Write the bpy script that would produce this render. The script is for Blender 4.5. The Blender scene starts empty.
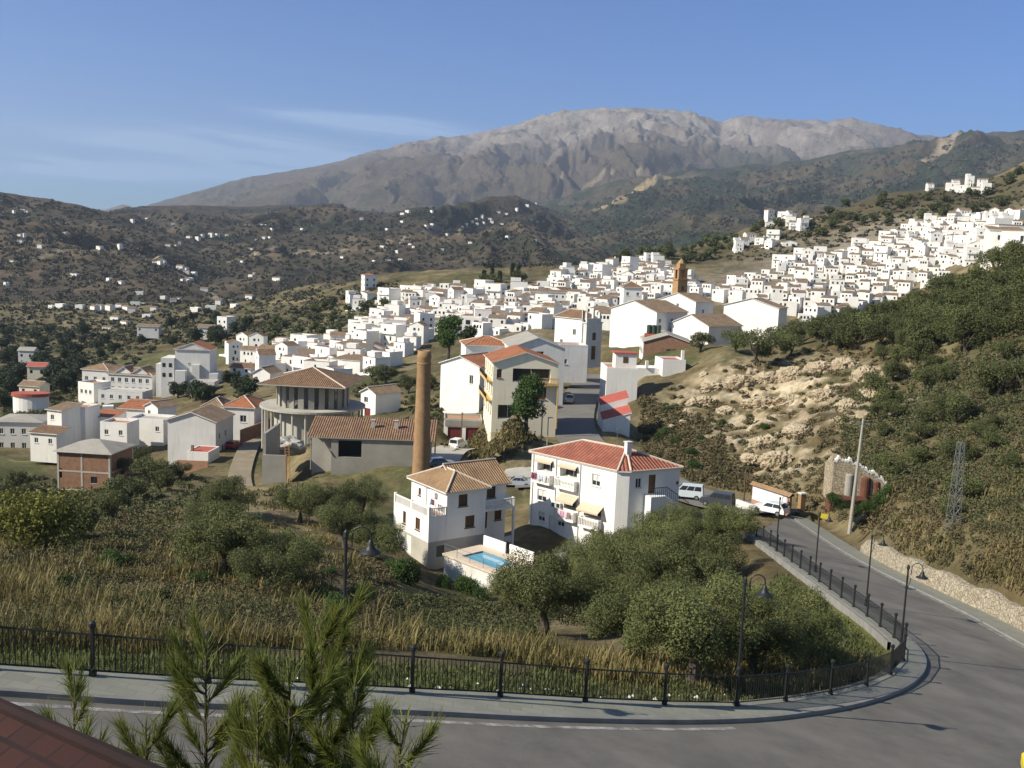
import bpy, bmesh, math, random
import numpy as np
from mathutils import Vector, Matrix

# ------------------------------------------------------------------ camera, world, sun, exposure
SC = bpy.context.scene
COL = SC.collection
F, PITCH, ROLL = 1000.0, 7.5, 2.3
_a, _b = math.radians(90 - PITCH), math.radians(ROLL)
CAM = Matrix.Rotation(_a, 3, 'X') @ Matrix.Rotation(_b, 3, 'Z')
cam = bpy.data.cameras.new('camera'); cam.sensor_width = 36; cam.lens = 36 * F / 1024
cam.clip_start = 0.2; cam.clip_end = 60000
camo = bpy.data.objects.new('camera', cam); COL.objects.link(camo)
camo.matrix_world = CAM.to_4x4(); SC.camera = camo

SUN_EL = 36.0
SUN_DIR = Vector((-1.0, -0.38, 0)).normalized()          # towards the sun, on the ground
sun = bpy.data.lights.new('sun', 'SUN'); sun.energy = 4.9; sun.angle = math.radians(0.5); sun.color = (1, 0.92, 0.76)
suno = bpy.data.objects.new('sun', sun); COL.objects.link(suno)
_to = Vector((SUN_DIR.x * math.cos(math.radians(SUN_EL)), SUN_DIR.y * math.cos(math.radians(SUN_EL)), math.sin(math.radians(SUN_EL))))
suno.rotation_euler = _to.to_track_quat('Z', 'Y').to_euler()
SC.view_settings.view_transform = 'Standard'; SC.view_settings.look = 'None'
SC.view_settings.exposure = 0.5; SC.view_settings.gamma = 1.0
SC.view_settings.use_curve_mapping = False
SC.cycles.max_bounces = 5; SC.cycles.diffuse_bounces = 3; SC.cycles.glossy_bounces = 2
SC.cycles.transmission_bounces = 3; SC.cycles.transparent_max_bounces = 6; SC.cycles.volume_bounces = 0
SC.cycles.use_denoising = True
SC.cycles.sample_clamp_indirect = 4.0

W = bpy.data.worlds.new('World'); SC.world = W; W.use_nodes = True
nt = W.node_tree; nt.nodes.clear()
def N(t, typ, **kw):
    n = t.nodes.new(typ)
    for k, v in kw.items():
        if k[0] == '_': setattr(n, k[1:], v)
        else: n.inputs[k.replace('__', ' ')].default_value = v
    return n
def K(t, a, ao, b, bi): t.links.new(a.outputs[ao], b.inputs[bi])
sky = N(nt, 'ShaderNodeTexSky', _sky_type='NISHITA', _sun_disc=False)
sky.sun_elevation = math.radians(SUN_EL)
sky.sun_rotation = math.atan2(SUN_DIR.x, SUN_DIR.y)
sky.altitude = 600; sky.air_density = 1.0; sky.dust_density = 0.15; sky.ozone_density = 4.0
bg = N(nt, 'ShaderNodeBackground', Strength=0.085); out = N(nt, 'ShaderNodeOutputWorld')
# thin cirrus: streaky noise inside a few soft direction windows
tc = N(nt, 'ShaderNodeTexCoord'); sep = N(nt, 'ShaderNodeSeparateXYZ'); K(nt, tc, 'Generated', sep, 0)
def M2(op, a, b):
    n = N(nt, 'ShaderNodeMath', _operation=op)
    for i, q in enumerate((a, b)):
        if isinstance(q, (int, float)): n.inputs[i].default_value = q
        elif q is not None: nt.links.new(q, n.inputs[i])
    return n.outputs[0]
X, Y_, Z_ = sep.outputs[0], sep.outputs[1], sep.outputs[2]
ysafe = M2('MAXIMUM', Y_, 0.05)
U_, V_ = M2('DIVIDE', X, ysafe), M2('DIVIDE', Z_, ysafe)
comb = N(nt, 'ShaderNodeCombineXYZ')
vt = M2('ADD', V_, M2('MULTIPLY', U_, 0.10))
nt.links.new(M2('MULTIPLY', U_, 5.0), comb.inputs[0]); nt.links.new(M2('MULTIPLY', vt, 60.0), comb.inputs[1])
noi = N(nt, 'ShaderNodeTexNoise', Scale=1.0, Detail=5.0, Roughness=0.6, Distortion=0.6); K(nt, comb, 0, noi, 'Vector')
def window(u0, v0, su, sv, slope):
    du = M2('DIVIDE', M2('SUBTRACT', U_, u0), su)
    dv = M2('DIVIDE', M2('SUBTRACT', M2('SUBTRACT', V_, v0), M2('MULTIPLY', M2('SUBTRACT', U_, u0), slope)), sv)
    e = M2('ADD', M2('POWER', M2('ABSOLUTE', du, None), 2.0), M2('POWER', M2('ABSOLUTE', dv, None), 2.0))
    return M2('POWER', 2.718, M2('MULTIPLY', e, -1.0))
ws = None
for a in ((-0.30, 0.088, 0.16, 0.010, -0.06), (-0.31, 0.066, 0.15, 0.008, -0.03), (-0.14, 0.118, 0.09, 0.008, -0.08), (-0.22, 0.095, 0.10, 0.007, -0.12), (-0.42, 0.062, 0.08, 0.006, -0.02)):
    w_ = window(*a); ws = w_ if ws is None else M2('ADD', ws, w_)
cl = M2('MULTIPLY', M2('MULTIPLY', M2('MAXIMUM', M2('SUBTRACT', noi.outputs['Fac'], 0.33), 0.0), 6.0), ws)
mx = N(nt, 'ShaderNodeMixRGB', _blend_type='MIX', Color2=(8.0, 7.6, 7.6, 1))
nt.links.new(M2('MINIMUM', cl, 0.7), mx.inputs[0]); K(nt, sky, 0, mx, 1)
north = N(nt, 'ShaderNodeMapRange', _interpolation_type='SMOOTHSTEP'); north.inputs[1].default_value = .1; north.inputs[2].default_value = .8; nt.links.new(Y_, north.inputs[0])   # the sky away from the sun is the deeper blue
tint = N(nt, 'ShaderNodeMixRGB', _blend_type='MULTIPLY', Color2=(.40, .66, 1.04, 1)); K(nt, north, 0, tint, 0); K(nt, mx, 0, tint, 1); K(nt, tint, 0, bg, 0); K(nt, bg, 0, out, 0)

# ------------------------------------------------------------------ helpers
rng = np.random.default_rng(7); random.seed(7)
PI = math.pi
def ray(px, py):
    w = CAM @ Vector(((px - 512) / F, (384 - py) / F, -1.0)); return w / w.y
def P(px, py, d): return ray(px, py) * d
def Pz(px, py, z):
    r = ray(px, py); return r * (z / r.z)
def tag(o, label=None, cat=None, group=None, kind=None):
    if label: o['label'] = label
    if cat: o['category'] = cat
    if group: o['group'] = group
    if kind: o['kind'] = kind
    return o
def empty(name, loc, rz=0.0, label=None, cat=None, group=None):
    o = bpy.data.objects.new(name, None); COL.objects.link(o)
    o.location = loc; o.rotation_euler = (0, 0, rz); o.empty_display_size = 0.2
    return tag(o, label, cat, group)
KIDS = {}
def link(o, parent):
    COL.objects.link(o)
    if parent is not None:
        o.parent = parent; KIDS.setdefault(parent.name, []).append(o)
    return o
def copy_tree(o, parent=None):
    c = o.copy(); link(c, parent)
    for ch in list(KIDS.get(o.name, [])): copy_tree(ch, c)
    return c
class MB:
    def __init__(s): s.v = []; s.f = []; s.m = []; s.uv = []; s.smooth = False
    def poly(s, pts, m=0, uv=None):
        i = len(s.v); s.v += [tuple(p) for p in pts]; s.f.append(tuple(range(i, i + len(pts)))); s.m.append(m)
        if uv is None:
            a, b = Vector(pts[0]), Vector(pts[1]); ex = (b - a)
            ex = ex.normalized() if ex.length > 1e-6 else Vector((1, 0, 0))
            n = ex.cross(Vector(pts[-1]) - a); ey = n.cross(ex); ey = ey.normalized() if ey.length > 1e-9 else Vector((0, 0, 1))
            uv = [((Vector(p) - a).dot(ex), (Vector(p) - a).dot(ey)) for p in pts]
        s.uv.append(uv)
    def box(s, x0, x1, y0, y1, z0, z1, m=0):
        p = [(x0, y0, z0), (x1, y0, z0), (x1, y1, z0), (x0, y1, z0), (x0, y0, z1), (x1, y0, z1), (x1, y1, z1), (x0, y1, z1)]
        for q in ((0, 1, 5, 4), (1, 2, 6, 5), (2, 3, 7, 6), (3, 0, 4, 7), (4, 5, 6, 7), (3, 2, 1, 0)): s.poly([p[i] for i in q], m)
    def obox(s, c, ax, ay, hx, hy, z0, z1, m=0):
        c = Vector(c); ax = Vector(ax).normalized() * hx; ay = Vector(ay).normalized() * hy
        b = [c - ax - ay, c + ax - ay, c + ax + ay, c - ax + ay]
        s.prism([(q.x, q.y) for q in b], z0, z1, m)
    def prism(s, xy, z0, z1, m=0, mt=None):
        n = len(xy)
        for i in range(n):
            a, b = xy[i], xy[(i + 1) % n]
            s.poly([(a[0], a[1], z0), (b[0], b[1], z0), (b[0], b[1], z1), (a[0], a[1], z1)], m)
        s.poly([(p[0], p[1], z1) for p in xy], m if mt is None else mt)
        s.poly([(p[0], p[1], z0) for p in reversed(xy)], m)
    def tube(s, pts, rad, n=6, m=0, cap=True):
        pts = [Vector(p) for p in pts]
        if isinstance(rad, (int, float)): rad = [rad] * len(pts)
        i0 = len(s.v); ref = Vector((0.31, 0.17, 0.93))
        for k, p in enumerate(pts):
            t = (pts[min(k + 1, len(pts) - 1)] - pts[max(k - 1, 0)]).normalized()
            r_ = ref if abs(t.dot(ref)) < .95 else Vector((1, 0, 0))
            e1 = t.cross(r_).normalized(); e2 = t.cross(e1)
            for j in range(n):
                a = 2 * PI * j / n; s.v.append(tuple(p + (e1 * math.cos(a) + e2 * math.sin(a)) * rad[k]))
        for k in range(len(pts) - 1):
            for j in range(n):
                a, b = i0 + k * n + j, i0 + k * n + (j + 1) % n
                s.f.append((a, b, b + n, a + n)); s.m.append(m); s.uv.append([(0, 0)] * 4)
        if cap:
            s.f.append(tuple(i0 + (len(pts) - 1) * n + j for j in range(n))); s.m.append(m); s.uv.append([(0, 0)] * n)
            s.f.append(tuple(i0 + j for j in reversed(range(n)))); s.m.append(m); s.uv.append([(0, 0)] * n)
    def lathe(s, prof, c=(0, 0, 0), n=16, m=0):
        i0 = len(s.v)
        for r, z in prof:
            for j in range(n):
                a = 2 * PI * j / n; s.v.append((c[0] + r * math.cos(a), c[1] + r * math.sin(a), c[2] + z))
        for k in range(len(prof) - 1):
            for j in range(n):
                a, b = i0 + k * n + j, i0 + k * n + (j + 1) % n
                s.f.append((a, b, b + n, a + n)); s.m.append(m)
                u = prof[k][1]; s.uv.append([(j / n * 6, u), ((j + 1) / n * 6, u), ((j + 1) / n * 6, prof[k + 1][1]), (j / n * 6, prof[k + 1][1])])
    def build(s, name, mats, parent=None, loc=None, smooth=False):
        me = bpy.data.meshes.new(name); me.from_pydata(s.v, [], s.f)
        if not isinstance(mats, (list, tuple)): mats = [mats]
        for q in mats: me.materials.append(q)
        me.polygons.foreach_set('material_index', s.m)
        if smooth: me.polygons.foreach_set('use_smooth', [True] * len(s.f))
        ul = me.uv_layers.new(name='UVMap')
        flat = [c for u in s.uv for p in u for c in p]
        ul.data.foreach_set('uv', flat)
        me.update()
        o = bpy.data.objects.new(name, me); link(o, parent)
        if loc is not None: o.location = loc
        return o
def np_mesh(name, V, Fc, mat, smooth=False, attr=None):
    me = bpy.data.meshes.new(name); n, k = Fc.shape
    me.vertices.add(len(V)); me.vertices.foreach_set('co', np.ascontiguousarray(V, dtype=np.float32).ravel())
    me.loops.add(n * k); me.loops.foreach_set('vertex_index', np.ascontiguousarray(Fc, dtype=np.int32).ravel())
    me.polygons.add(n); me.polygons.foreach_set('loop_start', np.arange(0, n * k, k, dtype=np.int32))
    if smooth: me.polygons.foreach_set('use_smooth', np.ones(n, dtype=bool))
    for q in (mat if isinstance(mat, (list, tuple)) else [mat]): me.materials.append(q)
    if attr is not None:
        a = me.color_attributes.new('Col', 'FLOAT_COLOR', 'POINT')
        c = np.ones((len(V), 4), dtype=np.float32); c[:, :attr.shape[1]] = attr; a.data.foreach_set('color', c.ravel())
    me.update(calc_edges=True)
    return me
def np_obj(name, V, Fc, mat, parent=None, **kw):
    o = bpy.data.objects.new(name, np_mesh(name, V, Fc, mat, **kw)); return link(o, parent)

# ------------------------------------------------------------------ noise
_perm = np.random.default_rng(3).permutation(4096)
_grad = np.random.default_rng(4).normal(size=(4096, 2)); _grad /= np.linalg.norm(_grad, axis=1)[:, None]
def pnoise(x, y, s=0):
    x = np.asarray(x, float); y = np.asarray(y, float)
    xi = np.floor(x).astype(int); yi = np.floor(y).astype(int); xf = x - xi; yf = y - yi
    def g(ix, iy, fx, fy):
        h = _perm[(_perm[(ix + 57 * s) & 4095] + iy) & 4095]; q = _grad[h]; return q[..., 0] * fx + q[..., 1] * fy
    u = xf * xf * xf * (xf * (xf * 6 - 15) + 10); v = yf * yf * yf * (yf * (yf * 6 - 15) + 10)
    a = g(xi, yi, xf, yf); b = g(xi + 1, yi, xf - 1, yf); c = g(xi, yi + 1, xf, yf - 1); d = g(xi + 1, yi + 1, xf - 1, yf - 1)
    return ((a * (1 - u) + b * u) * (1 - v) + (c * (1 - u) + d * u) * v) * 1.5
def fbm(x, y, o=4, s=0, gain=.5):
    r = 0; a = 1.0; f = 1.0
    for k in range(o): r = r + a * pnoise(x * f, y * f, s + k); a *= gain; f *= 2.03
    return r
def ridged(x, y, o=4, s=0, gain=.55):
    r = 0; a = 1.0; f = 1.0; t = 0
    for k in range(o): r = r + a * (1 - 2 * np.abs(pnoise(x * f, y * f, s + k))); t += a; a *= gain; f *= 2.03
    return r / t
def sstep(a, b, x):
    t = np.clip((x - a) / (b - a), 0, 1); return t * t * (3 - 2 * t)

# ------------------------------------------------------------------ materials
def new_mat(name):
    m = bpy.data.materials.new(name); m.use_nodes = True; m.node_tree.nodes.clear(); return m, m.node_tree
def mix_rgb(t, fac, a, b, blend='MIX'):
    n = N(t, 'ShaderNodeMixRGB', _blend_type=blend)
    for i, q in enumerate((fac, a, b)):
        if isinstance(q, (int, float)): n.inputs[i].default_value = q
        elif isinstance(q, tuple): n.inputs[i].default_value = (*q, 1) if len(q) == 3 else q
        else: t.links.new(q, n.inputs[i])
    return n.outputs[0]
def ramp(t, sock, a, b):
    n = N(t, 'ShaderNodeMapRange', _clamp=True); n.inputs[1].default_value = a; n.inputs[2].default_value = b
    t.links.new(sock, n.inputs[0]); return n.outputs[0]
def noise(t, vec, scale, detail=4, rough=.6):
    n = N(t, 'ShaderNodeTexNoise', Scale=scale, Detail=detail, Roughness=rough)
    if vec is not None: t.links.new(vec, n.inputs['Vector'])
    return n.outputs['Fac']
def finish(t, colsock, rough=.85, bump=None, bstr=.3, bdist=.02, trans=None, metal=0, spec=.3):
    p = N(t, 'ShaderNodeBsdfPrincipled', Roughness=rough, Metallic=metal)
    p.inputs['Specular IOR Level'].default_value = spec
    if isinstance(colsock, tuple): p.inputs['Base Color'].default_value = (*colsock, 1)
    else: t.links.new(colsock, p.inputs['Base Color'])
    if bump is not None:
        b = N(t, 'ShaderNodeBump', Strength=bstr, Distance=bdist); t.links.new(bump, b.inputs['Height']); K(t, b, 0, p, 'Normal')
    o = N(t, 'ShaderNodeOutputMaterial')
    if trans:
        tr = N(t, 'ShaderNodeBsdfTranslucent')
        if isinstance(colsock, tuple): tr.inputs[0].default_value = (*colsock, 1)
        else: t.links.new(colsock, tr.inputs[0])
        ms = N(t, 'ShaderNodeMixShader', Fac=trans); K(t, p, 0, ms, 1); K(t, tr, 0, ms, 2); K(t, ms, 0, o, 0)
    else: K(t, p, 0, o, 0)
def pmat(name, c1, c2=None, scale=1.5, rough=.85, bstr=.15, lo=.35, hi=.7, rnd=0.0, spec=.3, metal=0, fine=None):
    m, t = new_mat(name); tc = N(t, 'ShaderNodeTexCoord'); v = tc.outputs['Object']
    c2 = c2 or tuple(x * .8 for x in c1)
    n1 = noise(t, v, scale, 6, .65)
    c = mix_rgb(t, ramp(t, n1, lo, hi), c1, c2)
    if rnd:
        oi = N(t, 'ShaderNodeObjectInfo'); h = N(t, 'ShaderNodeMapRange'); h.inputs[3].default_value = 1 - rnd; h.inputs[4].default_value = 1 + rnd
        K(t, oi, 'Random', h, 0)
        cc = N(t, 'ShaderNodeCombineColor')
        for i in range(3): K(t, h, 0, cc, i)
        c = mix_rgb(t, 1.0, c, cc.outputs[0], 'MULTIPLY')
    n2 = noise(t, v, fine or scale * 8, 3)
    finish(t, c, rough, n2, bstr, .03, metal=metal, spec=spec); return m
def leafmat(name, c1, c2, rnd=.18, trans=.25, scale=.8):
    m, t = new_mat(name); tc = N(t, 'ShaderNodeTexCoord')
    n1 = noise(t, tc.outputs['Object'], scale, 3)
    c = mix_rgb(t, ramp(t, n1, .35, .65), c1, c2)
    oi = N(t, 'ShaderNodeObjectInfo'); h = N(t, 'ShaderNodeMapRange'); h.inputs[3].default_value = 1 - rnd; h.inputs[4].default_value = 1 + rnd
    K(t, oi, 'Random', h, 0); cc = N(t, 'ShaderNodeCombineColor')
    for i in range(3): K(t, h, 0, cc, i)
    c = mix_rgb(t, 1.0, c, cc.outputs[0], 'MULTIPLY')
    finish(t, c, .65, trans=trans, spec=.25); return m
def tilemat(name, c1, c2, period=.30, course=.42):
    """pantile roof: ribs run up the slope (uv.y), courses across it"""
    m, t = new_mat(name); uv = N(t, 'ShaderNodeUVMap'); sp = N(t, 'ShaderNodeSeparateXYZ'); K(t, uv, 0, sp, 0)
    def mm(op, a, b=None):
        n = N(t, 'ShaderNodeMath', _operation=op)
        for i, q in enumerate((a, b)):
            if isinstance(q, (int, float)): n.inputs[i].default_value = q
            elif q is not None: t.links.new(q, n.inputs[i])
        return n.outputs[0]
    rib = mm('ABSOLUTE', mm('SINE', mm('MULTIPLY', sp.outputs[0], PI / period)))
    crs = mm('FRACT', mm('DIVIDE', sp.outputs[1], course))
    cell = N(t, 'ShaderNodeCombineXYZ'); t.links.new(mm('FLOOR', mm('DIVIDE', sp.outputs[0], period)), cell.inputs[0]); t.links.new(mm('FLOOR', mm('DIVIDE', sp.outputs[1], course)), cell.inputs[1])
    wn = N(t, 'ShaderNodeTexWhiteNoise'); K(t, cell, 0, wn, 0)
    tc = N(t, 'ShaderNodeTexCoord'); n1 = noise(t, tc.outputs['Object'], .5, 5)
    c = mix_rgb(t, wn.outputs[0], c1, c2)
    c = mix_rgb(t, ramp(t, n1, .45, .75), c, tuple(x * .55 for x in c1))
    hgt = mm('ADD', rib, mm('MULTIPLY', crs, -.35))
    finish(t, c, .85, hgt, 1.0, .12); return m
def brickmat(name, c1, c2, mort, bw=.25, bh=.09):
    m, t = new_mat(name); uv = N(t, 'ShaderNodeUVMap')
    b = N(t, 'ShaderNodeTexBrick', Scale=1.0); b.inputs['Color1'].default_value = (*c1, 1); b.inputs['Color2'].default_value = (*c2, 1); b.inputs['Mortar'].default_value = (*mort, 1)
    b.inputs['Brick Width'].default_value = bw; b.inputs['Row Height'].default_value = bh; b.inputs['Mortar Size'].default_value = .012; K(t, uv, 0, b, 'Vector')
    tc = N(t, 'ShaderNodeTexCoord'); n1 = noise(t, tc.outputs['Object'], 1.2, 5)
    c = mix_rgb(t, ramp(t, n1, .4, .8), b.outputs[0], tuple(x * .6 for x in c1)); finish(t, c, .9, b.outputs[1], -.3, .02); return m
def stonemat(name, c1, c2, mort, scale=2.5):
    m, t = new_mat(name); tc = N(t, 'ShaderNodeTexCoord'); v = tc.outputs['Object']
    vo = N(t, 'ShaderNodeTexVoronoi', Scale=scale, _feature='F1'); t.links.new(v, vo.inputs['Vector'])
    ve = N(t, 'ShaderNodeTexVoronoi', Scale=scale, _feature='DISTANCE_TO_EDGE'); t.links.new(v, ve.inputs['Vector'])
    sp = N(t, 'ShaderNodeSeparateColor'); K(t, vo, 'Color', sp, 0)
    c = mix_rgb(t, sp.outputs[0], c1, c2); e = ramp(t, ve.outputs['Distance'], .0, .07)
    c = mix_rgb(t, e, mort, c); finish(t, c, .9, e, .7, .06); return m

MT = {}
def whitewash(name, c1, c2, c3, amt):
    m, t = new_mat(name); tc = N(t, 'ShaderNodeTexCoord'); v = tc.outputs['Object']; mp = N(t, 'ShaderNodeMapping'); mp.inputs['Scale'].default_value = (1.6, 1.6, .14); t.links.new(v, mp.inputs[0])
    n1 = noise(t, v, .35, 6, .65); n2 = noise(t, mp.outputs[0], 1.0, 5, .7); n3 = noise(t, v, 2.2, 4)
    c = mix_rgb(t, ramp(t, n1, .4, .8), c1, c2); f = N(t, 'ShaderNodeMath', _operation='MULTIPLY'); t.links.new(ramp(t, n2, .52, .8), f.inputs[0]); f.inputs[1].default_value = amt
    c = mix_rgb(t, f.outputs[0], c, c3); oi = N(t, 'ShaderNodeObjectInfo'); h = N(t, 'ShaderNodeMapRange'); h.inputs[3].default_value = .93; h.inputs[4].default_value = 1.04; K(t, oi, 'Random', h, 0); cc = N(t, 'ShaderNodeCombineColor')
    for i in range(3): K(t, h, 0, cc, i)
    finish(t, mix_rgb(t, 1.0, c, cc.outputs[0], 'MULTIPLY'), .9, n3, .12, .04); return m
MT['white'] = whitewash('whitewash', (.83, .81, .77), (.74, .72, .67), (.52, .48, .42), .5)
MT['white_old'] = pmat('old_whitewash', (.72, .71, .69), (.50, .48, .44), .5, rnd=.05)
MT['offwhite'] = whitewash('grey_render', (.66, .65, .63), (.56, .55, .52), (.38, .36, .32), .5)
MT['cream'] = whitewash('cream_render', (.80, .73, .58), (.72, .65, .50), (.5, .43, .32), .5)
MT['ochre'] = pmat('ochre_render', (.62, .42, .16), (.5, .33, .12), .6)
MT['concrete'] = pmat('raw_concrete', (.33, .31, .27), (.23, .22, .19), .25, fine=6)
MT['concrete_lt'] = pmat('pale_concrete', (.46, .44, .39), (.34, .32, .28), .3)
MT['glass'] = pmat('dark_glass', (.03, .035, .04), (.02, .022, .025), 2, rough=.15, bstr=0, spec=.5)
MT['shade'] = pmat('window_shutter_brown', (.11, .065, .035), (.08, .045, .025), 3, rough=.6)
MT['blind'] = pmat('pale_roller_blind', (.68, .67, .64), (.6, .59, .56), 3, rough=.7)
MT['frame'] = pmat('white_joinery', (.75, .75, .73), None, 3, rough=.5)
MT['wood'] = pmat('brown_joinery', (.16, .09, .045), (.1, .055, .03), 4, rough=.6)
MT['stonetrim'] = pmat('pale_trim', (.62, .52, .42), (.5, .42, .34), 3)
MT['red_door'] = pmat('red_metal_door', (.17, .035, .035), (.12, .025, .025), 2, rough=.6)
MT['tile_brown'] = tilemat('brown_pantile', (.27, .165, .095), (.17, .10, .06), .34, .5)
MT['tile_tan'] = tilemat('tan_pantile', (.40, .26, .15), (.31, .19, .10))
MT['tile_red'] = tilemat('red_pantile', (.36, .13, .085), (.29, .10, .065), .42, .4)
MT['tile_orange'] = tilemat('orange_pantile', (.46, .19, .09), (.37, .14, .07))
MT['tile_old'] = tilemat('weathered_pantile', (.34, .24, .15), (.22, .15, .10), .32)
MT['tile_dark'] = brickmat('dark_red_scale_tile', (.040, .011, .008), (.020, .006, .005), (.005, .0025, .0025), .24, .17)
MT['roofgrey'] = pmat('grey_roof_sheet', (.36, .34, .30), (.27, .25, .22), .4)
MT['terracotta'] = pmat('terracotta_floor', (.42, .24, .15), (.34, .19, .12), .8)
MT['redpaint'] = pmat('red_roof_paint', (.42, .11, .08), (.33, .085, .065), .5)
MT['brick'] = brickmat('orange_brick', (.30, .15, .085), (.24, .115, .065), (.28, .22, .17))
MT['brick_old'] = brickmat('tan_chimney_brick', (.37, .225, .115), (.30, .175, .085), (.28, .19, .11))
MT['brick_tower'] = brickmat('tower_brick', (.42, .24, .11), (.36, .2, .09), (.4, .28, .16))
MT['asphalt'] = pmat('asphalt', (.18, .168, .146), (.112, .105, .094), .3, rough=.9, lo=.36, hi=.64, fine=30, bstr=.3)
MT['streetc'] = pmat('worn_street', (.19, .18, .165), (.13, .125, .115), .15, rough=.9, fine=20)
MT['line'] = pmat('worn_white_line', (.42, .41, .38), (.16, .155, .145), 2.2, lo=.36, hi=.6)
MT['kerb'] = pmat('kerb_stone', (.25, .245, .23), (.17, .165, .155), 1.2)
MT['iron'] = pmat('black_iron', (.018, .02, .02), (.012, .013, .013), 5, rough=.5, spec=.4)
MT['steel'] = pmat('galvanised_steel', (.27, .28, .27), (.20, .21, .20), 4, rough=.5, metal=.4)
MT['rust'] = pmat('rusty_steel', (.15, .06, .035), (.085, .035, .022), 1.5, rough=.85)
MT['postc'] = pmat('pole_concrete', (.36, .335, .28), (.28, .26, .22), 2)
MT['bark'] = pmat('bark', (.10, .08, .06), (.055, .045, .035), 5, bstr=.6)
MT['tyre'] = pmat('tyre_rubber', (.02, .02, .02), None, 4)
MT['cyanpaint'] = pmat('pool_tile', (.26, .50, .62), (.2, .42, .56), 2, rough=.4)
MT['stonewall'] = stonemat('limestone_wall', (.41, .365, .285), (.27, .23, .165), (.15, .12, .085), 3.2)
MT['ruin'] = stonemat('ruin_masonry', (.42, .35, .25), (.28, .23, .16), (.2, .165, .115), 3.0)
MT['rock'] = pmat('limestone_rock', (.46, .39, .28), (.26, .20, .125), .6, bstr=.8, fine=3)
def pave():
    m, t = new_mat('grey_pavers'); tc = N(t, 'ShaderNodeTexCoord'); v = tc.outputs['Object']
    b = N(t, 'ShaderNodeTexBrick', Scale=1.0); b.inputs['Color1'].default_value = (.26, .255, .205, 1); b.inputs['Color2'].default_value = (.16, .16, .135, 1); b.inputs['Mortar'].default_value = (.16, .165, .155, 1)
    b.inputs['Brick Width'].default_value = .62; b.inputs['Row Height'].default_value = .4; b.inputs['Mortar Size'].default_value = .01; b.inputs['Bias'].default_value = -.55; t.links.new(v, b.inputs['Vector'])
    n1 = noise(t, v, .9, 5); c = mix_rgb(t, ramp(t, n1, .4, .8), b.outputs[0], (.19, .2, .17)); finish(t, c, .85); return m
MT['pavers'] = pave()
def panelmat():
    m, t = new_mat('white_tile_panel'); uv = N(t, 'ShaderNodeUVMap')
    b = N(t, 'ShaderNodeTexBrick', Scale=1.0); b.inputs['Color1'].default_value = (.74, .74, .76, 1); b.inputs['Color2'].default_value = (.68, .69, .73, 1); b.inputs['Mortar'].default_value = (.42, .43, .5, 1)
    b.inputs['Brick Width'].default_value = .9; b.inputs['Row Height'].default_value = .45; b.inputs['Mortar Size'].default_value = .03; K(t, uv, 0, b, 'Vector'); finish(t, b.outputs[0], .4); return m
MT['panel'] = panelmat()
def watermat():
    m, t = new_mat('pool_water'); tc = N(t, 'ShaderNodeTexCoord'); n1 = noise(t, tc.outputs['Object'], 2.5, 3)
    finish(t, (.12, .36, .52), .06, n1, .15, .05, spec=.5); return m
MT['water'] = watermat()
def carpaint(name, c): MT[name] = pmat(name, c, tuple(x * .93 for x in c), 2, rough=.3, bstr=0, spec=.5)
carpaint('white_car_paint', (.72, .73, .74)); carpaint('paleblue_car_paint', (.55, .62, .66)); carpaint('dark_car_paint', (.05, .055, .065)); carpaint('silver_car_paint', (.42, .45, .50)); carpaint('red_car_paint', (.35, .03, .03)); carpaint('purple_car_paint', (.06, .045, .12)); carpaint('tan_car_paint', (.5, .48, .43)); carpaint('blue_car_paint', (.10, .16, .3))
MT['leaf_olive'] = leafmat('olive_leaf', (.145, .158, .056), (.08, .094, .031), trans=.2, rnd=.24)
MT['leaf_hill'] = leafmat('hill_olive_leaf', (.11, .122, .043), (.064, .076, .027), trans=.18, rnd=.26)
MT['leaf_dark'] = leafmat('dark_tree_leaf', (.045, .065, .028), (.028, .042, .018))
MT['leaf_green'] = leafmat('green_tree_leaf', (.06, .105, .025), (.038, .07, .016))
MT['leaf_yellow'] = leafmat('yellow_green_leaf', (.16, .16, .03), (.10, .11, .025))
MT['needle'] = leafmat('casuarina_needle', (.215, .235, .055), (.11, .135, .032), trans=.45, scale=2.5)
MT['scrubleaf'] = leafmat('scrub_leaf', (.135, .108, .055), (.075, .07, .033), scale=.25, trans=.15)
MT['scrubgreen'] = leafmat('green_scrub_leaf', (.115, .12, .05), (.062, .072, .028), scale=.2, trans=.15)
MT['drygrass'] = leafmat('dry_grass_blade', (.30, .24, .10), (.11, .105, .038), scale=.3, trans=.3)
MT['grassblade'] = leafmat('green_grass_blade', (.13, .155, .05), (.09, .105, .04), scale=.5, trans=.3)
MT['farscrub'] = leafmat('distant_scrub_leaf', (.058, .055, .034), (.038, .042, .025), scale=.02, trans=0)
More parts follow.
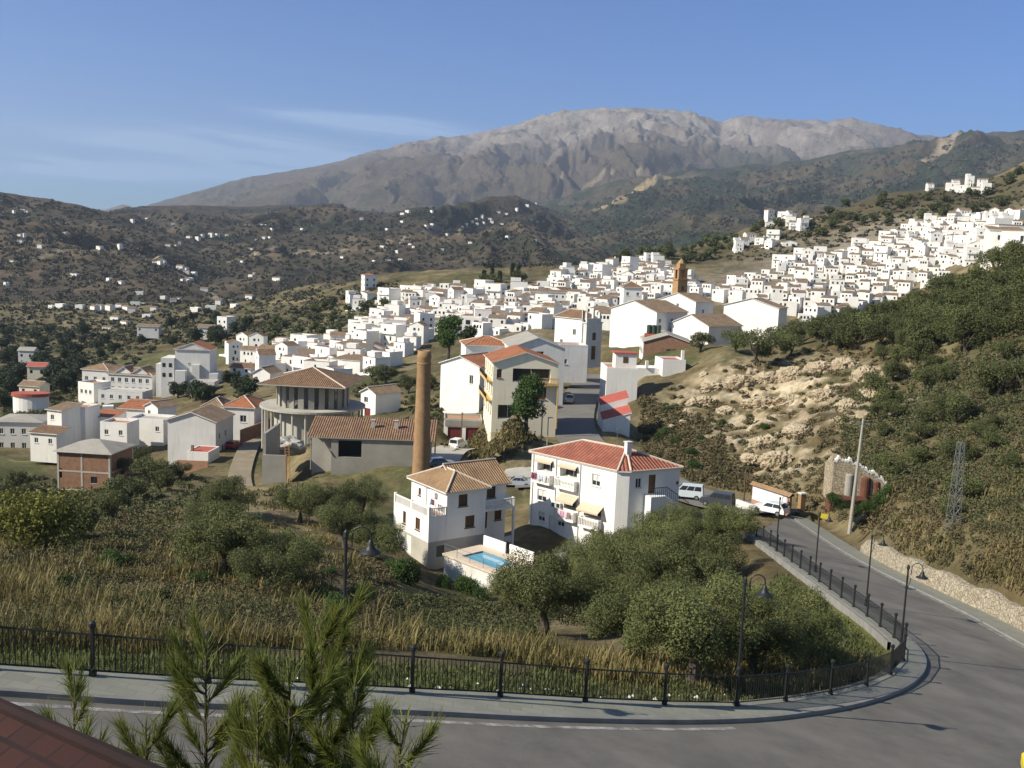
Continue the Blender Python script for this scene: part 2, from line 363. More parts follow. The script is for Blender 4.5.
def groundmat():
    m, t = new_mat('hillside_soil'); at = N(t, 'ShaderNodeVertexColor', _layer_name='Col'); tc = N(t, 'ShaderNodeTexCoord'); v = tc.outputs['Object']
    c = at.outputs[0]
    def var(c, scale, lo, hi, d=4):
        n = noise(t, v, scale, d, .65); r = N(t, 'ShaderNodeMapRange'); r.inputs[1].default_value = .3; r.inputs[2].default_value = .7; r.inputs[3].default_value = lo; r.inputs[4].default_value = hi
        t.links.new(n, r.inputs[0]); cc = N(t, 'ShaderNodeCombineColor')
        for i in range(3): K(t, r, 0, cc, i)
        return mix_rgb(t, 1.0, c, cc.outputs[0], 'MULTIPLY')
    c = var(c, .012, .75, 1.3); c = var(c, .09, .72, 1.3); c = var(c, .9, .75, 1.25)
    n2 = noise(t, v, .5, 8, .7); n3 = noise(t, v, .0045, 9, .68)
    b1 = N(t, 'ShaderNodeBump', Strength=.8, Distance=.4); t.links.new(n2, b1.inputs['Height'])
    b2 = N(t, 'ShaderNodeBump', Distance=90.0); t.links.new(n3, b2.inputs['Height']); K(t, at, 'Alpha', b2, 'Strength'); K(t, b1, 0, b2, 'Normal')
    p = N(t, 'ShaderNodeBsdfPrincipled', Roughness=.95); p.inputs['Specular IOR Level'].default_value = .1; t.links.new(c, p.inputs['Base Color']); K(t, b2, 0, p, 'Normal')
    K(t, p, 0, N(t, 'ShaderNodeOutputMaterial'), 0); return m
MT['ground'] = groundmat()
# ------------------------------------------------------------------ roads (defined first: the terrain is cut to them)
PA, PB, PC = -0.1692, -0.12587, -9.2043
def zplane(x, y): return PA * x + PB * y + PC
def onroad(px, py):
    r = ray(px, py); d = PC / (r.z - PA * r.x - PB); return r * d
def resample(pts, step):
    pts = [Vector(p) for p in pts]; o = [pts[0]]
    seg = [(pts[i + 1] - pts[i]).length for i in range(len(pts) - 1)]; L = sum(seg); n = max(2, int(round(L / step)))
    for k in range(1, n + 1):
        s = L * k / n; i = 0
        while i < len(seg) - 1 and s > seg[i]: s -= seg[i]; i += 1
        o.append(pts[i].lerp(pts[i + 1], min(1, s / seg[i])))
    return o
def smooth_line(pts, it=2):
    pts = [Vector(p) for p in pts]
    for _ in range(it):
        q = [pts[0]]
        for a, b in zip(pts, pts[1:]): q += [a * .75 + b * .25, a * .25 + b * .75]
        q.append(pts[-1]); pts = q
    return pts
# inner kerb line of the bend (top edge of the kerb seen from the road), left to right then up the straight
kerb_px = [(-140, 689), (0, 696), (180, 709), (378, 713), (560, 723), (740, 725), (834, 713), (882, 701), (912, 688), (927, 672), (926, 657), (911, 640), (885, 622), (840, 592), (800, 562), (772, 543), (756, 532)]
kerb = smooth_line([onroad(*p) for p in kerb_px])
fence_px = [(-120, 668), (0, 675), (93, 681), (208, 688), (309, 692), (412, 697), (500, 701), (585, 706), (664, 709), (736, 710), (785, 705), (830, 698), (866, 689), (890, 678), (903, 664), (904, 652), (893, 640), (868, 620), (838, 598), (812, 579), (790, 563), (770, 548), (750, 534)]
fence_line = smooth_line([onroad(*p) for p in fence_px], 1)
outer_px = [(789, 516), (834, 547), (871, 568), (920, 592), (972, 617), (1024, 647)]
outer_w = [onroad(*p) for p in outer_px]
for x, y in ((30.2, 47), (29, 39), (25.5, 31), (20, 25), (12, 20.2), (3, 17), (-8, 13), (-20, 9), (-34, 5)): outer_w.append(Vector((x, y, zplane(x, y))))
outer = smooth_line(outer_w)
NST = 90
Lk = resample(list(reversed(kerb)), 1); Lk = [Lk[int(round(i * (len(Lk) - 1) / NST))] for i in range(NST + 1)]
Lo = resample(outer, 1); Lo = [Lo[int(round(i * (len(Lo) - 1) / NST))] for i in range(NST + 1)]
def strip(name, A, B, mat, dz=0.0, cols=4, kind='structure', uvs=1.0):
    V, Fc = [], []
    for a, b in zip(A, B):
        for k in range(cols + 1):
            p = Vector(a).lerp(Vector(b), k / cols); V.append((p.x, p.y, p.z + dz))
    for i in range(len(A) - 1):
        for k in range(cols):
            q = i * (cols + 1) + k; Fc.append((q, q + 1, q + cols + 2, q + cols + 1))
    mb = MB(); mb.v = V; mb.f = Fc; mb.m = [0] * len(Fc); mb.uv = [[(0, 0)] * 4] * len(Fc)
    o = mb.build(name, mat); tag(o, kind=kind); return o
strip('road', Lk, Lo, MT['asphalt'])
road_samples = [tuple(Vector(a).lerp(Vector(b), t)) for a, b in zip(Lk, Lo) for t in np.linspace(0, 1, 9)]
# pavement between kerb and fence, 0.14 m above the road, with its kerb face
kk = resample(kerb, .6)
def nearest(p, line): return min(line, key=lambda q: (q.x - p.x) ** 2 + (q.y - p.y) ** 2)
fl = resample(fence_line, .3)
pv_o = [Vector((p.x, p.y, zplane(p.x, p.y))) for p in kk]
pv_i = []
for i, p in enumerate(kk):
    q = nearest(p, fl); d = (q - p); d.z = 0
    q2 = p + d * (1 + .35 / max(d.length, .3)); pv_i.append(Vector((q2.x, q2.y, zplane(q2.x, q2.y))))
mb = MB()
up = Vector((0, 0, .14))
for i in range(len(kk) - 1):
    a, b, c, d = pv_o[i], pv_o[i + 1], pv_i[i + 1], pv_i[i]
    e1, e2 = a.lerp(d, min(.4, .18 / max((d - a).length, .05))), b.lerp(c, min(.4, .18 / max((c - b).length, .05)))
    mb.poly([e1 + up, e2 + up, c + up, d + up], 0)
    mb.poly([a + up, b + up, e2 + up, e1 + up], 1)
    mb.poly([a - up, b - up, b + up, a + up], 1); mb.poly([d + up, c + up, c - up * 4, d - up * 4], 1)
tag(mb.build('pavement', [MT['pavers'], MT['kerb']]), kind='structure')
# worn white edge line beside the kerb
def offset_line(line, off):
    o = []
    for i, p in enumerate(line):
        t = line[min(i + 1, len(line) - 1)] - line[max(i - 1, 0)]; t.z = 0; t.normalize()
        n = Vector((t.y, -t.x, 0)); q = p + n * off; o.append(Vector((q.x, q.y, zplane(q.x, q.y))))
    return o
nk = [p for p in kk if p.x < 7]
strip('road_line', offset_line(nk, .28), offset_line(nk, .46), MT['line'], .006, 1)
# far side: gutter line, pavement and its kerb, up to the stone wall
ofar = resample(outer[: ], .8)
far_i = ofar; far_o = offset_line(ofar, -2.2)
far_o = [Vector((p.x, p.y, zplane(p.x, p.y))) for p in far_o]
mb = MB()
for i in range(len(far_i) - 1):
    a, b, c, d = far_i[i], far_i[i + 1], far_o[i + 1], far_o[i]
    e1, e2 = a.lerp(d, .09), b.lerp(c, .09)
    mb.poly([e2 + up, e1 + up, d + up, c + up], 0); mb.poly([b + up, a + up, e1 + up, e2 + up], 1); mb.poly([b - up, a - up, a + up, b + up], 1)
tag(mb.build('pavement', [MT['pavers'], MT['kerb']]), kind='structure')
strip('road_line', offset_line(ofar, .22), offset_line(ofar, .42), MT['line'], .006, 1)
road_samples += [tuple(Vector(a).lerp(Vector(b), t)) for a, b in zip(far_i, far_o) for t in (.3, .7, 1)] + [tuple(Vector(a).lerp(Vector(b), t)) for a, b in zip(pv_o, pv_i) for t in (.3, .7, 1)]
# street running on behind the big white block and up into the town
ctr = [Vector(onroad(772, 513))] + [P(748, 508, 117), P(715, 503, 121), P(680, 490, 128), P(645, 474, 136), P(605, 456, 147), P(580, 442, 157), P(572, 425, 171), P(574, 410, 187), P(580, 397, 207), P(587, 385, 232), P(592, 374, 262)]
ctr = resample(smooth_line(ctr), 2.5)
def sides(line, w):
    A, B = [], []
    for i, p in enumerate(line):
        t = line[min(i + 1, len(line) - 1)] - line[max(i - 1, 0)]; t.z = 0; t.normalize(); n = Vector((t.y, -t.x, 0)); A.append(p - n * w / 2); B.append(p + n * w / 2)
    return A, B
sa, sb = sides(ctr, 7.6)
strip('street', sa, sb, MT['streetc'], .03, 3)
road_samples += [tuple(Vector(a).lerp(Vector(b), t)) for a, b in zip(sa, sb) for t in np.linspace(-.05, 1.05, 6)]
lane = resample(smooth_line([P(515, 484, 131), P(560, 482, 131), P(600, 474, 137), P(640, 474, 137)]), 2.5)
la, lb = sides(lane, 4.5); strip('lane', la, lb, MT['streetc'], .02, 2)
road_samples += [tuple(p) for p in lane + la + lb]
def footpath(pts, w, mat, name='path', dz=.03):
    l = resample(smooth_line([P(*p) for p in pts]), 2.0); a, b = sides(l, w); strip(name, a, b, mat, dz, 2)
    return [tuple(p) for p in l + a + b]
track_px = [(247, 500, 140), (238, 480, 155), (243, 460, 170), (250, 444, 186), (256, 436, 205)]
road_samples += footpath(track_px, 3.6, pmat('dirt_track', (.27, .23, .165), (.19, .16, .11), .5))
yard = [(436, 466, 140), (446, 450, 154), (458, 447, 161)]
road_samples += footpath(yard, 6.0, MT['concrete_lt'], 'yard')
RS = np.array(road_samples)

# ------------------------------------------------------------------ terrain: one sheet, polar grid from under the camera to beyond the mountain
CP = """
0,655,26 0,620,38 100,640,30 0,580,52 100,590,50 200,590,52 0,545,75 100,545,80 60,520,110 200,540,85 250,500,115 300,560,75 300,620,42 400,640,38 420,600,75
432,568,98 400,548,103 510,540,108 490,592,92 450,605,80 440,625,58 500,640,42 600,600,70 600,650,45 700,600,66 700,560,85 700,525,108 575,549,106 650,522,108 545,522,112
540,600,88 515,485,131 470,463,141 500,428,158 528,426,160 458,447,164 455,448,168 470,448,168 530,470,138 541,440,156 478,427,171 555,395,185 540,410,172
640,455,150 618,452,162 640,442,170 640,412,186 690,390,196 690,497,122 720,500,122 760,505,119 800,515,110
760,470,140 780,440,150 800,400,172 760,380,192 850,390,166 870,360,185 820,350,206 760,347,226 720,352,216 690,360,220 700,440,160 850,440,135
860,492,104 822,524,91 871,546,79 920,566,70 972,583,63 1024,602,57 900,530,83 960,540,74 1010,560,65 900,470,108 960,470,100 1010,480,88 1100,600,50 1100,480,80
950,400,130 1000,400,120 900,400,150 1010,340,150 960,320,180 1020,262,200 960,290,215 900,325,206 850,338,216 800,340,236 1100,300,150 1100,230,200
1024,244,212 960,274,228 900,304,236 850,324,242 800,338,247 760,350,252 1024,290,300 1000,300,310 900,335,320 850,348,330 760,352,320 900,310,430 980,275,430 1100,290,330
1000,240,520 900,285,500 820,300,455 760,320,400 700,330,360 1000,212,640 900,230,640 820,257,600 760,276,560 700,292,500
960,192,720 880,216,690 800,231,680 740,246,680 700,262,640 1024,168,800 960,184,800 880,198,800 800,216,790 740,233,770 680,249,750 640,258,730 600,264,690 540,268,650 480,270,600 400,272,590 340,288,600 1100,150,830
600,280,540 540,290,480 600,310,420 660,310,400 480,290,480 420,290,500 420,310,430 380,340,345 350,350,325 300,365,292 420,340,325 430,360,282 500,320,385 540,330,335 560,350,280 640,350,262 690,347,242
250,390,250 300,385,255 300,402,212 230,432,194 200,468,174 260,462,160 300,482,136 350,492,128 420,470,140 440,446,160 450,420,186 450,400,202 440,408,178 462,408,181 500,424,161 520,424,157 490,431,153 400,412,200 380,392,230
90,500,150 60,502,155 20,485,168 150,485,152 120,442,205 30,442,210 60,400,290 120,402,268 190,397,272 240,350,380 290,340,400 200,340,450 100,370,380 30,370,420 30,335,600 100,330,620 200,320,620 260,320,520 330,312,520 300,300,640 60,305,800 160,305,800 250,300,800 330,285,800 -80,560,60 -80,500,130 -80,400,290 -80,335,600 -100,640,28
"""
cps = [tuple(float(c) for c in q.split(',')) for q in CP.split()]
pts = [P(*c) for c in cps]
for px, py in ((780, 640), (800, 600), (830, 640), (860, 660), (760, 600), (760, 670), (840, 620)):
    q = onroad(px, py); pts.append(Vector((q.x, q.y, q.z - .35)))
for x, y in ((0, 4), (-10, 4), (10, 4), (30, 4), (0, 9), (20, 12), (-30, 12), (40, 20), (45, 40)): pts.append(Vector((x, y, zplane(x, y) - .3)))
for T, d in ((-.055, 1000), ): 
    for u in (-.9, -.6, -.3, 0, .3): pts.append(Vector((u * d, d, T * d)))
    for u in (.5, .7, .9): pts.append(Vector((u * d, d, .02 * d)))
for (px, d, dT) in ((1024, 1050, -.03), (900, 1000, -.04), (800, 980, -.05), (700, 950, -.05), (600, 900, -.045), (500, 850, -.04), (400, 800, -.035)):
    pts.append(P(px, {1024: 168, 900: 196, 800: 216, 700: 244, 600: 264, 500: 269, 400: 272}[px] - dT * 1000, d))
pw = np.array([tuple(p) for p in pts])
KU, KV = 3.0, 1.0
cu = np.c_[pw[:, 0] / pw[:, 1] * KU, np.log(pw[:, 1]) * KV]; cT = pw[:, 2] / pw[:, 1]
def tps(r2): return np.where(r2 > 1e-12, .5 * r2 * np.log(r2 + 1e-20), 0.0)
n_ = len(cu); D2 = ((cu[:, None] - cu[None]) ** 2).sum(-1)
A_ = np.zeros((n_ + 3, n_ + 3)); A_[:n_, :n_] = tps(D2) + 2e-4 * np.eye(n_); A_[:n_, n_:] = np.c_[np.ones(n_), cu]; A_[n_:, :n_] = A_[:n_, n_:].T
sol = np.linalg.solve(A_, np.r_[cT, 0, 0, 0])
def near_h(x, y):
    u = np.clip(x / y, -.95, .95) * KU; v = np.log(np.clip(y, 4, 1100)) * KV; sh = u.shape; u = u.ravel(); v = v.ravel(); o = np.empty(len(u))
    for i in range(0, len(u), 40000):
        uu, vv = u[i:i + 40000], v[i:i + 40000]
        o[i:i + 40000] = tps((uu[:, None] - cu[:, 0]) ** 2 + (vv[:, None] - cu[:, 1]) ** 2) @ sol[:n_] + sol[n_] + sol[n_ + 1] * uu + sol[n_ + 2] * vv
    return o.reshape(sh) * y
# far layers: crest line, distance of the crest, distance of the foot, profile power, spur strength
LAY = [
 ('left', [(-500, 150), (-200, 178), (0, 193), (40, 198), (80, 206), (120, 215), (170, 234), (230, 256), (300, 278), (420, 300)], 2000, 850, 1.0, .55),
 ('mid', [(-300, 215), (60, 222), (100, 216), (140, 211), (180, 207), (250, 207), (300, 204), (350, 208), (400, 213), (450, 209), (520, 204), (560, 214), (620, 232), (700, 248), (900, 270)], 3300, 1100, 1.1, .5),
 ('spur', [(-300, 262), (100, 258), (180, 250), (230, 232), (280, 222), (330, 240), (400, 232), (470, 238), (520, 226), (580, 246), (640, 262), (760, 270)], 2300, 950, 1.0, .55),
 ('green', [(300, 240), (420, 226), (500, 212), (560, 198), (620, 182), (700, 168), (800, 160), (880, 149), (930, 140), (960, 131), (1024, 131), (1200, 126), (1500, 128)], 5200, 1400, 1.15, .22),
 ('peak', [(-100, 224), (60, 215), (100, 213), (130, 211), (170, 198), (230, 183), (290, 172), (330, 164), (370, 153), (420, 143), (470, 135), (500, 127), (520, 121), (545, 114), (560, 110), (600, 107), (640, 107), (690, 109), (712, 115), (722, 119), (732, 115), (745, 114), (765, 118), (800, 121), (830, 124), (850, 123), (880, 129), (920, 133), (960, 137), (1024, 145), (1300, 170)], 9000, 3200, 1.35, .26),
 ('blue', [(-200, 218), (40, 214), (70, 209), (90, 207), (105, 209), (122, 203), (140, 209), (200, 222), (500, 240)], 10800, 9800, 1.0, .05),
]
def far_h(x, y):
    u = x / y; base = -62 - .004 * np.clip(y - 900, 0, 4000)
    z = base.copy(); lid = np.zeros(z.shape, int)
    for i, (nm, cr, yc, yf, pw_, amp) in enumerate(LAY):
        rr = [ray(*c) for c in cr]; tc_ = np.interp(u, [r.x for r in rr], [r.z for r in rr])
        crest = tc_ * yc * (1 + .0 * u)
        yy = y + 0.06 * yc * pnoise(x / (yc * .12), y * 0 + i * 7.3, 11)
        w = np.clip((yy - yf) / (yc - yf), 0, 1)
        win = np.clip(4 * w * (1 - w), 0, 1) ** .7
        rel = np.maximum(crest - base, 20)
        sc = yc * (.085 if nm in ('peak', 'green', 'blue') else .17)
        wx = x + .35 * sc * fbm(x / sc, y / sc, 3, 20 + i); 
        rd = ridged(wx / sc, y / (sc * 2.6), 5, 30 + i * 3)
        front = base + rel * w ** pw_ + rel * amp * (rd - .25) * win
        jag = (ridged(x / (yc * .02), y * 0 + i, 3, 60 + i) * .012 if nm == 'peak' else .008 * fbm(x / (yc * .012), y * 0 + i, 4, 60 + i)) * rel
        front = front + jag * sstep(.75, 1, w)
        back = crest + jag - (yy - yc) * .35
        zl = np.where(yy < yc, front, back)
        lid = np.where(zl > z, i + 1, lid); z = np.maximum(z, zl)
    return z, lid
NU = 760
un = np.linspace(-1, 1, NU); uu = np.sign(un) * (np.abs(un) * .58 + np.abs(un) ** 5 * .5)
rr_ = np.exp(np.concatenate([np.linspace(math.log(a), math.log(b), n, endpoint=False) for a, b, n in ((3.2, 60, 130), (60, 300, 330), (300, 900, 130), (900, 3300, 170), (3300, 12500, 190))]))
GU, GY = np.meshgrid(uu, rr_); GX = GU * GY
Hn = near_h(GX, GY)
# small relief of the near ground
Hn = Hn + sstep(15, 60, GY) * (.5 * fbm(GX / 9, GY / 9, 4, 1) + .8 * fbm(GX / 34, GY / 34, 3, 2) * sstep(60, 200, GY) + 2.2 * fbm(GX / 90, GY / 90, 3, 5) * sstep(200, 420, GY))
Hf, LID = far_h(GX, GY)
wf = sstep(820, 1150, GY)
GZ = Hn * (1 - wf) + Hf * wf
LID = np.where(wf < .4, 0, LID)
# rocky cut above the road: broken ledges
CL = [(800, 395, 172, 16), (760, 385, 188, 13), (855, 375, 172, 9), (770, 430, 155, 9), (720, 395, 190, 9), (845, 420, 150, 8), (780, 465, 138, 6)]
rock = np.zeros_like(GZ)
for px, py, d, r_ in CL:
    c = P(px, py, d); rock = np.maximum(rock, np.exp(-((GX - c.x) ** 2 + ((GY - c.y) * .8) ** 2) / (r_ * r_)))
rock *= sstep(-.25, .25, fbm(GX / 7, GY / 7, 4, 41) + .2)
zz_ = GZ + 1.3 * fbm(GX / 9, GY / 7, 4, 47); q_ = zz_ / 2.4; fr_ = q_ - np.floor(q_)
GZ = GZ + .6 * rock * (2.4 * (np.floor(q_) + sstep(.62, .98, fr_)) - zz_ + 1.2 + .9 * ridged(GX / 3.2, GY / 4.5, 5, 44, .62) + .5 * fbm(GX / .9, GY / 1.3, 3, 46))
# mound of dry grass left of the street
c = P(503, 432, 151); GZ = GZ + 3.6 * np.exp(-((GX - c.x) ** 2 + (GY - c.y) ** 2) / 42)
# cut the ground to the roads
m_ = (GY < 330) & (np.abs(GX) < 80); qx, qy, qz = GX[m_], GY[m_], GZ[m_]
for i in range(0, len(qx), 4000):
    dd = (qx[i:i + 4000, None] - RS[:, 0]) ** 2 + (qy[i:i + 4000, None] - RS[:, 1]) ** 2; j = dd.argmin(1); dn = np.sqrt(dd[np.arange(len(j)), j])
    spread = np.clip(qy[i:i + 4000] * .05, 2.5, 7)
    t = sstep(0, 1, (dn - np.clip(qy[i:i + 4000] * .012, .5, 3)) / spread); qz[i:i + 4000] = (RS[j, 2] - .32) * (1 - t) + qz[i:i + 4000] * t
GZ[m_] = qz
def gh(x, y):
    x = np.asarray(x, float); y = np.asarray(y, float)
    iu = np.interp(x / y, uu, np.arange(NU)); ir = np.interp(y, rr_, np.arange(len(rr_)))
    a = np.clip(iu.astype(int), 0, NU - 2); b = np.clip(ir.astype(int), 0, len(rr_) - 2); fu, fr = iu - a, ir - b
    return (GZ[b, a] * (1 - fu) + GZ[b, a + 1] * fu) * (1 - fr) + (GZ[b + 1, a] * (1 - fu) + GZ[b + 1, a + 1] * fu) * fr
def hit(px, py, y0=6, y1=11500, n=900):
    """first point of the terrain on the sight line through a pixel (vectorised)"""
    px = np.atleast_1d(np.asarray(px, float)); py = np.atleast_1d(np.asarray(py, float)); ys = np.exp(np.linspace(math.log(y0), math.log(y1), n))
    o = np.full((len(px), 3), np.nan)
    for k in range(len(px)):
        r = ray(px[k], py[k]); zz = r.z * ys; g = gh(r.x * ys, ys); below = np.nonzero(zz < g)[0]
        if len(below):
            j = below[0]
            if j == 0: y = ys[0]
            else:
                d0, d1 = zz[j - 1] - g[j - 1], zz[j] - g[j]; y = ys[j - 1] + (ys[j] - ys[j - 1]) * d0 / (d0 - d1)
            o[k] = (r.x * y, y, float(gh(r.x * y, y)))
    return o
# ground colour (what grows and lies where; no light in it)
C_ = np.zeros(GZ.shape + (3,)); C_[:] = (.115, .095, .050)
n1 = fbm(GX / 25, GY / 25, 4, 71); n2 = fbm(GX / 6, GY / 6, 4, 72); nb = fbm(GX / 160, GY / 160, 4, 73)
def lay(mask, col): 
    global C_
    C_ = C_ * (1 - mask[..., None]) + np.array(col) * mask[..., None]
lay(sstep(0, .5, n1 + .6 * n2), (.17, .14, .078)); lay(sstep(.1, .6, -n1 + .5 * n2), (.075, .078, .034))
def blob(px, py, d, r_, col, k=1.0, ns=.6):
    c = P(px, py, d); q = np.exp(-((GX - c.x) ** 2 + (GY - c.y) ** 2) / (r_ * r_)); lay(np.clip(sstep(.2, .75, q + ns * .5 * n2) * k, 0, 1), col)
for a in ((820, 640, 42, 7, (.15, .15, .05)), (800, 600, 52, 8, (.15, .155, .05)), (860, 660, 40, 6, (.13, .12, .05))): blob(*a)
for px in range(0, 800, 60): blob(px, 668 + px * .03, 25 + px * .006, 3.0, (.10, .11, .04))
for a in ((250, 345, 390, 45, (.12, .125, .05)), (290, 340, 400, 40, (.13, .13, .05)), (340, 320, 480, 40, (.13, .12, .055)), (390, 318, 440, 16, (.2, .16, .10))): blob(*a)
for a in ((200, 530, 92, 14, (.20, .165, .09)), (250, 520, 105, 10, (.21, .175, .10)), (20, 570, 56, 6, (.25, .22, .16)), (420, 615, 66, 9, (.14, .12, .08)), (300, 500, 122, 10, (.20, .17, .10))): blob(*a)
for a in ((880, 205, 705, 110, (.10, .085, .045)), (820, 232, 690, 60, (.13, .105, .062)), (950, 200, 710, 60, (.095, .082, .045))): blob(*a, ns=.3)
hr = sstep(.0, .5, fbm(GX / 14, GY / 14, 4, 81) + .15) * ((GX / GY > .16) & (GY > 60) & (GY < 260)); lay(hr * .6, (.118, .09, .044))
for a in ((850, 262, 580, 75), (740, 285, 520, 60), (930, 236, 620, 60), (620, 285, 480, 60), (450, 310, 420, 60), (590, 330, 370, 50), (520, 320, 400, 50)): blob(*a, (.25, .215, .165), .7, .4)
lay(np.clip(rock * 1.3, 0, 1) * sstep(-.5, .1, n2 + .5 * fbm(GX / 2.5, GY / 2.5, 3, 83)), (.40, .33, .225)); lay(np.clip(rock, 0, 1) * sstep(.1, .6, fbm(GX / 1.6, GY / 1.6, 4, 84)) * .7, (.24, .175, .105)); lay(np.clip(rock, 0, 1) * sstep(.35, .8, fbm(GX / 5, GY / 3, 4, 85)) * .8, (.50, .45, .36))
# far country
fx = fbm(GX / 420, GY / 420, 5, 90); fy = fbm(GX / 130, GY / 130, 4, 91); gz_r = GZ
far = (GY > 830)
def lf(mask, col): lay(np.where(far, np.clip(mask, 0, 1), 0), col)
lf(np.ones_like(GZ), (.060, .050, .035)); lf(sstep(0, .55, fx + .5 * fy), (.098, .076, .050)); lf(sstep(.0, .45, -fx + .6 * fy), (.036, .039, .024))
pk = (LID == 5) | (LID == 6)
el = GZ / 1300.0
lf(pk * 1.0, (.10, .080, .062)); lf(pk * sstep(.0, .4, fx), (.070, .058, .044))
mid_ = sstep(.30, .16, np.abs(GX / GY - .10)); lf(pk * sstep(.42, .68, el + .10 * fx + .05 * fy) * (.35 + .65 * mid_), (.175, .148, .122)); lf(pk * mid_ * sstep(.5, .8, el) * sstep(.05, .5, ridged(GX / 300, GY / 500, 4, 95) - .1), (.265, .232, .20))
gr = (LID == 4) * 1.0; forest = sstep(-.25, .25, fx + .35 * fy + .1)
lf(gr, (.085, .072, .045)); lf(gr * forest, (.030, .042, .024))
lf(((LID == 5) * sstep(.05, .25, GX / GY) * sstep(.66, .48, el + .08 * fx)) * sstep(-.3, .2, fx + .4 * fy + .15), (.034, .046, .027))
lf((LID == 5) * sstep(.38, .24, el + .06 * fx) * sstep(-.35, .15, fx + .4 * fy) * .8, (.044, .050, .030)); lf((LID == 5) * sstep(.62, .4, el + .08 * fx) * sstep(-.1, .35, ridged(GX / 700, GY / 1500, 4, 97)) * .6, (.085, .068, .042))
# pale firebreaks on the flank of the mountain
def firebreak(p0, p1, w, col):
    a, b = np.array(hit(*p0)[0]), np.array(hit(*p1)[0])
    ab = b[:2] - a[:2]; L = ab @ ab; t = np.clip(((GX - a[0]) * ab[0] + (GY - a[1]) * ab[1]) / L, 0, 1)
    d = np.hypot(GX - a[0] - t * ab[0], GY - a[1] - t * ab[1]); lf(sstep(w, w * .55, d + w * .3 * fy), col)
for p in (*[((602 + 16 * k, 207 - 7.5 * k), (618 + 16 * k, 199.5 - 7.5 * k), 38, (.28, .22, .13)) for k in range(4)], ((926, 161), (944, 148), 40, (.28, .22, .15)), ((944, 148), (957, 135), 36, (.30, .24, .17)), ((155, 258), (205, 288), 6, (.26, .22, .16)), ((20, 262), (70, 246), 5, (.2, .17, .12)), ((70, 246), (130, 240), 5, (.2, .17, .12)), ((230, 262), (300, 250), 6, (.2, .17, .12)), ((300, 250), (380, 252), 7, (.2, .17, .12)), ((380, 252), (470, 228), 8, (.2, .17, .12)), ((205, 288), (230, 300), 5, (.22, .19, .14)), ((560, 178), (640, 170), 20, (.22, .18, .12))): firebreak(*p)
V = np.stack([GX, GY, GZ], -1).reshape(-1, 3)
ii = np.arange(len(rr_) - 1)[:, None] * NU + np.arange(NU - 1)[None]
Fq = np.stack([ii, ii + 1, ii + NU + 1, ii + NU], -1).reshape(-1, 4)
tag(np_obj('ground', V, Fq, MT['ground'], smooth=True, attr=np.concatenate([C_, (sstep(1200, 2600, GY) * .75)[..., None]], -1).reshape(-1, 4)), kind='structure')

# ------------------------------------------------------------------ air between here and the mountain
HAZE = 7e-5
mb = MB(); mb.box(-13500, 13500, -60, 13000, float(GZ.min()) - 2, max(float(GZ.max()) + 4, 40))
hm, ht = new_mat('air_haze'); pv = N(ht, 'ShaderNodeVolumePrincipled', Density=HAZE, Anisotropy=.2); pv.inputs['Color'].default_value = (.72, .82, 1, 1)
ho = N(ht, 'ShaderNodeOutputMaterial'); K(ht, pv, 0, ho, 'Volume')
tag(mb.build('haze', hm), kind='stuff')
# ------------------------------------------------------------------ buildings
class Face:
    """one wall plane in a building's own frame: s runs left to right as seen from outside, d points outwards"""
    def __init__(s, p0, p1):
        s.p = Vector((p0[0], p0[1], 0)); e = Vector((p1[0] - p0[0], p1[1] - p0[1], 0)); s.L = e.length; s.e = e.normalized(); s.n = Vector((s.e.y, -s.e.x, 0))
    def at(s, a, z, d=0.0):
        q = s.p + s.e * a + s.n * d; return (q.x, q.y, z)
    def box(s, mb, s0, s1, z0, z1, d0, d1, m=0):
        c = [s.at(s0, z0, d1), s.at(s1, z0, d1), s.at(s1, z0, d0), s.at(s0, z0, d0), s.at(s0, z1, d1), s.at(s1, z1, d1), s.at(s1, z1, d0), s.at(s0, z1, d0)]
        for q in ((0, 1, 5, 4), (1, 2, 6, 5), (2, 3, 7, 6), (3, 0, 4, 7), (4, 5, 6, 7), (3, 2, 1, 0)): mb.poly([c[i] for i in q], m)
STY = {  # depth of the reveal, pane, frame, part name, pane name
 'win': (.14, 'glass', 'frame', 'window', 'pane'), 'brn': (.14, 'shade', 'wood', 'window', 'pane'), 'bld': (.14, 'blind', 'frame', 'window', 'blind'),
 'door': (.12, 'wood', 'wood', 'door', 'door_panel'), 'wdoor': (.12, 'blind', 'frame', 'door', 'door_panel'), 'red': (.15, 'red_door', 'red_door', 'garage_door', 'door_panel'),
 'log': (1.0, 'glass', 'frame', 'balcony_door', 'pane'), 'open': (.3, None, None, None, None), 'small': (.12, 'glass', None, 'window', None)}
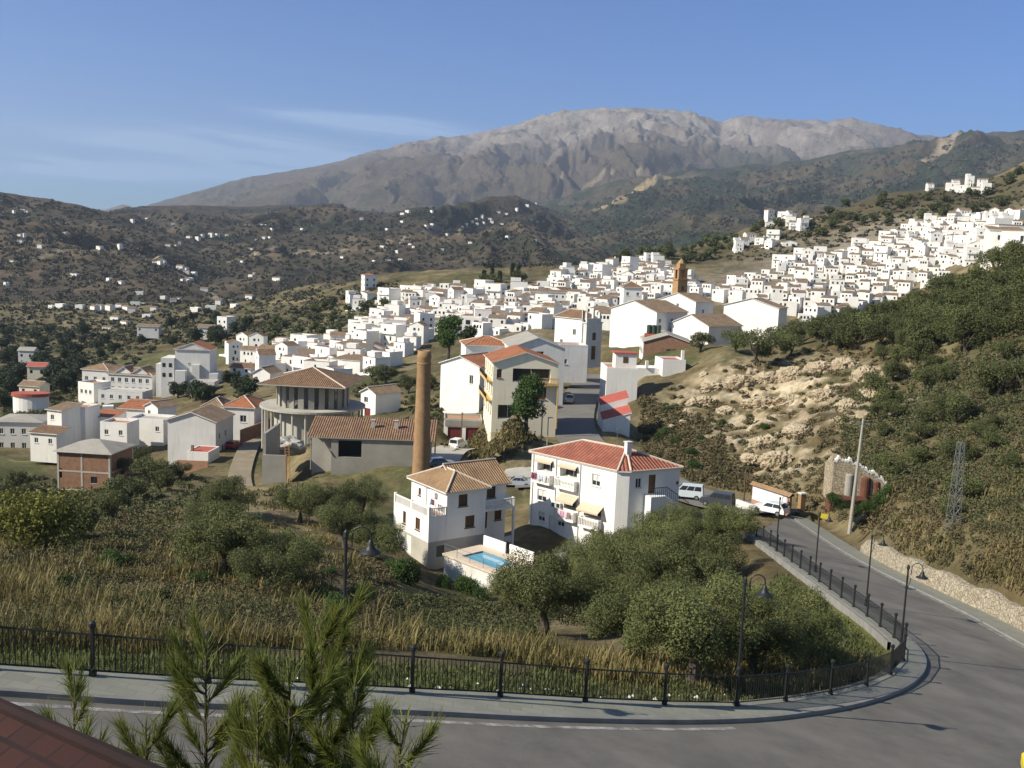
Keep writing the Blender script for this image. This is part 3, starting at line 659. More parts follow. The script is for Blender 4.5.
def wall_face(mb, f, z0, z1, holes, m=0):
    ss = sorted({0.0, f.L} | {h[0] for h in holes} | {h[0] + h[2] for h in holes}); zs = sorted({z0, z1} | {h[1] for h in holes} | {h[1] + h[3] for h in holes})
    for a, b in zip(ss, ss[1:]):
        if b - a < 1e-4: continue
        for c, d in zip(zs, zs[1:]):
            sm, zm = (a + b) / 2, (c + d) / 2
            if any(h[0] < sm < h[0] + h[2] and h[1] < zm < h[1] + h[3] for h in holes): continue
            mb.poly([f.at(a, c), f.at(b, c), f.at(b, d), f.at(a, d)], m, [(a, c), (b, c), (b, d), (a, d)])
    for h in holes:
        s0, z, w, hh = h[:4]; dp = -STY[h[4]][0]; s1, zt = s0 + w, z + hh
        mb.poly([f.at(s0, z), f.at(s0, z, dp), f.at(s0, zt, dp), f.at(s0, zt)][::-1], m); mb.poly([f.at(s1, z), f.at(s1, zt), f.at(s1, zt, dp), f.at(s1, z, dp)][::-1], m)
        mb.poly([f.at(s0, zt), f.at(s0, zt, dp), f.at(s1, zt, dp), f.at(s1, zt)][::-1], m); mb.poly([f.at(s0, z), f.at(s1, z), f.at(s1, z, dp), f.at(s0, z, dp)][::-1], m)
def fit_opening(root, f, h):
    s0, z, w, hh, st = h[:5]; dp, pm, fm, nm, pn = STY[st]
    if nm is None: return None
    if st == 'small':
        mb = MB(); mb.poly([f.at(s0, z, -dp), f.at(s0 + w, z, -dp), f.at(s0 + w, z + hh, -dp), f.at(s0, z + hh, -dp)], 0); mb.poly([f.at(s0 - .06, z - .07, .05), f.at(s0 + w + .06, z - .07, .05), f.at(s0 + w + .06, z - .02, .05), f.at(s0 - .06, z - .02, .05)], 1)
        return mb.build(nm, [MT[pm], MT['frame']], root)
    mb = MB(); t = .07; a, b = -dp + .01, -dp + .07
    f.box(mb, s0, s0 + t, z, z + hh, a, b); f.box(mb, s0 + w - t, s0 + w, z, z + hh, a, b); f.box(mb, s0 + t, s0 + w - t, z + hh - t, z + hh, a, b)
    f.box(mb, s0 + t, s0 + w - t, z, z + t, a, b)
    if st in ('win', 'brn', 'log', 'bld'): f.box(mb, s0 + w / 2 - .03, s0 + w / 2 + .03, z + t, z + hh - t, a, b - .005)
    if st in ('win', 'brn', 'bld'): f.box(mb, s0 - .08, s0 + w + .08, z - .09, z - .003, .004, .10)
    o = mb.build(nm, MT[fm], root)
    mb = MB(); f.box(mb, s0, s0 + w, z, z + hh, a - .03, a)
    if st == 'bld': f.box(mb, s0 + t, s0 + w - t, z + t, z + hh * .42, a + .004, a + .02, 1)
    mb.build(pn, [MT[pm], MT['glass']], o); return o
def slope_roof(mb, polys, drop=.16, mt=0, me=1):
    for p in polys: mb.poly(p, mt)
def roof(root, kind, x0, x1, y0, y1, ze, h, ov=.35, mat='tile_brown', wallmb=None, caps=True, edge='white_old'):
    """tiled roof over a rectangle in the building's frame; returns the roof part"""
    mb = MB(); X0, X1, Y0, Y1 = x0 - ov, x1 + ov, y0 - ov, y1 + ov; z = ze + .03; lines = []
    sx, sy = X1 - X0, Y1 - Y0
    if kind == 'hip':
        if sx > sy: r0, r1 = (X0 + sy / 2, (Y0 + Y1) / 2, z + h), (X1 - sy / 2, (Y0 + Y1) / 2, z + h)
        else: r0, r1 = ((X0 + X1) / 2, Y0 + sx / 2, z + h), ((X0 + X1) / 2, Y1 - sx / 2, z + h)
        A, B, C, D = (X0, Y0, z), (X1, Y0, z), (X1, Y1, z), (X0, Y1, z)
        if sx > sy: ps = [[A, B, r1, r0], [B, C, r1], [C, D, r0, r1], [D, A, r0]]; lines = [(A, r0), (B, r1), (C, r1), (D, r0), (r0, r1)]
        else: ps = [[A, B, r0], [B, C, r1, r0], [C, D, r1], [D, A, r0, r1]]; lines = [(A, r0), (B, r0), (C, r1), (D, r1), (r0, r1)]
    elif kind == 'gx':
        ym = (y0 + y1) / 2; k = h / max(ym - y0, .1) * ov; z2 = z - k
        A, B, C, D = (X0, Y0, z2), (X1, Y0, z2), (X1, Y1, z2), (X0, Y1, z2); r0, r1 = (X0, ym, z + h), (X1, ym, z + h)
        ps = [[A, B, r1, r0], [C, D, r0, r1]]; lines = [(r0, r1)]
        if wallmb is not None: wallmb.poly([(x0, y1, ze), (x0, y0, ze), (x0, ym, ze + h)], 0); wallmb.poly([(x1, y0, ze), (x1, y1, ze), (x1, ym, ze + h)], 0)
    elif kind == 'gy':
        xm = (x0 + x1) / 2; k = h / max(xm - x0, .1) * ov; z2 = z - k
        A, B, C, D = (X0, Y0, z2), (X1, Y0, z2), (X1, Y1, z2), (X0, Y1, z2); r0, r1 = (xm, Y0, z + h), (xm, Y1, z + h)
        ps = [[B, C, r1, r0], [D, A, r0, r1]]; lines = [(r0, r1)]
        if wallmb is not None: wallmb.poly([(x0, y0, ze), (x1, y0, ze), (xm, y0, ze + h)], 0); wallmb.poly([(x1, y1, ze), (x0, y1, ze), (xm, y1, ze + h)], 0)
    elif kind == 'sy':      # single slope, low in front
        A, B, C, D = (X0, Y0, z), (X1, Y0, z), (X1, Y1, z + h), (X0, Y1, z + h); ps = [[A, B, C, D]]
        if wallmb is not None:
            wallmb.poly([(x1, y0, ze), (x1, y1, ze), (x1, y1, ze + h)], 0); wallmb.poly([(x0, y1, ze), (x0, y0, ze), (x0, y1, ze + h)], 0); wallmb.poly([(x1, y1, ze), (x0, y1, ze), (x0, y1, ze + h), (x1, y1, ze + h)], 0)
    elif kind == 'sx':      # single slope, low on the left
        A, B, C, D = (X0, Y0, z), (X1, Y0, z + h), (X1, Y1, z + h), (X0, Y1, z); ps = [[B, C, D, A][2:] + [B, C, D, A][:2]]
        if wallmb is not None:
            wallmb.poly([(x0, y0, ze), (x1, y0, ze), (x1, y0, ze + h)], 0); wallmb.poly([(x1, y1, ze), (x0, y1, ze), (x1, y1, ze + h)], 0); wallmb.poly([(x1, y0, ze), (x1, y1, ze), (x1, y1, ze + h), (x1, y0, ze + h)], 0)
    th = .15
    for p in ps:
        mb.poly(p, 0); q = [(a[0], a[1], a[2] - th) for a in p]; mb.poly(q[::-1], 1)
        for i in range(len(p)):
            j = (i + 1) % len(p); mb.poly([q[i], q[j], p[j], p[i]], 1)
    o = mb.build('roof', [MT[mat], MT[edge]], root)
    if caps and lines:
        mc = MB()
        for a, b in lines: mc.tube([Vector(a) + Vector((0, 0, .03)), Vector(b) + Vector((0, 0, .03))], .11, 6)
        mc.build('ridge_cap', MT['stonetrim'], o)
    return o
def flat_roof(root, x0, x1, y0, y1, ze, par=.7, mat='terracotta', cap='white', t=.2):
    mb = MB(); mb.poly([(x0 + .01, y0 + .01, ze), (x1 - .01, y0 + .01, ze), (x1 - .01, y1 - .01, ze), (x0 + .01, y1 - .01, ze)], 0); o = mb.build('roof', MT[mat], root)
    if par:
        mb = MB()
        for a in ((x0, x1, y0, y0 + t), (x0, x1, y1 - t, y1), (x0, x0 + t, y0 + t, y1 - t), (x1 - t, x1, y0 + t, y1 - t)): mb.box(*a, ze - .001, ze + par)
        mb.build('parapet', MT[cap], root)
    return o
def faces_of(poly): return [Face(poly[i], poly[(i + 1) % len(poly)]) for i in range(len(poly))]
def rect_walls(mb, x0, x1, y0, y1, z0, z1, holes, m=0):
    fs = faces_of([(x0, y0), (x1, y0), (x1, y1), (x0, y1)])
    for i, f in enumerate(fs): wall_face(mb, f, z0, z1, holes.get(i, []), m)
    return fs
def bld(name, label, cat, n, d, ang, wR, wL, H, rf=('gx', 1.5, 'tile_brown'), wall='white', holes=None, found=3.0, group=None, anchor='eave', base_cap=None, ov=.35, wallname='wall'):
    """house on a rectangle: n = pixel of its front left eave corner at distance d, R axis turned by ang degrees"""
    holes = holes or {}
    e = P(n[0], n[1], d); root = empty(name, (e.x, e.y, e.z - H), math.radians(ang), label, cat, group)
    mb = MB(); fs = rect_walls(mb, 0, wR, 0, wL, -found, H, holes)
    if rf[0] == 'flat': flat_roof(root, 0, wR, 0, wL, H, rf[1], rf[2], rf[3] if len(rf) > 3 else wall)
    else: roof(root, rf[0], 0, wR, 0, wL, H, rf[1], ov, rf[2], mb, caps=len(rf) < 4)
    mb.build(wallname, MT[wall], root)
    for i, hs in holes.items():
        for h in hs: fit_opening(root, fs[i], h)
    return root, fs
def grid_holes(L, nx, zs, w, h, st, x0=.9):
    o = []; 
    for z in zs:
        for k in range(nx):
            s = x0 + (L - 2 * x0 - w) * (k / max(nx - 1, 1)); o.append((s, z, w, h, st))
    return o
def balustrade(mb, f, s0, s1, z, h, d0, d1, step=.22):
    f.box(mb, s0, s1, z + h - .09, z + h, d0, d1); f.box(mb, s0, s1, z, z + .07, d0, d1)
    n = max(2, int((s1 - s0) / step)); m = (d0 + d1) / 2
    for k in range(n + 1):
        a = s0 + (s1 - s0 - .08) * k / n; f.box(mb, a, a + .08, z + .07, z + h - .09, m - .04, m + .04)

# ---- the big white block with the red hipped roof
ze = P(617, 471, 104).z
A = P(617, 471, 104); B = Pz(630, 471.5, ze); C = Pz(680, 467.5, ze); D = Pz(532, 452, ze); E = D + (C - B) * 1.02; E.z = ze
H = 9.3
ang = math.atan2((C - B).y, (C - B).x); root = empty('apartment_block', (A.x, A.y, ze - H), ang, 'large three-storey white block with a red hipped roof, awnings and laundry, behind the olive grove', 'apartment block')
Ri = Matrix.Rotation(-ang, 3, 'Z'); loc = lambda w: tuple((Ri @ (w - A)).xy)
poly = [loc(A), loc(B), loc(C), loc(E), loc(D)]; fs = faces_of(poly)
fl, fr = fs[4], fs[1]
zt = H
LH = [(0.9, zt - 1.95, 2.3, 1.35, 'log'), (4.3, zt - 2.0, 2.5, 1.4, 'log'), (8.9, zt - 2.15, 1.15, 1.3, 'bld'), (1.1, zt - 5.4, 1.4, 1.35, 'bld'), (5.1, zt - 5.5, 1.8, 1.3, 'log'), (8.0, zt - 5.75, 2.4, 1.15, 'log'), (1.4, zt - 7.7, 1.0, 1.1, 'bld'), (3.0, zt - 8.7, .9, 2.0, 'wdoor'), (4.3, zt - 7.7, 1.0, 1.2, 'bld'), (9.5, zt - 8.7, 1.6, 1.5, 'win')]
RH = [(.8, zt - 1.9, .75, 1.1, 'win'), (2.5, zt - 2.6, .9, 2.05, 'door'), (6.2, zt - 1.9, .4, .4, 'small')]
mb = MB()
for i, f in enumerate(fs): wall_face(mb, f, -3.5, H, LH if i == 4 else RH if i == 1 else [])
mb.build('wall', MT['white'], root)
for h in LH: fit_opening(root, fl, h)
for h in RH: fit_opening(root, fr, h)
ctr2 = [sum(p[0] for p in poly) / 5, sum(p[1] for p in poly) / 5]
ex = [(p[0] + (p[0] - ctr2[0]) * .045, p[1] + (p[1] - ctr2[1]) * .045, H + .05) for p in poly]
fm = lambda a, b, t: (a[0] + (b[0] - a[0]) * t, a[1] + (b[1] - a[1]) * t)
mid1 = fm(poly[2], poly[3], .5); mid2 = fm(poly[0], poly[4], .0)
# hip: ridge parallel to the long left facade
v_long = Vector((poly[4][0] - poly[0][0], poly[4][1] - poly[0][1])); cN = fm(fm(poly[0], poly[1], .6), poly[2], .5); cF = fm(poly[4], poly[3], .5)
r0 = (*fm(cN, cF, .27), H + 1.75); r1 = (*fm(cN, cF, .72), H + 1.75)
mb = MB()
pl = [[ex[4], ex[0], r0, r1], [ex[0], ex[1], r0], [ex[1], ex[2], r0], [ex[2], ex[3], r1, r0], [ex[3], ex[4], r1]]
for p in pl:
    mb.poly(p, 0); q = [(a[0], a[1], a[2] - .16) for a in p]; mb.poly(q[::-1], 1); mb.poly([q[0], q[1], p[1], p[0]], 1)
rf = mb.build('roof', [MT['tile_red'], MT['white_old']], root)
mc = MB()
for a, b in ((ex[0], r0), (ex[1], r0), (ex[2], r0), (ex[3], r1), (ex[4], r1), (r0, r1)): mc.tube([Vector(a) + Vector((0, 0, .04)), Vector(b) + Vector((0, 0, .04))], .12, 6)
for i in (1, 2, 3, 4): mc.tube([Vector(ex[i]), Vector(ex[(i + 1) % 5])], .09, 6)
mc.build('ridge_cap', MT['stonetrim'], rf)
mb = MB(); cx, cy = fm(r0, ex[1], .25); mb.box(cx - .3, cx + .3, cy - .3, cy + .3, H + .8, H + 2.6); mb.box(cx - .38, cx + .38, cy - .38, cy + .38, H + 2.6, H + 2.72); mb.build('chimney', MT['white_old'], rf)
mb = MB(); mb.tube([(cx - 1.2, cy + .4, H + .8), (cx - 1.2, cy + .4, H + 4.2)], .03, 5)
for k, w in enumerate((.9, .7, .5)): mb.tube([(cx - 1.2 - w / 2, cy + .4, H + 4.1 - k * .25), (cx - 1.2 + w / 2, cy + .4, H + 4.1 - k * .25)], .02, 4)
mb.build('aerial', MT['steel'], rf)
for s0, s1, z in ((.7, 3.4, zt - 3.05), (4.1, 7.0, zt - 3.05), (4.9, 7.1, zt - 6.55), (7.8, 10.6, zt - 6.7)):
    mb = MB(); fl.box(mb, s0, s1, z - .16, z, .002, .7); balustrade(mb, fl, s0, s1, z + .003, .95, .58, .7); fl.box(mb, s0, s0 + .1, z + .003, z + .95, .01, .57); fl.box(mb, s1 - .1, s1, z + .003, z + .95, .01, .57); mb.build('balcony', MT['white'], root)
MT['awning'] = pmat('beige_canvas', (.58, .48, .36), (.5, .41, .3), 3)
for s0, s1, z in ((.8, 3.3, zt - .45), (4.3, 6.9, zt - .45), (4.7, 7.2, zt - 3.85), (7.7, 10.7, zt - 4.25)):
    mb = MB(); dd = .45 if z > zt - 1 else 1.0; lo = z - (.25 if z > zt - 1 else .62)
    mb.poly([fl.at(s0, z, .03), fl.at(s0, lo, dd), fl.at(s1, lo, dd), fl.at(s1, z, .03)]); mb.poly([fl.at(s0, z, .0), fl.at(s1, z, .0), fl.at(s1, lo - .05, dd), fl.at(s0, lo - .05, dd)])
    mb.poly([fl.at(s0, lo, dd), fl.at(s0, lo - .2, dd), fl.at(s1, lo - .2, dd), fl.at(s1, lo, dd)]); mb.build('awning', MT['awning'], root)
for s in (3.55, 4.25):
    mb = MB(); fl.box(mb, s, s + .62, zt - 5.6, zt - 5.0, .06, .38); fl.box(mb, s + .08, s + .54, zt - 5.53, zt - 5.07, .381, .40, 1); mb.build('air_conditioner', [MT['frame'], MT['glass']], root)
for s in (.35, 3.8, 7.3):
    mb = MB(); mb.tube([fl.at(s, zt - .2, .08), fl.at(s, -1.5, .08)], .05, 5); mb.build('drain_pipe', MT['white_old'], root)
# outside stair on the shaded side
mb = MB(); fr.box(mb, 2.0, 4.0, -3.5, zt - 2.68, .002, 1.3)
for k in range(11): fr.box(mb, 4.0 + k * .28, 4.0 + (k + 1) * .28, -3.5, zt - 2.68 - (k + 1) * .18, .002, 1.3)
st = mb.build('outside_stair', MT['white'], root)
mb = MB(); a0, a1, a2 = fr.at(2.0, zt - 1.7, 1.27), fr.at(4.0, zt - 1.7, 1.27), fr.at(7.1, zt - 3.7, 1.27)
mb.tube([a0, a1, a2], .04, 5)
for k in range(20):
    t = k / 19; s = 2.0 + 5.1 * t; zz = zt - 1.7 if s < 4 else zt - 1.7 - (s - 4) / 3.1 * 2.0; mb.tube([fr.at(s, zz, 1.27), fr.at(s, zz - 1.0, 1.27)], .022, 4)
mb.build('stair_railing', MT['iron'], st)
mb = MB(); f2 = Face(fr.at(2.0, 0, 1.3)[:2], fr.at(7.0, 0, 1.3)[:2]); fit = f2
mb = MB(); f2.box(mb, 2.6, 3.4, zt - 6.9, zt - 4.9, .004, .06); mb.build('cellar_door', MT['glass'], st)
# paved yard on its left with the low white wall
mb = MB(); fl.box(mb, 0, 13, -.6, .05, .02, 5.0); tag(mb.build('yard', MT['concrete_lt']), kind='structure').matrix_world = root.matrix_basis
def laundry(f, m, s0, s1, z, d, cols, label):
    """washing over a balcony rail: separate cloths with folds"""
    mb = MB(); n = len(cols); mats = []
    for k, c in enumerate(cols):
        a = s0 + (s1 - s0) * k / n; b = s0 + (s1 - s0) * (k + .86) / n; hh = .55 + .35 * random.random(); q = 5
        for i in range(q):
            u0, u1 = a + (b - a) * i / q, a + (b - a) * (i + 1) / q; w0, w1 = .04 * math.sin(i * 2.1 + k), .04 * math.sin((i + 1) * 2.1 + k)
            mb.poly([f.at(u0, z - hh, d + w0 + .05), f.at(u1, z - hh, d + w1 + .05), f.at(u1, z, d), f.at(u0, z, d)], k); mb.poly([f.at(u1, z - hh, d + w1 + .02), f.at(u0, z - hh, d + w0 + .02), f.at(u0, z, d - .02), f.at(u1, z, d - .02)], k)
        key = 'cloth_%d_%d_%d' % tuple(int(x * 100) for x in c); MT.setdefault(key, pmat('laundry_cloth', c, tuple(x * .85 for x in c), 6)); mats.append(MT[key])
    o = mb.build('laundry', mats); o.matrix_world = m; return tag(o, label, 'laundry')
laundry(fl, root.matrix_basis, .75, 3.0, zt - 2.1, .78, [(.16, .03, .06), (.2, .05, .1), (.6, .6, .66), (.55, .6, .7), (.66, .66, .66)], 'dark red and pale washing hung over the top left balcony of the white block')
laundry(fl, root.matrix_basis, 4.95, 6.8, zt - 5.6, .80, [(.6, .45, .52), (.62, .3, .45), (.65, .55, .6), (.3, .18, .22)], 'pink washing hung over the middle balcony of the white block')

# ---- the white villa with the roof terrace
O = P(429, 514, 98); va = 36.0
root = empty('villa', (O.x, O.y, -31.6), math.radians(va), 'white villa with brown tiled roofs and a balustraded roof terrace above the pool', 'villa')
z1, z2, z3 = 2.2, 4.75, 7.2           # top of the basement, terrace floor, eave
mb = MB(); bh = {0: [(1.0, .5, 1.0, 1.2, 'small')], 3: [(2.6, .1, 1.2, 1.9, 'wdoor')]}
bf = rect_walls(mb, 0, 6.9, 0, 7.2, -3, z1, bh); mb.build('basement_wall', MT['concrete_lt'], root)
for i in bh:
    for h in bh[i]: fit_opening(root, bf[i], h)
mb = MB()
hl = {0: [(4.4, z1 + .95, 1.15, 1.25, 'brn')], 3: [(2.0, z1 + .8, .6, 1.3, 'brn'), (4.6, z1 + .8, .9, 1.25, 'brn')]}
lf_ = rect_walls(mb, 0, 6.9, 0, 7.2, z1, z2, hl)
hu = {0: [(1.4, z2 + .75, 1.1, 1.25, 'brn')], 3: [(1.5, z2 + .9, .5, .8, 'brn'), (3.0, z2 + .05, .75, 2.0, 'wdoor')]}
uf = rect_walls(mb, 2.1, 6.9, 0.004, 7.2, z2 + .004, z3, hu)
hw = {0: [(.35, z1 + .05, 1.0, 2.1, 'door'), (2.3, z1 + .75, .9, 1.1, 'brn'), (1.2, z2 + .75, 1.1, 1.4, 'brn')]}
wf_ = rect_walls(mb, 6.904, 10.6, 1.6, 7.2, z1 - 2.5, z3, hw)
mb.build('wall', MT['white'], root)
for fs_, hd in ((lf_, hl), (uf, hu), (wf_, hw)):
    for i in hd:
        for h in hd[i]: fit_opening(root, fs_[i], h)
mb = MB(); mb.poly([(0, 0, z2 + .002), (2.1, 0, z2 + .002), (2.1, 7.2, z2 + .002), (0, 7.2, z2 + .002)]); mb.build('terrace_floor', MT['terracotta'], root)
mb = MB(); balustrade(mb, lf_[3], 0, 7.2, z2 + .01, .95, -.16, -.02, .2); lf_[3].box(mb, 3.5, 3.75, z2 + .01, z2 + 1.1, -.2, .01); lf_[3].box(mb, 6.95, 7.2, z2 + .01, z2 + 1.1, -.25, .01); lf_[3].box(mb, 0, .25, z2 + .01, z2 + 1.1, -.25, .01)
balustrade(mb, lf_[0], .25, 2.1, z2 + .01, .95, -.16, -.02, .2); mb.build('terrace_balustrade', MT['white'], root)
mb = MB(); mb.box(6.91, 10.8, .1, 1.59, z2 - .25, z2 - .05); bfc = Face((6.91, .1), (10.8, .1)); balustrade(mb, bfc, 0, 3.89, z2 - .045, .95, -.14, -.02); bfd = Face((10.8, .1), (10.8, 1.6)); balustrade(mb, bfd, .15, 1.5, z2 - .045, .95, -.14, -.02); mb.box(10.6, 10.8, .1, .3, z1 - 2.5, z2 - .25); mb.build('balcony', MT['white'], root)
mb = MB(); mb.poly([(7.2, 1.58, z1 + 2.35), (7.2, 1.0, z1 + 2.15), (8.6, 1.0, z1 + 2.15), (8.6, 1.58, z1 + 2.35)]); mb.poly([(7.2, 1.58, z1 + 2.25), (8.6, 1.58, z1 + 2.25), (8.6, 1.0, z1 + 2.05), (7.2, 1.0, z1 + 2.05)]); mb.build('door_canopy', MT['tile_tan'], root)
roof(root, 'hip', 2.1, 6.9, 0, 7.2, z3, 1.45, .4, 'tile_tan')
wm = MB(); roof(root, 'gx', 4.6, 10.6, 1.5, 7.2, z3 + .05, 1.75, .4, 'tile_tan', wm); wm.build('gable', MT['white'], root)
mb = MB(); uf[3].box(mb, 4.6, 5.3, z3 - 1.0, z3 - .5, .05, .32); mb.build('air_conditioner', MT['frame'], root)
laundry(uf[3], root.matrix_basis, 5.2, 6.6, z2 + 1.5, .9, [(.7, .7, .7), (.1, .12, .25), (.15, .05, .06), (.6, .6, .65)], 'white and dark washing hung on the roof terrace of the villa')

# ---- the pool on its raised deck
zp = P(496.7, 573.3, 91).z; A = P(496.7, 573.3, 91); Bl = Pz(443.5, 553.5, zp); Cr = Pz(534, 564, zp)
pa = math.atan2(-(Bl - A).x, (Bl - A).y); pa = (pa + math.atan2((Cr - A).y, (Cr - A).x)) / 2; wl, wr = (Bl - A).length, (Cr - A).length
root = empty('swimming_pool', (A.x, A.y, zp), pa, 'small blue swimming pool in a raised pale deck in front of the villa', 'pool')
mb = MB(); i0, i1, j0, j1 = .9, wr - 1.2, 1.0, wl - 1.6
for a in ((-.15, wr + .15, -.15, j0), (-.15, wr + .15, j1, wl + .15), (-.15, i0, j0, j1), (i1, wr + .15, j0, j1)): mb.box(*a, -.22, 0)
mb.build('deck', MT['stonetrim'], root)
mb = MB(); pf = rect_walls(mb, 0, wr, 0, wl, -4, -.22, {1: [(.5, -1.9, 1.2, 1.5, 'small')]}); mb.build('wall', MT['white_old'], root)
mb = MB()
for a, b, c, d in ((i0, j0, i1, j0), (i1, j0, i1, j1), (i1, j1, i0, j1), (i0, j1, i0, j0)): mb.poly([(c, d, -.22 + .22), (a, b, 0), (a, b, -1.4), (c, d, -1.4)])
mb.poly([(i0, j0, -1.4), (i1, j0, -1.4), (i1, j1, -1.4), (i0, j1, -1.4)]); mb.build('basin', MT['cyanpaint'], root)
mb = MB(); mb.poly([(i0, j0, -.17), (i1, j0, -.17), (i1, j1, -.17), (i0, j1, -.17)]); mb.build('water', MT['water'], root)
for a, b in ((.0, .47), (.55, 1.0)):
    mb = MB(); mb.box(wr + .16, wr + .30, .2 + (wl - .4) * a, .2 + (wl - .4) * b, -.1, 1.05); mb.build('white_panel', MT['white'], root)
mb = MB(); pp = [(0, wl), (0, 0), (wr, 0)]
for a, b in zip(pp, pp[1:]):
    n = 4
    for k in range(n + 1): x, y = fm(a, b, k / n); mb.tube([(x, y, .002), (x, y, 1.0)], .025, 4)
    mb.tube([(*a, 1.0), (*b, 1.0)], .018, 4); mb.tube([(*a, .55), (*b, .55)], .012, 4)
mb.build('railing', MT['steel'], root)
# ---- brick factory chimney
c = P(421, 472, 136.5); root = empty('factory_chimney', (c.x, c.y, c.z - .5), 0, 'tall round chimney of tan brick standing alone behind the villa', 'chimney')
mb = MB(); mb.lathe([(1.3, -3), (1.22, 1.2), (1.16, 4), (1.04, 10), (.92, 16.3), (.99, 16.5), (1.01, 16.9), (.92, 17.0), (.92, 17.5), (.7, 17.5), (.7, 14)], n=24); mb.build('shaft', MT['brick_old'], root, smooth=True)
mb = MB(); mb.lathe([(.93, 15.6), (.99, 15.65), (.99, 15.85), (.93, 15.9)], n=24); mb.build('collar', MT['brick_old'], root)

# ---- concrete hall under the long tiled lean-to roof
e = P(307.4, 436.5, 140); Hs = 6.3; root = empty('concrete_hall', (e.x, e.y, e.z - Hs), math.radians(2), 'unfinished grey concrete hall under one long brown tiled roof beside the brick chimney', 'hall')
mb = MB(); hs = [(4.6, 3.6, 3.4, 2.1, 'open')]; hall = faces_of([(3.4, 0), (17.4, 0), (17.4, 7), (3.4, 7)])
for i, f in enumerate(hall): wall_face(mb, f, -4, Hs - .1, [(1.0, 3.5, 3.3, 2.4, 'open')] if i == 0 else [])
mb.poly([(17.4, 0, Hs - .1), (17.4, 7, Hs - .1), (17.4, 7, Hs + 1.6)]); mb.poly([(17.4, 7, Hs - .1), (3.4, 7, Hs - .1), (3.4, 7, Hs + 1.6), (17.4, 7, Hs + 1.6)])
mb.poly([(3.4, 0, -.02), (17.4, 0, -.02), (17.4, 7, -.02), (3.4, 7, -.02)])
mb.build('wall', MT['concrete'], root)
mb = MB(); mb.box(.3, 3.38, 2.2, 7, -4, Hs + .3); mb.build('side_room', MT['concrete_lt'], root)
rm = roof(root, 'sy', .2, 17.9, 0, 7.2, Hs, 1.75, .3, 'tile_brown', None, caps=False, edge='concrete')
for x in (8.6, 12.0):
    mb = MB(); mb.box(x, x + .55, 3.6, 4.2, Hs + .5, Hs + 2.0); mb.box(x - .06, x + .61, 3.54, 4.26, Hs + 2.0, Hs + 2.1); mb.build('vent', MT['concrete_lt'], rm)
mb = MB(); mb.tube([(2.0, .05, Hs - .1), (3.6, -.1, Hs - 2.6)], .12, 5); mb.tube([(.5, .1, Hs - .1), (.5, .1, 1.5)], .09, 5); mb.build('strut', MT['concrete'], root)
# ---- round building with square tiled roof
c = P(313, 400, 172); zf, zr = -27.6, -23.5
root = empty('round_hall', (c.x, c.y, zf - 4.6), math.radians(-4), 'unfinished round concrete building with open bays under a brown pyramid roof', 'hall')
Zf, Zr = 4.6, 8.75
mb = MB(); mb.lathe([(6.6, -3), (6.6, Zf - .3)], n=40); mb.build('lower_wall', MT['concrete_lt'], root)
mb = MB(); mb.lathe([(9.0, Zf - .35), (9.05, Zf - .33), (9.05, Zf), (0, Zf)], n=56); mb.lathe([(0, Zf - .35), (9.0, Zf - .35)], n=56); mb.build('slab', MT['concrete_lt'], root)
for k in range(14):
    a = PI + PI * (k - .5) / 12; mb = MB(); x, y = 8.5 * math.cos(a), 8.5 * math.sin(a); mb.tube([(x, y, -3), (x, y, Zf - .35)], .2, 8); mb.build('column', MT['concrete_lt'], root)
mb = MB(); NB = 22
for k in range(NB):
    a0, a1 = 2 * PI * k / NB, 2 * PI * (k + .56) / NB; q = [(r_ * math.cos(t), r_ * math.sin(t)) for r_, t in ((6.2, a0), (6.2, a1), (5.85, a1), (5.85, a0))]; mb.prism(q[::-1] if False else q, Zf + .002, Zr - .5)
for r_ in (6.22,): mb.lathe([(r_, Zr - .5), (r_, Zr), (r_ - .4, Zr), (r_ - .4, Zr - .5), (r_, Zr - .5)], n=44)
mb.build('bay_wall', MT['concrete'], root)
mb = MB(); mb.lathe([(2.6, Zf + .003), (2.6, Zr)], n=20); mb.build('core', MT['concrete'], root)
roof(root, 'hip', -7.0, 7.0, -7.0, 7.02, Zr, 2.3, .5, 'tile_brown', edge='concrete_lt')

# ---- hillside houses that can be told apart
W3 = lambda L, zs, n=2, st='win', w=.9, h=1.1, x0=.9: grid_holes(L, n, zs, w, h, st, x0)
bld('white_hut', 'small white hut with a brown roof and a red door, left of the brick chimney', 'hut', (361, 391), 197, -38, 4.2, 7, 5.4, ('gy', 1.0, 'tile_old'), holes={0: [(.9, 3.3, 1.1, 1.1, 'win'), (1.1, .2, 1.7, 2.0, 'red')]})
r_, f_ = bld('cream_house', 'tall cream three-storey house with an orange roof and balconies, left of the street', 'house', (493.6, 361.7), 160, 8, 10.6, 12, 9.6, ('gy', 1.7, 'tile_orange', 0), 'cream',
   {3: W3(12, [.9, 4.1, 7.2], 4, 'brn', 1.0, 1.5, 1.0), 0: [(.6, 7.0, .8, 1.4, 'brn'), (3.2, 6.4, 6.2, 2.2, 'log'), (1.0, .3, 3.4, 2.3, 'log'), (6.2, 3.6, 2.6, 2.0, 'brn')]}, found=5)
for z in (3.3, 6.4):
    mb = MB(); f_[3].box(mb, .2, 11.9, z - .2, z, .002, 1.0); f_[3].box(mb, .2, 11.9, z + .001, z + .28, .95, 1.0); r2 = mb.build('balcony', MT['ochre'], r_)
    mb = MB(); f_[3].box(mb, .2, 11.9, z + .95, z + 1.0, .94, .99)
    for k in range(60): f_[3].box(mb, .25 + k * .197, .28 + k * .197, z + .28, z + .95, .95, .98)
    mb.build('balcony_railing', MT['iron'], r2)
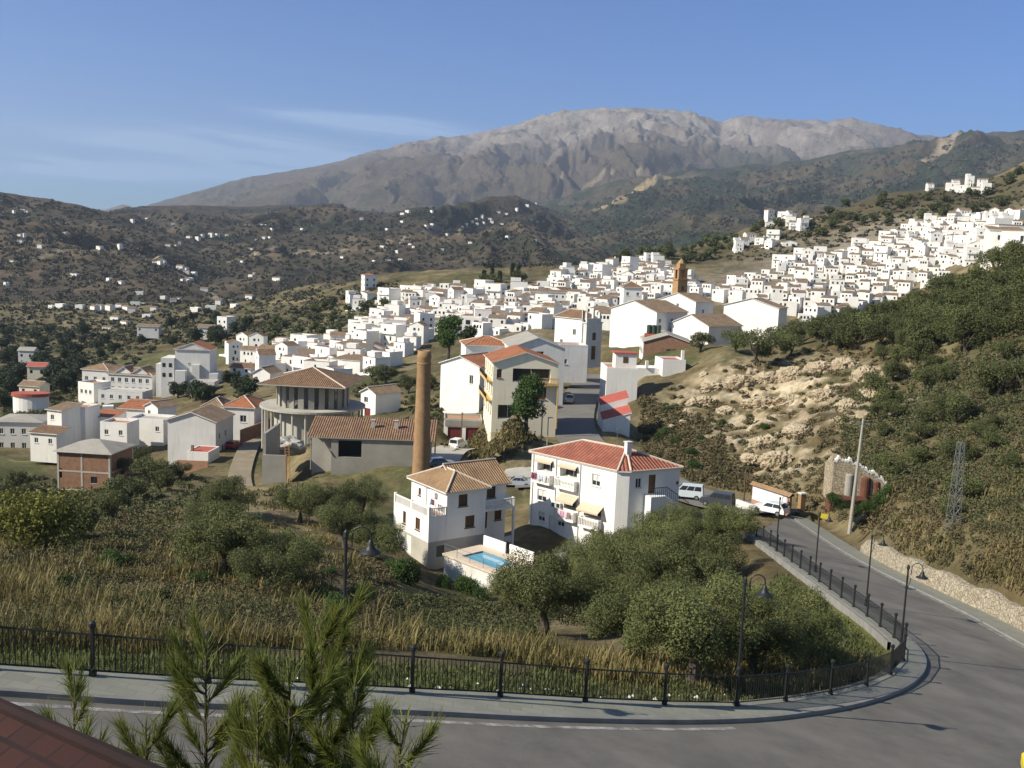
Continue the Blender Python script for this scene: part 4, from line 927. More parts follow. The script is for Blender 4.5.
mb = MB(); f_[0].box(mb, 6.0, 10.6, 6.0, 6.35, .002, 1.3); f_[0].box(mb, 10.4, 10.6, -1, 6.0, 1.0, 1.25); balustrade(mb, f_[0], 6.0, 10.6, 6.351, .9, 1.15, 1.28); mb.build('balcony', MT['ochre'], r_)
bld('white_house', 'white house with a blank sunlit wall and an orange roof, left of the cream house', 'house', (441, 362), 182, -30, 8.5, 9, 8.0, ('gy', 1.5, 'tile_orange'), holes={0: [(6.3, 4.6, .8, 1.6, 'win')]})
bld('white_house', 'low white house with a wide orange roof behind the cream house', 'house', (466, 345), 200, 10, 9.5, 8, 6.5, ('hip', 1.5, 'tile_orange'), holes={0: W3(9.5, [3.8], 3)})
bld('white_house', 'white gabled house with one dark window and a grey roof beside the street', 'house', (511, 346.5), 192, 8, 10.6, 15, 8.6, ('gy', 1.9, 'roofgrey', 0), 'offwhite', {0: [(5.0, 6.2, 1.5, 1.6, 'win')], 1: W3(15, [1.0, 4.8], 3)}, found=4)
r_, f_ = bld('chapel', 'white chapel with brown hipped roof and grey bell gable at the street top', 'chapel', (582.5, 319), 236, 42, 5.2, 9.2, 8.6, ('hip', 1.9, 'tile_brown'), holes={3: [(6.2, 4.6, 1.0, 1.4, 'win'), (2.0, 2.0, .9, 1.2, 'win')]})
mb = MB(); f_[0].box(mb, .3, 5.6, -3, 7.6, .01, 1.2); f_[0].box(mb, .1, 5.8, 7.6, 7.9, .002, 1.3); f_[0].box(mb, .5, 5.4, 7.9, 8.8, .3, 1.0)
for s in (.5, 2.7, 4.9): f_[0].box(mb, s, s + .5, 8.8, 10.2 + (1 if s == 2.7 else 0), .4, .9)
mb.build('bell_gable', MT['offwhite'], r_); mb = MB(); f_[0].box(mb, 2.4, 3.5, 3.6, 5.4, 1.201, 1.26); f_[0].box(mb, 2.3, 3.6, -1, 2.2, 1.201, 1.26); mb.build('niche', MT['shade'], r_)
bld('white_house', 'low white flat-roofed house between the street and the chapel', 'house', (560, 347), 222, 12, 6.5, 7, 5.0, ('flat', .5, 'terracotta'), holes={0: W3(6.5, [1.2], 1)})
r_, f_ = bld('brick_house', 'house with a bare orange brick gable, grey roof and green water tanks above the street', 'house', (644, 341), 245, -4, 11.8, 15, 9.0, ('gy', 1.9, 'roofgrey', 0), 'brick', {0: [(5.6, 5.4, 2.6, 1.9, 'win')]}, wallname='brick_wall')
mb = MB(); fL = Face((0, 15), (0, 0)); fL.box(mb, 0, 15, -3, 9.0, .01, .16); mb.build('side_wall', MT['white'], r_, )
for k in range(6):
    mb = MB(); fL.box(mb, 1.4 + k * 2.2, 2.1 + k * 2.2, 5.6, 7.0, .161, .2); mb.build('window', MT['glass'], r_)
MT['greentank'] = pmat('green_tank', (.04, .07, .05), None, 3, rough=.5)
for k in range(3):
    mb = MB(); cx, cy = 1.7 + k * 1.2, 9.5; mb.lathe([(.55, 10.2), (.6, 10.3), (.6, 12.2), (.5, 12.4), (0, 12.45)], (cx, cy, 0), 12); mb.build('water_tank', MT['greentank'], r_)
mb = MB(); mb.box(.6, 5.2, 8.6, 10.6, 9.3, 10.19); mb.build('tank_base', MT['redpaint'], r_)
r_, f_ = bld('white_house', 'blank white house with a small red-topped roof room, at the right edge of the street', 'house', (607, 369), 196, 3, 6.2, 9, 8.0, ('flat', .35, 'terracotta'), holes={1: [(2, 4.5, .9, 1.2, 'win'), (5, 4.5, .9, 1.2, 'win')]})
mb = MB(); mb.box(1.8, 6.0, 1.2, 5.2, 8.01, 11.0); mb.build('roof_room', MT['white'], r_); mb = MB(); mb.box(1.5, 6.3, .9, 5.5, 11.0, 11.25); mb.build('roof_room_cap', MT['redpaint'], r_)
mb = MB(); mb.box(3.3, 4.3, 1.15, 1.198, 9.2, 10.4); mb.build('window', MT['shade'], r_)
r_, f_ = bld('white_house', 'two-tier white house under the brick gable, standing over the dark bank', 'house', (663, 361), 212, 6, 5.0, 7, 7.0, ('flat', .35, 'redpaint'))
mb = MB(); mb.box(-5.2, -.004, 1.6, 7, -4, 5.2); mb.build('wing_wall', MT['white'], r_); mb = MB(); mb.box(4.1, 4.7, .4, 1.0, 7.01, 9.3); mb.build('chimney', MT['white'], r_); mb = MB(); mb.box(-.1, 5.1, -.12, -.003, 3.3, 3.45); mb.build('ledge', MT['stonetrim'], r_)
mb = MB(); mb.box(-3.4, -2.8, 1.2, 1.8, 5.2, 6.8); mb.build('chimney', MT['white'], r_)
# stepped store with two red lean-to roofs
e = P(604, 407, 168); root = empty('stepped_store', (e.x, e.y, e.z - 8), math.radians(3), 'old stained white building with two red stepped lean-to roofs, above the red-roofed block', 'house')
mb = MB()
for x0, y0, y1, z in ((0, 0, 3.3, 5.72), (.003, 3.404, 7.0, 7.72)):
    za, zb, zc, zd = z + .02, z + 1.42, z + 2.2, z + .8; q = [(x0, y0), (4.6, y0), (4.6, y1), (x0, y1)]; t_ = [za, zb, zc, zd]
    for i in range(4): j = (i + 1) % 4; mb.poly([(*q[i], -7), (*q[j], -7), (*q[j], t_[j]), (*q[i], t_[i])])
mb.build('wall', MT['white'], root)
for y0, y1, z in ((-.1, 3.3, 6.0), (3.4, 7.0, 8.0)):
    mb = MB(); a = [(-.2, y0, z - .25), (4.8, y0, z + 1.25), (4.8, y1, z + 2.1), (-.2, y1, z + .6)]; mb.poly(a, 0); b = [(p[0], p[1], p[2] - .2) for p in a]; mb.poly(b[::-1], 1)
    for i in range(4): mb.poly([b[i], b[(i + 1) % 4], a[(i + 1) % 4], a[i]], 1)
    mb.build('roof', [MT['redpaint'], MT['white']], root)
mb = MB(); mb.box(.2, 1.9, -3.5, -.01, -7, 3.4); mb.build('porch', MT['white'], root)
bld('white_barn', 'large white gabled building with a long brown roof behind the brick house', 'barn', (657, 312), 265, 40, 12.4, 17, 8.5, ('gx', 2.6, 'tile_old', 0), holes={0: W3(12.4, [3.0, 5.6], 3)})
bld('white_barn', 'white gabled barn with one tiny window, just in front of the church tower', 'barn', (696, 301.5), 292, 40, 8.0, 14, 6.5, ('gx', 2.2, 'tile_old', 0), holes={3: [(6.6, 4.6, 1.0, .9, 'win')], 0: [(3, 3, 1, 1.2, 'win')]})
bld('white_barn', 'white gabled barn with a stained brown roof stretching to its right, above the rocky bank', 'barn', (709, 326), 257, 38, 13.0, 13, 5.0, ('gx', 2.6, 'tile_old', 0))
bld('white_barn', 'big blank white building with a stepped roofline beside the dark olives', 'barn', (779, 308), 288, 58, 8.0, 16.5, 8.0, ('gx', 2.4, 'tile_old', 0))
bld('white_house', 'white house with a brown pyramid roof just left of the church tower', 'house', (624, 287), 322, 5, 6, 6, 6.5, ('hip', 1.8, 'tile_brown'), holes={0: W3(6, [3.8], 2)})
# church tower
e = P(679.5, 294, 318); root = empty('church_tower', (e.x, e.y, e.z - 4), math.radians(20), 'square brown brick church tower with an open belfry rising over the white town', 'tower')
mb = MB(); mb.box(-1.7, 1.7, -1.7, 1.7, -3, 8.4); mb.box(-1.95, 1.95, -1.95, 1.95, 8.4, 8.8); mb.build('shaft', MT['brick_tower'], root)
mb = MB()
for sx in (-1, 1):
    for sy in (-1, 1): mb.box(sx * 1.1 - .45, sx * 1.1 + .45, sy * 1.1 - .45, sy * 1.1 + .45, 8.8, 11.6)
mb.box(-1.7, 1.7, -1.7, 1.7, 11.6, 12.2); mb.box(-1.1, 1.1, -1.1, 1.1, 12.2, 13.6); mb.lathe([(1.3, 13.6), (.9, 14.3), (.3, 14.9), (0, 15.4)], n=8); mb.build('belfry', MT['brick_tower'], root)
mb = MB(); mb.tube([(0, 0, 15.2), (0, 0, 16.6)], .06, 5); mb.tube([(-.4, 0, 16.1), (.4, 0, 16.1)], .05, 5); mb.build('cross', MT['iron'], root)
for z, hh in ((2.0, 1.2), (5.2, 1.4)):
    mb = MB(); mb.box(-.4, .4, -1.76, -1.701, z, z + hh); mb.build('window', MT['shade'], root)
# garages
r_, f_ = bld('garage', 'low white garage with two dark red doors below the cream house', 'garage', (444, 420), 170, 4, 6.6, 5.5, 3.6, ('flat', .3, 'terracotta', 'concrete_lt'), 'white', {0: [(.7, .1, 2.4, 2.3, 'red'), (3.8, .1, 2.3, 2.3, 'red')]})
mb = MB(); f_[0].box(mb, .2, 6.5, 2.6, 3.6, .002, .12); mb.build('lintel', MT['concrete'], r_)
# left-hand quarter
r_, f_ = bld('brick_shell', 'unfinished house of bare orange brick in a concrete frame with a grey roof', 'house', (57, 450.5), 163, -5, 9.2, 8, 7.6, ('hip', 1.5, 'roofgrey', 0), 'brick', {0: [(5.8, 2.4, 1.1, 1.1, 'small'), (.4, -.9, .8, 1.9, 'open'), (1.5, -.9, .7, 1.9, 'open'), (2.4, -.9, .7, 1.9, 'open'), (.3, 3.0, .5, 1.6, 'open')]}, wallname='brick_wall', found=3, ov=.5)
mb = MB()
for s in (0, 4.1, 8.9): f_[0].box(mb, s, s + .3, -3, 7.6, .002, .05)
for z in (.95, 4.1, 7.3): f_[0].box(mb, 0.301, 4.099, z, z + .28, .002, .05); f_[0].box(mb, 4.401, 8.899, z, z + .28, .002, .05)
for s in (0, 7.7): f_[1].box(mb, s + .01, s + .3, -3, 7.6, .002, .05)
for z in (.95, 4.1, 7.3): f_[1].box(mb, .31, 7.69, z, z + .28, .002, .05)
mb.build('frame', MT['concrete_lt'], r_)
r_, f_ = bld('white_house', 'tall plain white gable-ended house with no windows facing us, right of the brick shell', 'house', (167.6, 419), 178, -4, 8.9, 9, 8.2, ('gy', 1.55, 'tile_old', 0), 'offwhite', {1: [(1.5, 4.6, .9, 1.2, 'win'), (4.5, 4.6, .9, 1.2, 'win'), (3, 1.4, .9, 1.9, 'door')]})
r_, f_ = bld('white_shed', 'small white shed with a dark red flat roof in front of the plain gable', 'shed', (187, 452), 168, -3, 3.7, 5.5, 2.7, ('flat', .12, 'redpaint'), holes={})
mb = MB(); mb.box(.3, .7, 1, 1.4, 2.7, 3.7); mb.build('chimney', MT['brick'], r_)
o = MB(); o.box(0, 5.2, 0, .25, -1.5, 1.5); e = P(177, 463, 165); oo = o.build('garden_wall', MT['terracotta'], loc=(e.x, e.y, e.z - 1.0)); tag(oo, 'low orange-brown garden wall in front of the small red-roofed shed', 'wall')
bld('white_house', 'white house with a bright orange roof and one dark window, above the dirt track', 'house', (224, 406.5), 198, -4, 6.2, 8, 6.0, ('hip', 1.9, 'tile_orange'), 'offwhite', {0: [(3.3, 3.0, 1.3, 1.4, 'win')]})
bld('white_house', 'small white house with a tan hipped roof, joined to the orange-roofed house', 'house', (203, 406.5), 200, -3, 4.2, 6, 5.8, ('hip', 1.6, 'tile_old'), 'offwhite')
o = MB(); o.box(0, .3, 0, 20, -1, 1.6); e = P(240, 432, 186); oo = o.build('boundary_wall', MT['brick'], loc=(e.x, e.y, e.z - 1.2)); oo.rotation_euler = (0, 0, math.radians(-10)); tag(oo, 'long brown wall running along the dirt track by the orange-roofed house', 'wall')
bld('white_house', 'long pale house with a flat grey roof at the left edge, with dark arched windows', 'house', (-6, 421), 205, 6, 9.5, 9, 6.6, ('hip', .8, 'roofgrey', 0), 'offwhite', {0: W3(9.5, [.9, 3.9], 4, 'win', .9, 1.2)})
LH_ = [((47, 409), 192, -20, 3.6, 5, 4.5, ('sy', .8, 'tile_old'), 'white house with a red-brown lean-to roof, leftmost of the row behind the brick shell'),
 ((65, 408), 196, -10, 4.4, 5, 4.4, ('flat', .4, 'terracotta'), 'plain white cube house with one small window behind the brick shell'),
 ((90, 416), 200, -8, 5.0, 5, 3.6, ('sy', .7, 'tile_orange'), 'low white house with an orange strip of roof and turquoise shade'),
 ((100, 424), 192, -6, 5.5, 5, 2.6, ('flat', .5, 'terracotta'), 'low white terrace house with a walled roof behind the dark shrubs'),
 ((119, 408), 215, -6, 6.2, 6, 3.8, ('sy', 1.2, 'tile_orange'), 'white house with a wide orange sloping roof'),
 ((145, 405), 212, -30, 4.0, 5, 4.6, ('gy', .9, 'tile_old'), 'small white gabled house with one square window, right of the wide orange roof'),
 ((128, 420), 200, -6, 7.5, 6, 3.2, ('flat', .5, 'concrete_lt'), 'long low white house with a cluttered flat roof'),
 ((30, 432), 186, -10, 5.5, 4, 2.6, ('sy', .7, 'tile_brown'), 'low white house with a dark brown lean-to roof beside the brick shell')]
for n, d, a, wr, wl, H, rf, lab in LH_: bld('white_house', lab, 'house', n, d, a, wr, wl, H, rf, holes={0: W3(wr, [H - 2.0], 2 if wr > 5 else 1, 'win', .8, 1.0)})
# apartment houses on the left
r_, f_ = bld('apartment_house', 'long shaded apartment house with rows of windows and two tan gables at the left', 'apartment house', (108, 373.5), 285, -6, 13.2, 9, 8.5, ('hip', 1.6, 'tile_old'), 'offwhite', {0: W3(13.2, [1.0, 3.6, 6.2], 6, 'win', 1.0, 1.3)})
for x in (4.6, 9.6):
    wm = MB(); roof(r_, 'gy', x - 2.0, x + 2.0, .4, 6, 9.3, 1.4, .35, 'tile_tan', wm); wm.box(x - 2, x + 2, .4, 6, 8.6, 9.3); wm.build('dormer', MT['offwhite'], r_)
bld('apartment_house', 'pale apartment house with a tan hipped roof, left wing of the long shaded one', 'apartment house', (82, 369), 290, -10, 8.4, 9, 7.0, ('hip', 1.5, 'tile_tan'), 'offwhite', {0: W3(8.4, [3.8], 3, 'win', 1.0, 1.2)})
bld('apartment_house', 'low two-storey pale terrace standing in front of the apartment house with gables', 'apartment house', (98, 391), 268, -6, 12.6, 6, 5.2, ('flat', .4, 'concrete_lt'), 'offwhite', {0: W3(12.6, [1.0, 3.3], 5, 'win', .9, 1.1)})
bld('white_house', 'white curved-looking terrace house with arches left of the pale apartment terrace', 'house', (78, 383), 275, -25, 6, 6, 4.2, ('flat', .5, 'terracotta'), holes={0: W3(6, [1.5], 3)})
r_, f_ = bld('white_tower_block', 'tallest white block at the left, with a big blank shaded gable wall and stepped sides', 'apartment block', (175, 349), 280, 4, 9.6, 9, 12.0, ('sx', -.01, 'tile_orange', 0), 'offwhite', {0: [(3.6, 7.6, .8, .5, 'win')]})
wm = MB(); roof(r_, 'gy', 0, 9.6, 0, 9, 12.05, 1.9, .2, 'tile_orange', wm, caps=False); wm.build('gable', MT['offwhite'], r_)
mb = MB(); mb.box(-3.6, -.01, -1.2, 7, -4, 9.5); mb.box(-5.6, -3.61, 1, 7, -4, 7.5); mb.box(.6, 3.4, -2.6, -.01, -4, 6.2); mb.box(5.0, 7.0, -1.2, -.01, -4, 7.8); mb.box(9.61, 12.0, -1, 6, -4, 5.5); mb.build('side_block', MT['offwhite'], r_)
fq = Face((-3.6, -1.2), (-.1, -1.2))
for s, z in ((.4, 7.0), (2.2, 7.0), (.4, 4.2), (2.2, 4.2)):
    mb = MB(); fq.box(mb, s, s + .8, z, z + 1.1, .004, .06); mb.build('window', MT['glass'], r_)
r_, f_ = bld('white_house', 'low white house with walled terrace at the foot of the tall white block', 'house', (190, 384), 268, 3, 6.5, 5, 4.0, ('flat', .8, 'terracotta'), 'offwhite', {0: W3(6.5, [1.0], 3, 'win', 1.0, 1.5)})
c = P(31, 398, 255); root = empty('oval_hall', (c.x, c.y, c.z - 1.6), .1, 'round-ended white hall with a dark red roof among the trees at far left', 'hall')
mb = MB(); q = [(4.4 * math.cos(t) * (1 if math.cos(t) < .5 else 1), 2.6 * math.sin(t)) for t in np.linspace(0, 2 * PI, 25)[:-1]]; mb.prism(q, -3, 2.2); mb.build('wall', MT['white'], root)
mb = MB(); mb.prism([(x * 1.08, y * 1.12) for x, y in q], 2.2, 3.0); mb.build('roof', MT['redpaint'], root)
for lab, n, d, a, wr, wl, H, rf, wall in (
  ('small house with a dark red roof and ochre end wall in the far left trees', (27, 366), 340, 8, 6, 5, 3.4, ('gx', 1.0, 'redpaint'), 'cream'),
  ('tiny yellowish house with a tan roof above the round-ended hall', (19, 385), 290, -8, 6.5, 5, 3.0, ('gx', 1.1, 'tile_old'), 'cream'),
  ('grey house with a flat roof, highest in the trees at far left', (18, 350), 400, 5, 6, 5, 3.6, ('gx', 1.0, 'roofgrey'), 'offwhite'),
  ('long low pale farm building beside the green field', (137, 326), 520, 4, 11, 6, 3.2, ('gx', .9, 'tile_old'), 'offwhite'),
  ('white two-storey house with orange trim beside the green field', (217, 317), 470, -20, 5.5, 7, 6.0, ('flat', .4, 'terracotta'), 'white'),
  ('low white house at the left end of the green field', (198, 327), 455, 5, 7, 5, 3.0, ('gx', 1.0, 'tile_old'), 'white'),
  ('white house with a dark brown roof right of the tall white block', (230, 367), 290, -12, 6.5, 7, 4.6, ('gx', 1.1, 'tile_brown'), 'white'),
  ('small white gabled house with one red window above the round concrete building', (253, 372), 262, -15, 5.0, 6, 4.0, ('gy', 1.4, 'tile_old'), 'white')):
    bld('white_house' if wall != 'cream' else 'small_house', lab, 'house', n, d, a, wr, wl, H, rf, wall, {0: W3(wr, [.9] if H < 4.5 else [.9, 3.4], 2, 'small', .9, 1.1)})
# ------------------------------------------------------------------ the white town: prototypes, copied one by one
def proto_house(k, W_, D_, H_, kind, rmat, nwin, wall='white'):
    root = empty('town_house', (0, 0, 0)); mb = MB(); r = random.Random(100 + k)
    hs = {0: [], 3: []}
    lv = [.9] if H_ < 4.2 else [.9, 3.7] if H_ < 7 else [.9, 3.5, 6.1]
    for z in lv:
        n = r.choice([1, 2, 2, 3]) if W_ > 5 else r.choice([1, 2])
        for i in range(n):
            s = .7 + (W_ - 1.4 - .9) * ((i + .5) / n) + r.uniform(-.2, .2); hs[0].append((s, z + (0 if r.random() < .8 else -.6), r.choice([.6, .75, 1.0]), r.choice([.9, 1.1, 1.5]), 'small'))
    for z in lv[-1:]: hs[3].append((D_ * .4, z, .8, 1.1, 'small'))
    hs[0] = hs[0][:nwin]
    fs = rect_walls(mb, 0, W_, 0, D_, -5, H_, hs)
    if kind == 'flat': flat_roof(root, 0, W_, 0, D_, H_, (.91, r.random())[0], rmat, wall)
    elif kind == 'step':
        flat_roof(root, 0, W_, 0, D_, H_, .91, rmat, wall); m2 = MB(); rect_walls(m2, .01, W_ * .6, D_ * .35, D_ - .01, H_ + .002, H_ + 2.5, {}); m2.poly([(0.01, D_ * .35, H_ + 2.5), (W_ * .6, D_ * .35, H_ + 2.5), (W_ * .6, D_ - .01, H_ + 2.5), (.01, D_ - .01, H_ + 2.5)]); m2.build('roof_room', MT[wall], root)
    else: roof(root, kind, 0, W_, 0, D_, H_, {'gx': 1.2, 'gy': 1.3, 'sy': 1.0, 'sx': .9, 'hip': 1.3}[kind], .22, rmat, mb, caps=False, edge='white_old')
    mb.build('wall', MT[wall], root)
    for i in hs:
        for h in hs[i]: fit_opening(root, fs[i], h)
    if kind in ('flat', 'step'):
        m2 = MB(); pz = H_ + .92; m2.box(-.06, W_ + .06, -.06, .26, pz, pz + .14); m2.box(-.06, .26, .27, D_ + .06, pz, pz + .14); m2.build('coping', MT[['terracotta', 'tile_old', 'white_old'][k % 3]], root)
    if k % 5 != 2:
        m2 = MB(); a_, b_ = r.uniform(-1.5, .5), W_ + r.uniform(-.5, 1.5); m2.box(a_, b_, -3.0, -.01, -6, -.9 if k % 2 else .6); m2.build('terrace_wall', MT[wall], root)
    if k % 4 == 1:
        m2 = MB(); f = fs[0]; z = lv[-1] - .9; f.box(m2, .4, W_ - .4, z, z + .15, .002, .8); f.box(m2, .4, W_ - .4, z + .15, z + .9, .72, .8); m2.build('balcony', MT[wall], root)
    if k % 3 == 0:
        m2 = MB(); m2.box(W_ * .7, W_ * .7 + .6, D_ * .6, D_ * .6 + .6, H_ - .2, H_ + 1.7); m2.build('chimney', MT['white'], root)
    return root
PK = [('flat', 'terracotta', 'flat-roofed white cube house'), ('gx', 'tile_old', 'white house under tan tiled eaves'), ('gy', 'tile_brown', 'gable-fronted white house with brown roof'), ('sy', 'tile_old', 'white house under one tan roof slope'), ('step', 'terracotta', 'stepped white house with rooftop box room')]
PROTO = {}
for k in range(15):
    kd, rm_, lab = PK[k % 5]; r = random.Random(k)
    PROTO[k] = [proto_house(k, r.uniform(5.2, 8.5), r.uniform(5, 7.5), [5.4, 5.8, 3.6, 6.0, 5.2, 7.6, 3.3, 8.0, 5.6, 6.2, 3.4, 5.5, 7.2, 4.0, 6.3][k], kd, rm_, 5, 'white'), lab, False]
def inpoly(x, y, pg):
    c = False; j = len(pg) - 1
    for i in range(len(pg)):
        if (pg[i][1] > y) != (pg[j][1] > y) and x < (pg[j][0] - pg[i][0]) * (y - pg[i][1]) / (pg[j][1] - pg[i][1]) + pg[i][0]: c = not c
        j = i
    return c
PLACED = [(o.location.x, o.location.y, 7.0) for o in COL.objects if o.parent is None and o.get('category') in ('house', 'barn', 'apartment house', 'chapel', 'apartment block', 'hall', 'tower', 'hut')]
for o in list(COL.objects):
    if o.get('category') in ('barn', 'chapel', 'house') and o.parent is None:
        a = o.rotation_euler.z; PLACED.append((o.location.x + 5 * math.cos(a) - 5 * math.sin(a), o.location.y + 5 * math.sin(a) + 5 * math.cos(a), 7.5))
def town(pg, where, grp, ang, dx, dy, mind, limit, jit=14, sc_=.95):
    xs = [p[0] for p in pg]; ys = [p[1] for p in pg]; n = 0; y = min(ys) + 2; row = 0
    while y < max(ys):
        x = min(xs) + (row % 2) * dx * .5
        while x < max(xs):
            px, py = x + random.uniform(-.25, .25) * dx, y + random.uniform(-.3, .3) * dy
            if inpoly(px, py, pg) and n < limit:
                w = hit(px, py)[0]
                if not np.isnan(w[0]) and 150 < w[1] < 1000 and all((w[0] - q[0]) ** 2 + (w[1] - q[1]) ** 2 > max(mind, q[2]) ** 2 for q in PLACED):
                    k = random.choice([0, 0, 5, 5, 10, 10, 1, 6, 11, 2, 7, 3, 8, 13, 4, 9, 14, 4, 5, 0]); pr = PROTO[k]
                    o = pr[0] if not pr[2] else copy_tree(pr[0]); pr[2] = True
                    a = math.radians(ang + random.uniform(-jit, jit) + random.choice([0, 0, 0, -35, 30]))
                    o.location = (w[0] - 3 * math.cos(a), w[1] - 3 * math.sin(a), w[2] - .4); o.rotation_euler = (0, 0, a); s = sc_ * random.uniform(.9, 1.12); o.scale = (s * random.uniform(.9, 1.2), s, s * random.uniform(.85, 1.15))
                    tag(o, '%s %s' % (pr[1], where), 'house', '%s %s' % (pr[1].replace(' house', ' houses'), grp)); PLACED.append((w[0], w[1], mind)); n += 1
            x += dx
        y += dy; row += 1
    return n
T1 = [(690, 298), (705, 289), (745, 277), (790, 263), (830, 257), (880, 239), (920, 227), (960, 217), (1018, 214), (1016, 258), (960, 274), (920, 290), (880, 302), (850, 310), (820, 318), (795, 322), (745, 300), (715, 306)]
T2 = [(545, 288), (565, 275), (610, 267), (660, 262), (690, 284), (692, 300), (650, 300), (612, 306), (606, 345), (600, 350), (590, 316), (556, 312), (545, 312), (500, 300)]
T3 = [(400, 294), (470, 296), (520, 296), (560, 312), (550, 330), (500, 344), (455, 345), (445, 322), (425, 345), (350, 382), (300, 386), (250, 376), (262, 358), (330, 346), (372, 326), (400, 306)]
n1_ = town(T1, 'in the quarter right of the church tower', 'right of the church tower', -24, 8, 4.2, 6.4, 112, sc_=.92)
n2_ = town(T2, 'in the quarter left of the church tower', 'left of the church tower', -18, 9.5, 4.6, 6.4, 64, sc_=.92)
T3b = [(250, 378), (262, 358), (330, 342), (372, 330), (400, 322), (430, 340), (418, 352), (350, 386), (300, 390)]
n8_ = town(T3b, 'on the lower town edge behind the round building', 'on the lower town edge', -26, 9, 4.5, 6.0, 60, sc_=.80)
n3_ = town(T3, 'in the middle of town above the round building', 'in the middle of town', -26, 9.5, 5, 5.8, 72, sc_=.84)
n4_ = town([(928, 186), (985, 184), (990, 192), (935, 196)], 'high on the upper right ridge', 'high on the upper right ridge', -15, 9, 5, 8, 10)
n5_ = town([(738, 218), (775, 213), (822, 224), (808, 232), (752, 226)], 'in the ridge-top cluster above the town', 'in the ridge-top cluster', -15, 10, 5, 8, 12)
n6_ = town([(745, 243), (775, 239), (790, 248), (752, 256), (722, 262)], 'in the small cluster under the ridge', 'in the small cluster under the ridge', -15, 10, 5, 8, 7)
n7_ = town([(350, 300), (398, 294), (402, 304), (356, 312), (340, 308)], 'at the upper left edge of town', 'at the upper left edge of town', 0, 13, 5, 9, 7)
n9_ = town([(78, 428), (165, 416), (166, 448), (120, 446)], 'in the low quarter behind the brick shell', 'in the low quarter behind the brick shell', -10, 12, 6, 5.0, 9, sc_=.62)
n10_ = town([(222, 352), (262, 346), (262, 372), (236, 376)], 'between the tall white block and the round building', 'between tall block and round building', -15, 13, 7, 6.0, 6, sc_=.8)
def remove_tree(o):
    for ch in KIDS.get(o.name, []): remove_tree(ch)
    bpy.data.objects.remove(o)
for pr in PROTO.values():
    if not pr[2]: remove_tree(pr[0])
print('TOWN', n1_, n2_, n3_, n4_, n5_, n6_, n7_, n8_, n9_, n10_)
bld('long_terrace', 'very long white terrace with a brown roof and rows of windows along the town skyline', 'terrace', (411, 276), 575, 2, 33, 8, 6.5, ('gx', 1.3, 'tile_old', 0), holes={0: W3(33, [.9, 3.8], 11, 'small', 1.0, 1.4)}, found=5)
bld('white_house', 'lone white block with an orange roof edge, left of the long skyline terrace', 'house', (365, 275), 540, 25, 6.5, 7, 6.8, ('hip', 1.0, 'tile_orange', 0), holes={3: W3(7, [.9, 3.8], 2, 'small'), 0: W3(6.5, [.9, 3.8], 2, 'small')})
bld('long_house', 'wide plain white house with a thin brown roof line in the middle of town', 'house', (530, 291), 430, 0, 15.5, 7, 6.0, ('gx', .9, 'tile_old', 0), holes={0: W3(15.5, [3.6], 6, 'small', .8, 1.0)})
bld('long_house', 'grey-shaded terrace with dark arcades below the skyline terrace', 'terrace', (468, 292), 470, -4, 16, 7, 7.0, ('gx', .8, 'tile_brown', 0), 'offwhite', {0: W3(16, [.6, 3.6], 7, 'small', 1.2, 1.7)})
bld('white_house', 'slim four-storey white house standing tallest at the lower town edge', 'house', (420, 315), 335, 22, 5.2, 7, 10.5, ('flat', .6, 'terracotta'), holes={3: W3(7, [1, 3.8, 6.6], 2, 'small'), 0: W3(5.2, [1, 3.8, 6.6, 8.6], 2, 'small', .7, .9)})
bld('long_house', 'white house of stacked balconies right of the slim tall house', 'house', (455, 318), 340, -3, 9, 7, 7.6, ('flat', .5, 'terracotta'), holes={0: W3(9, [.8, 3.4, 5.6], 3, 'small', 1.6, 1.5)})
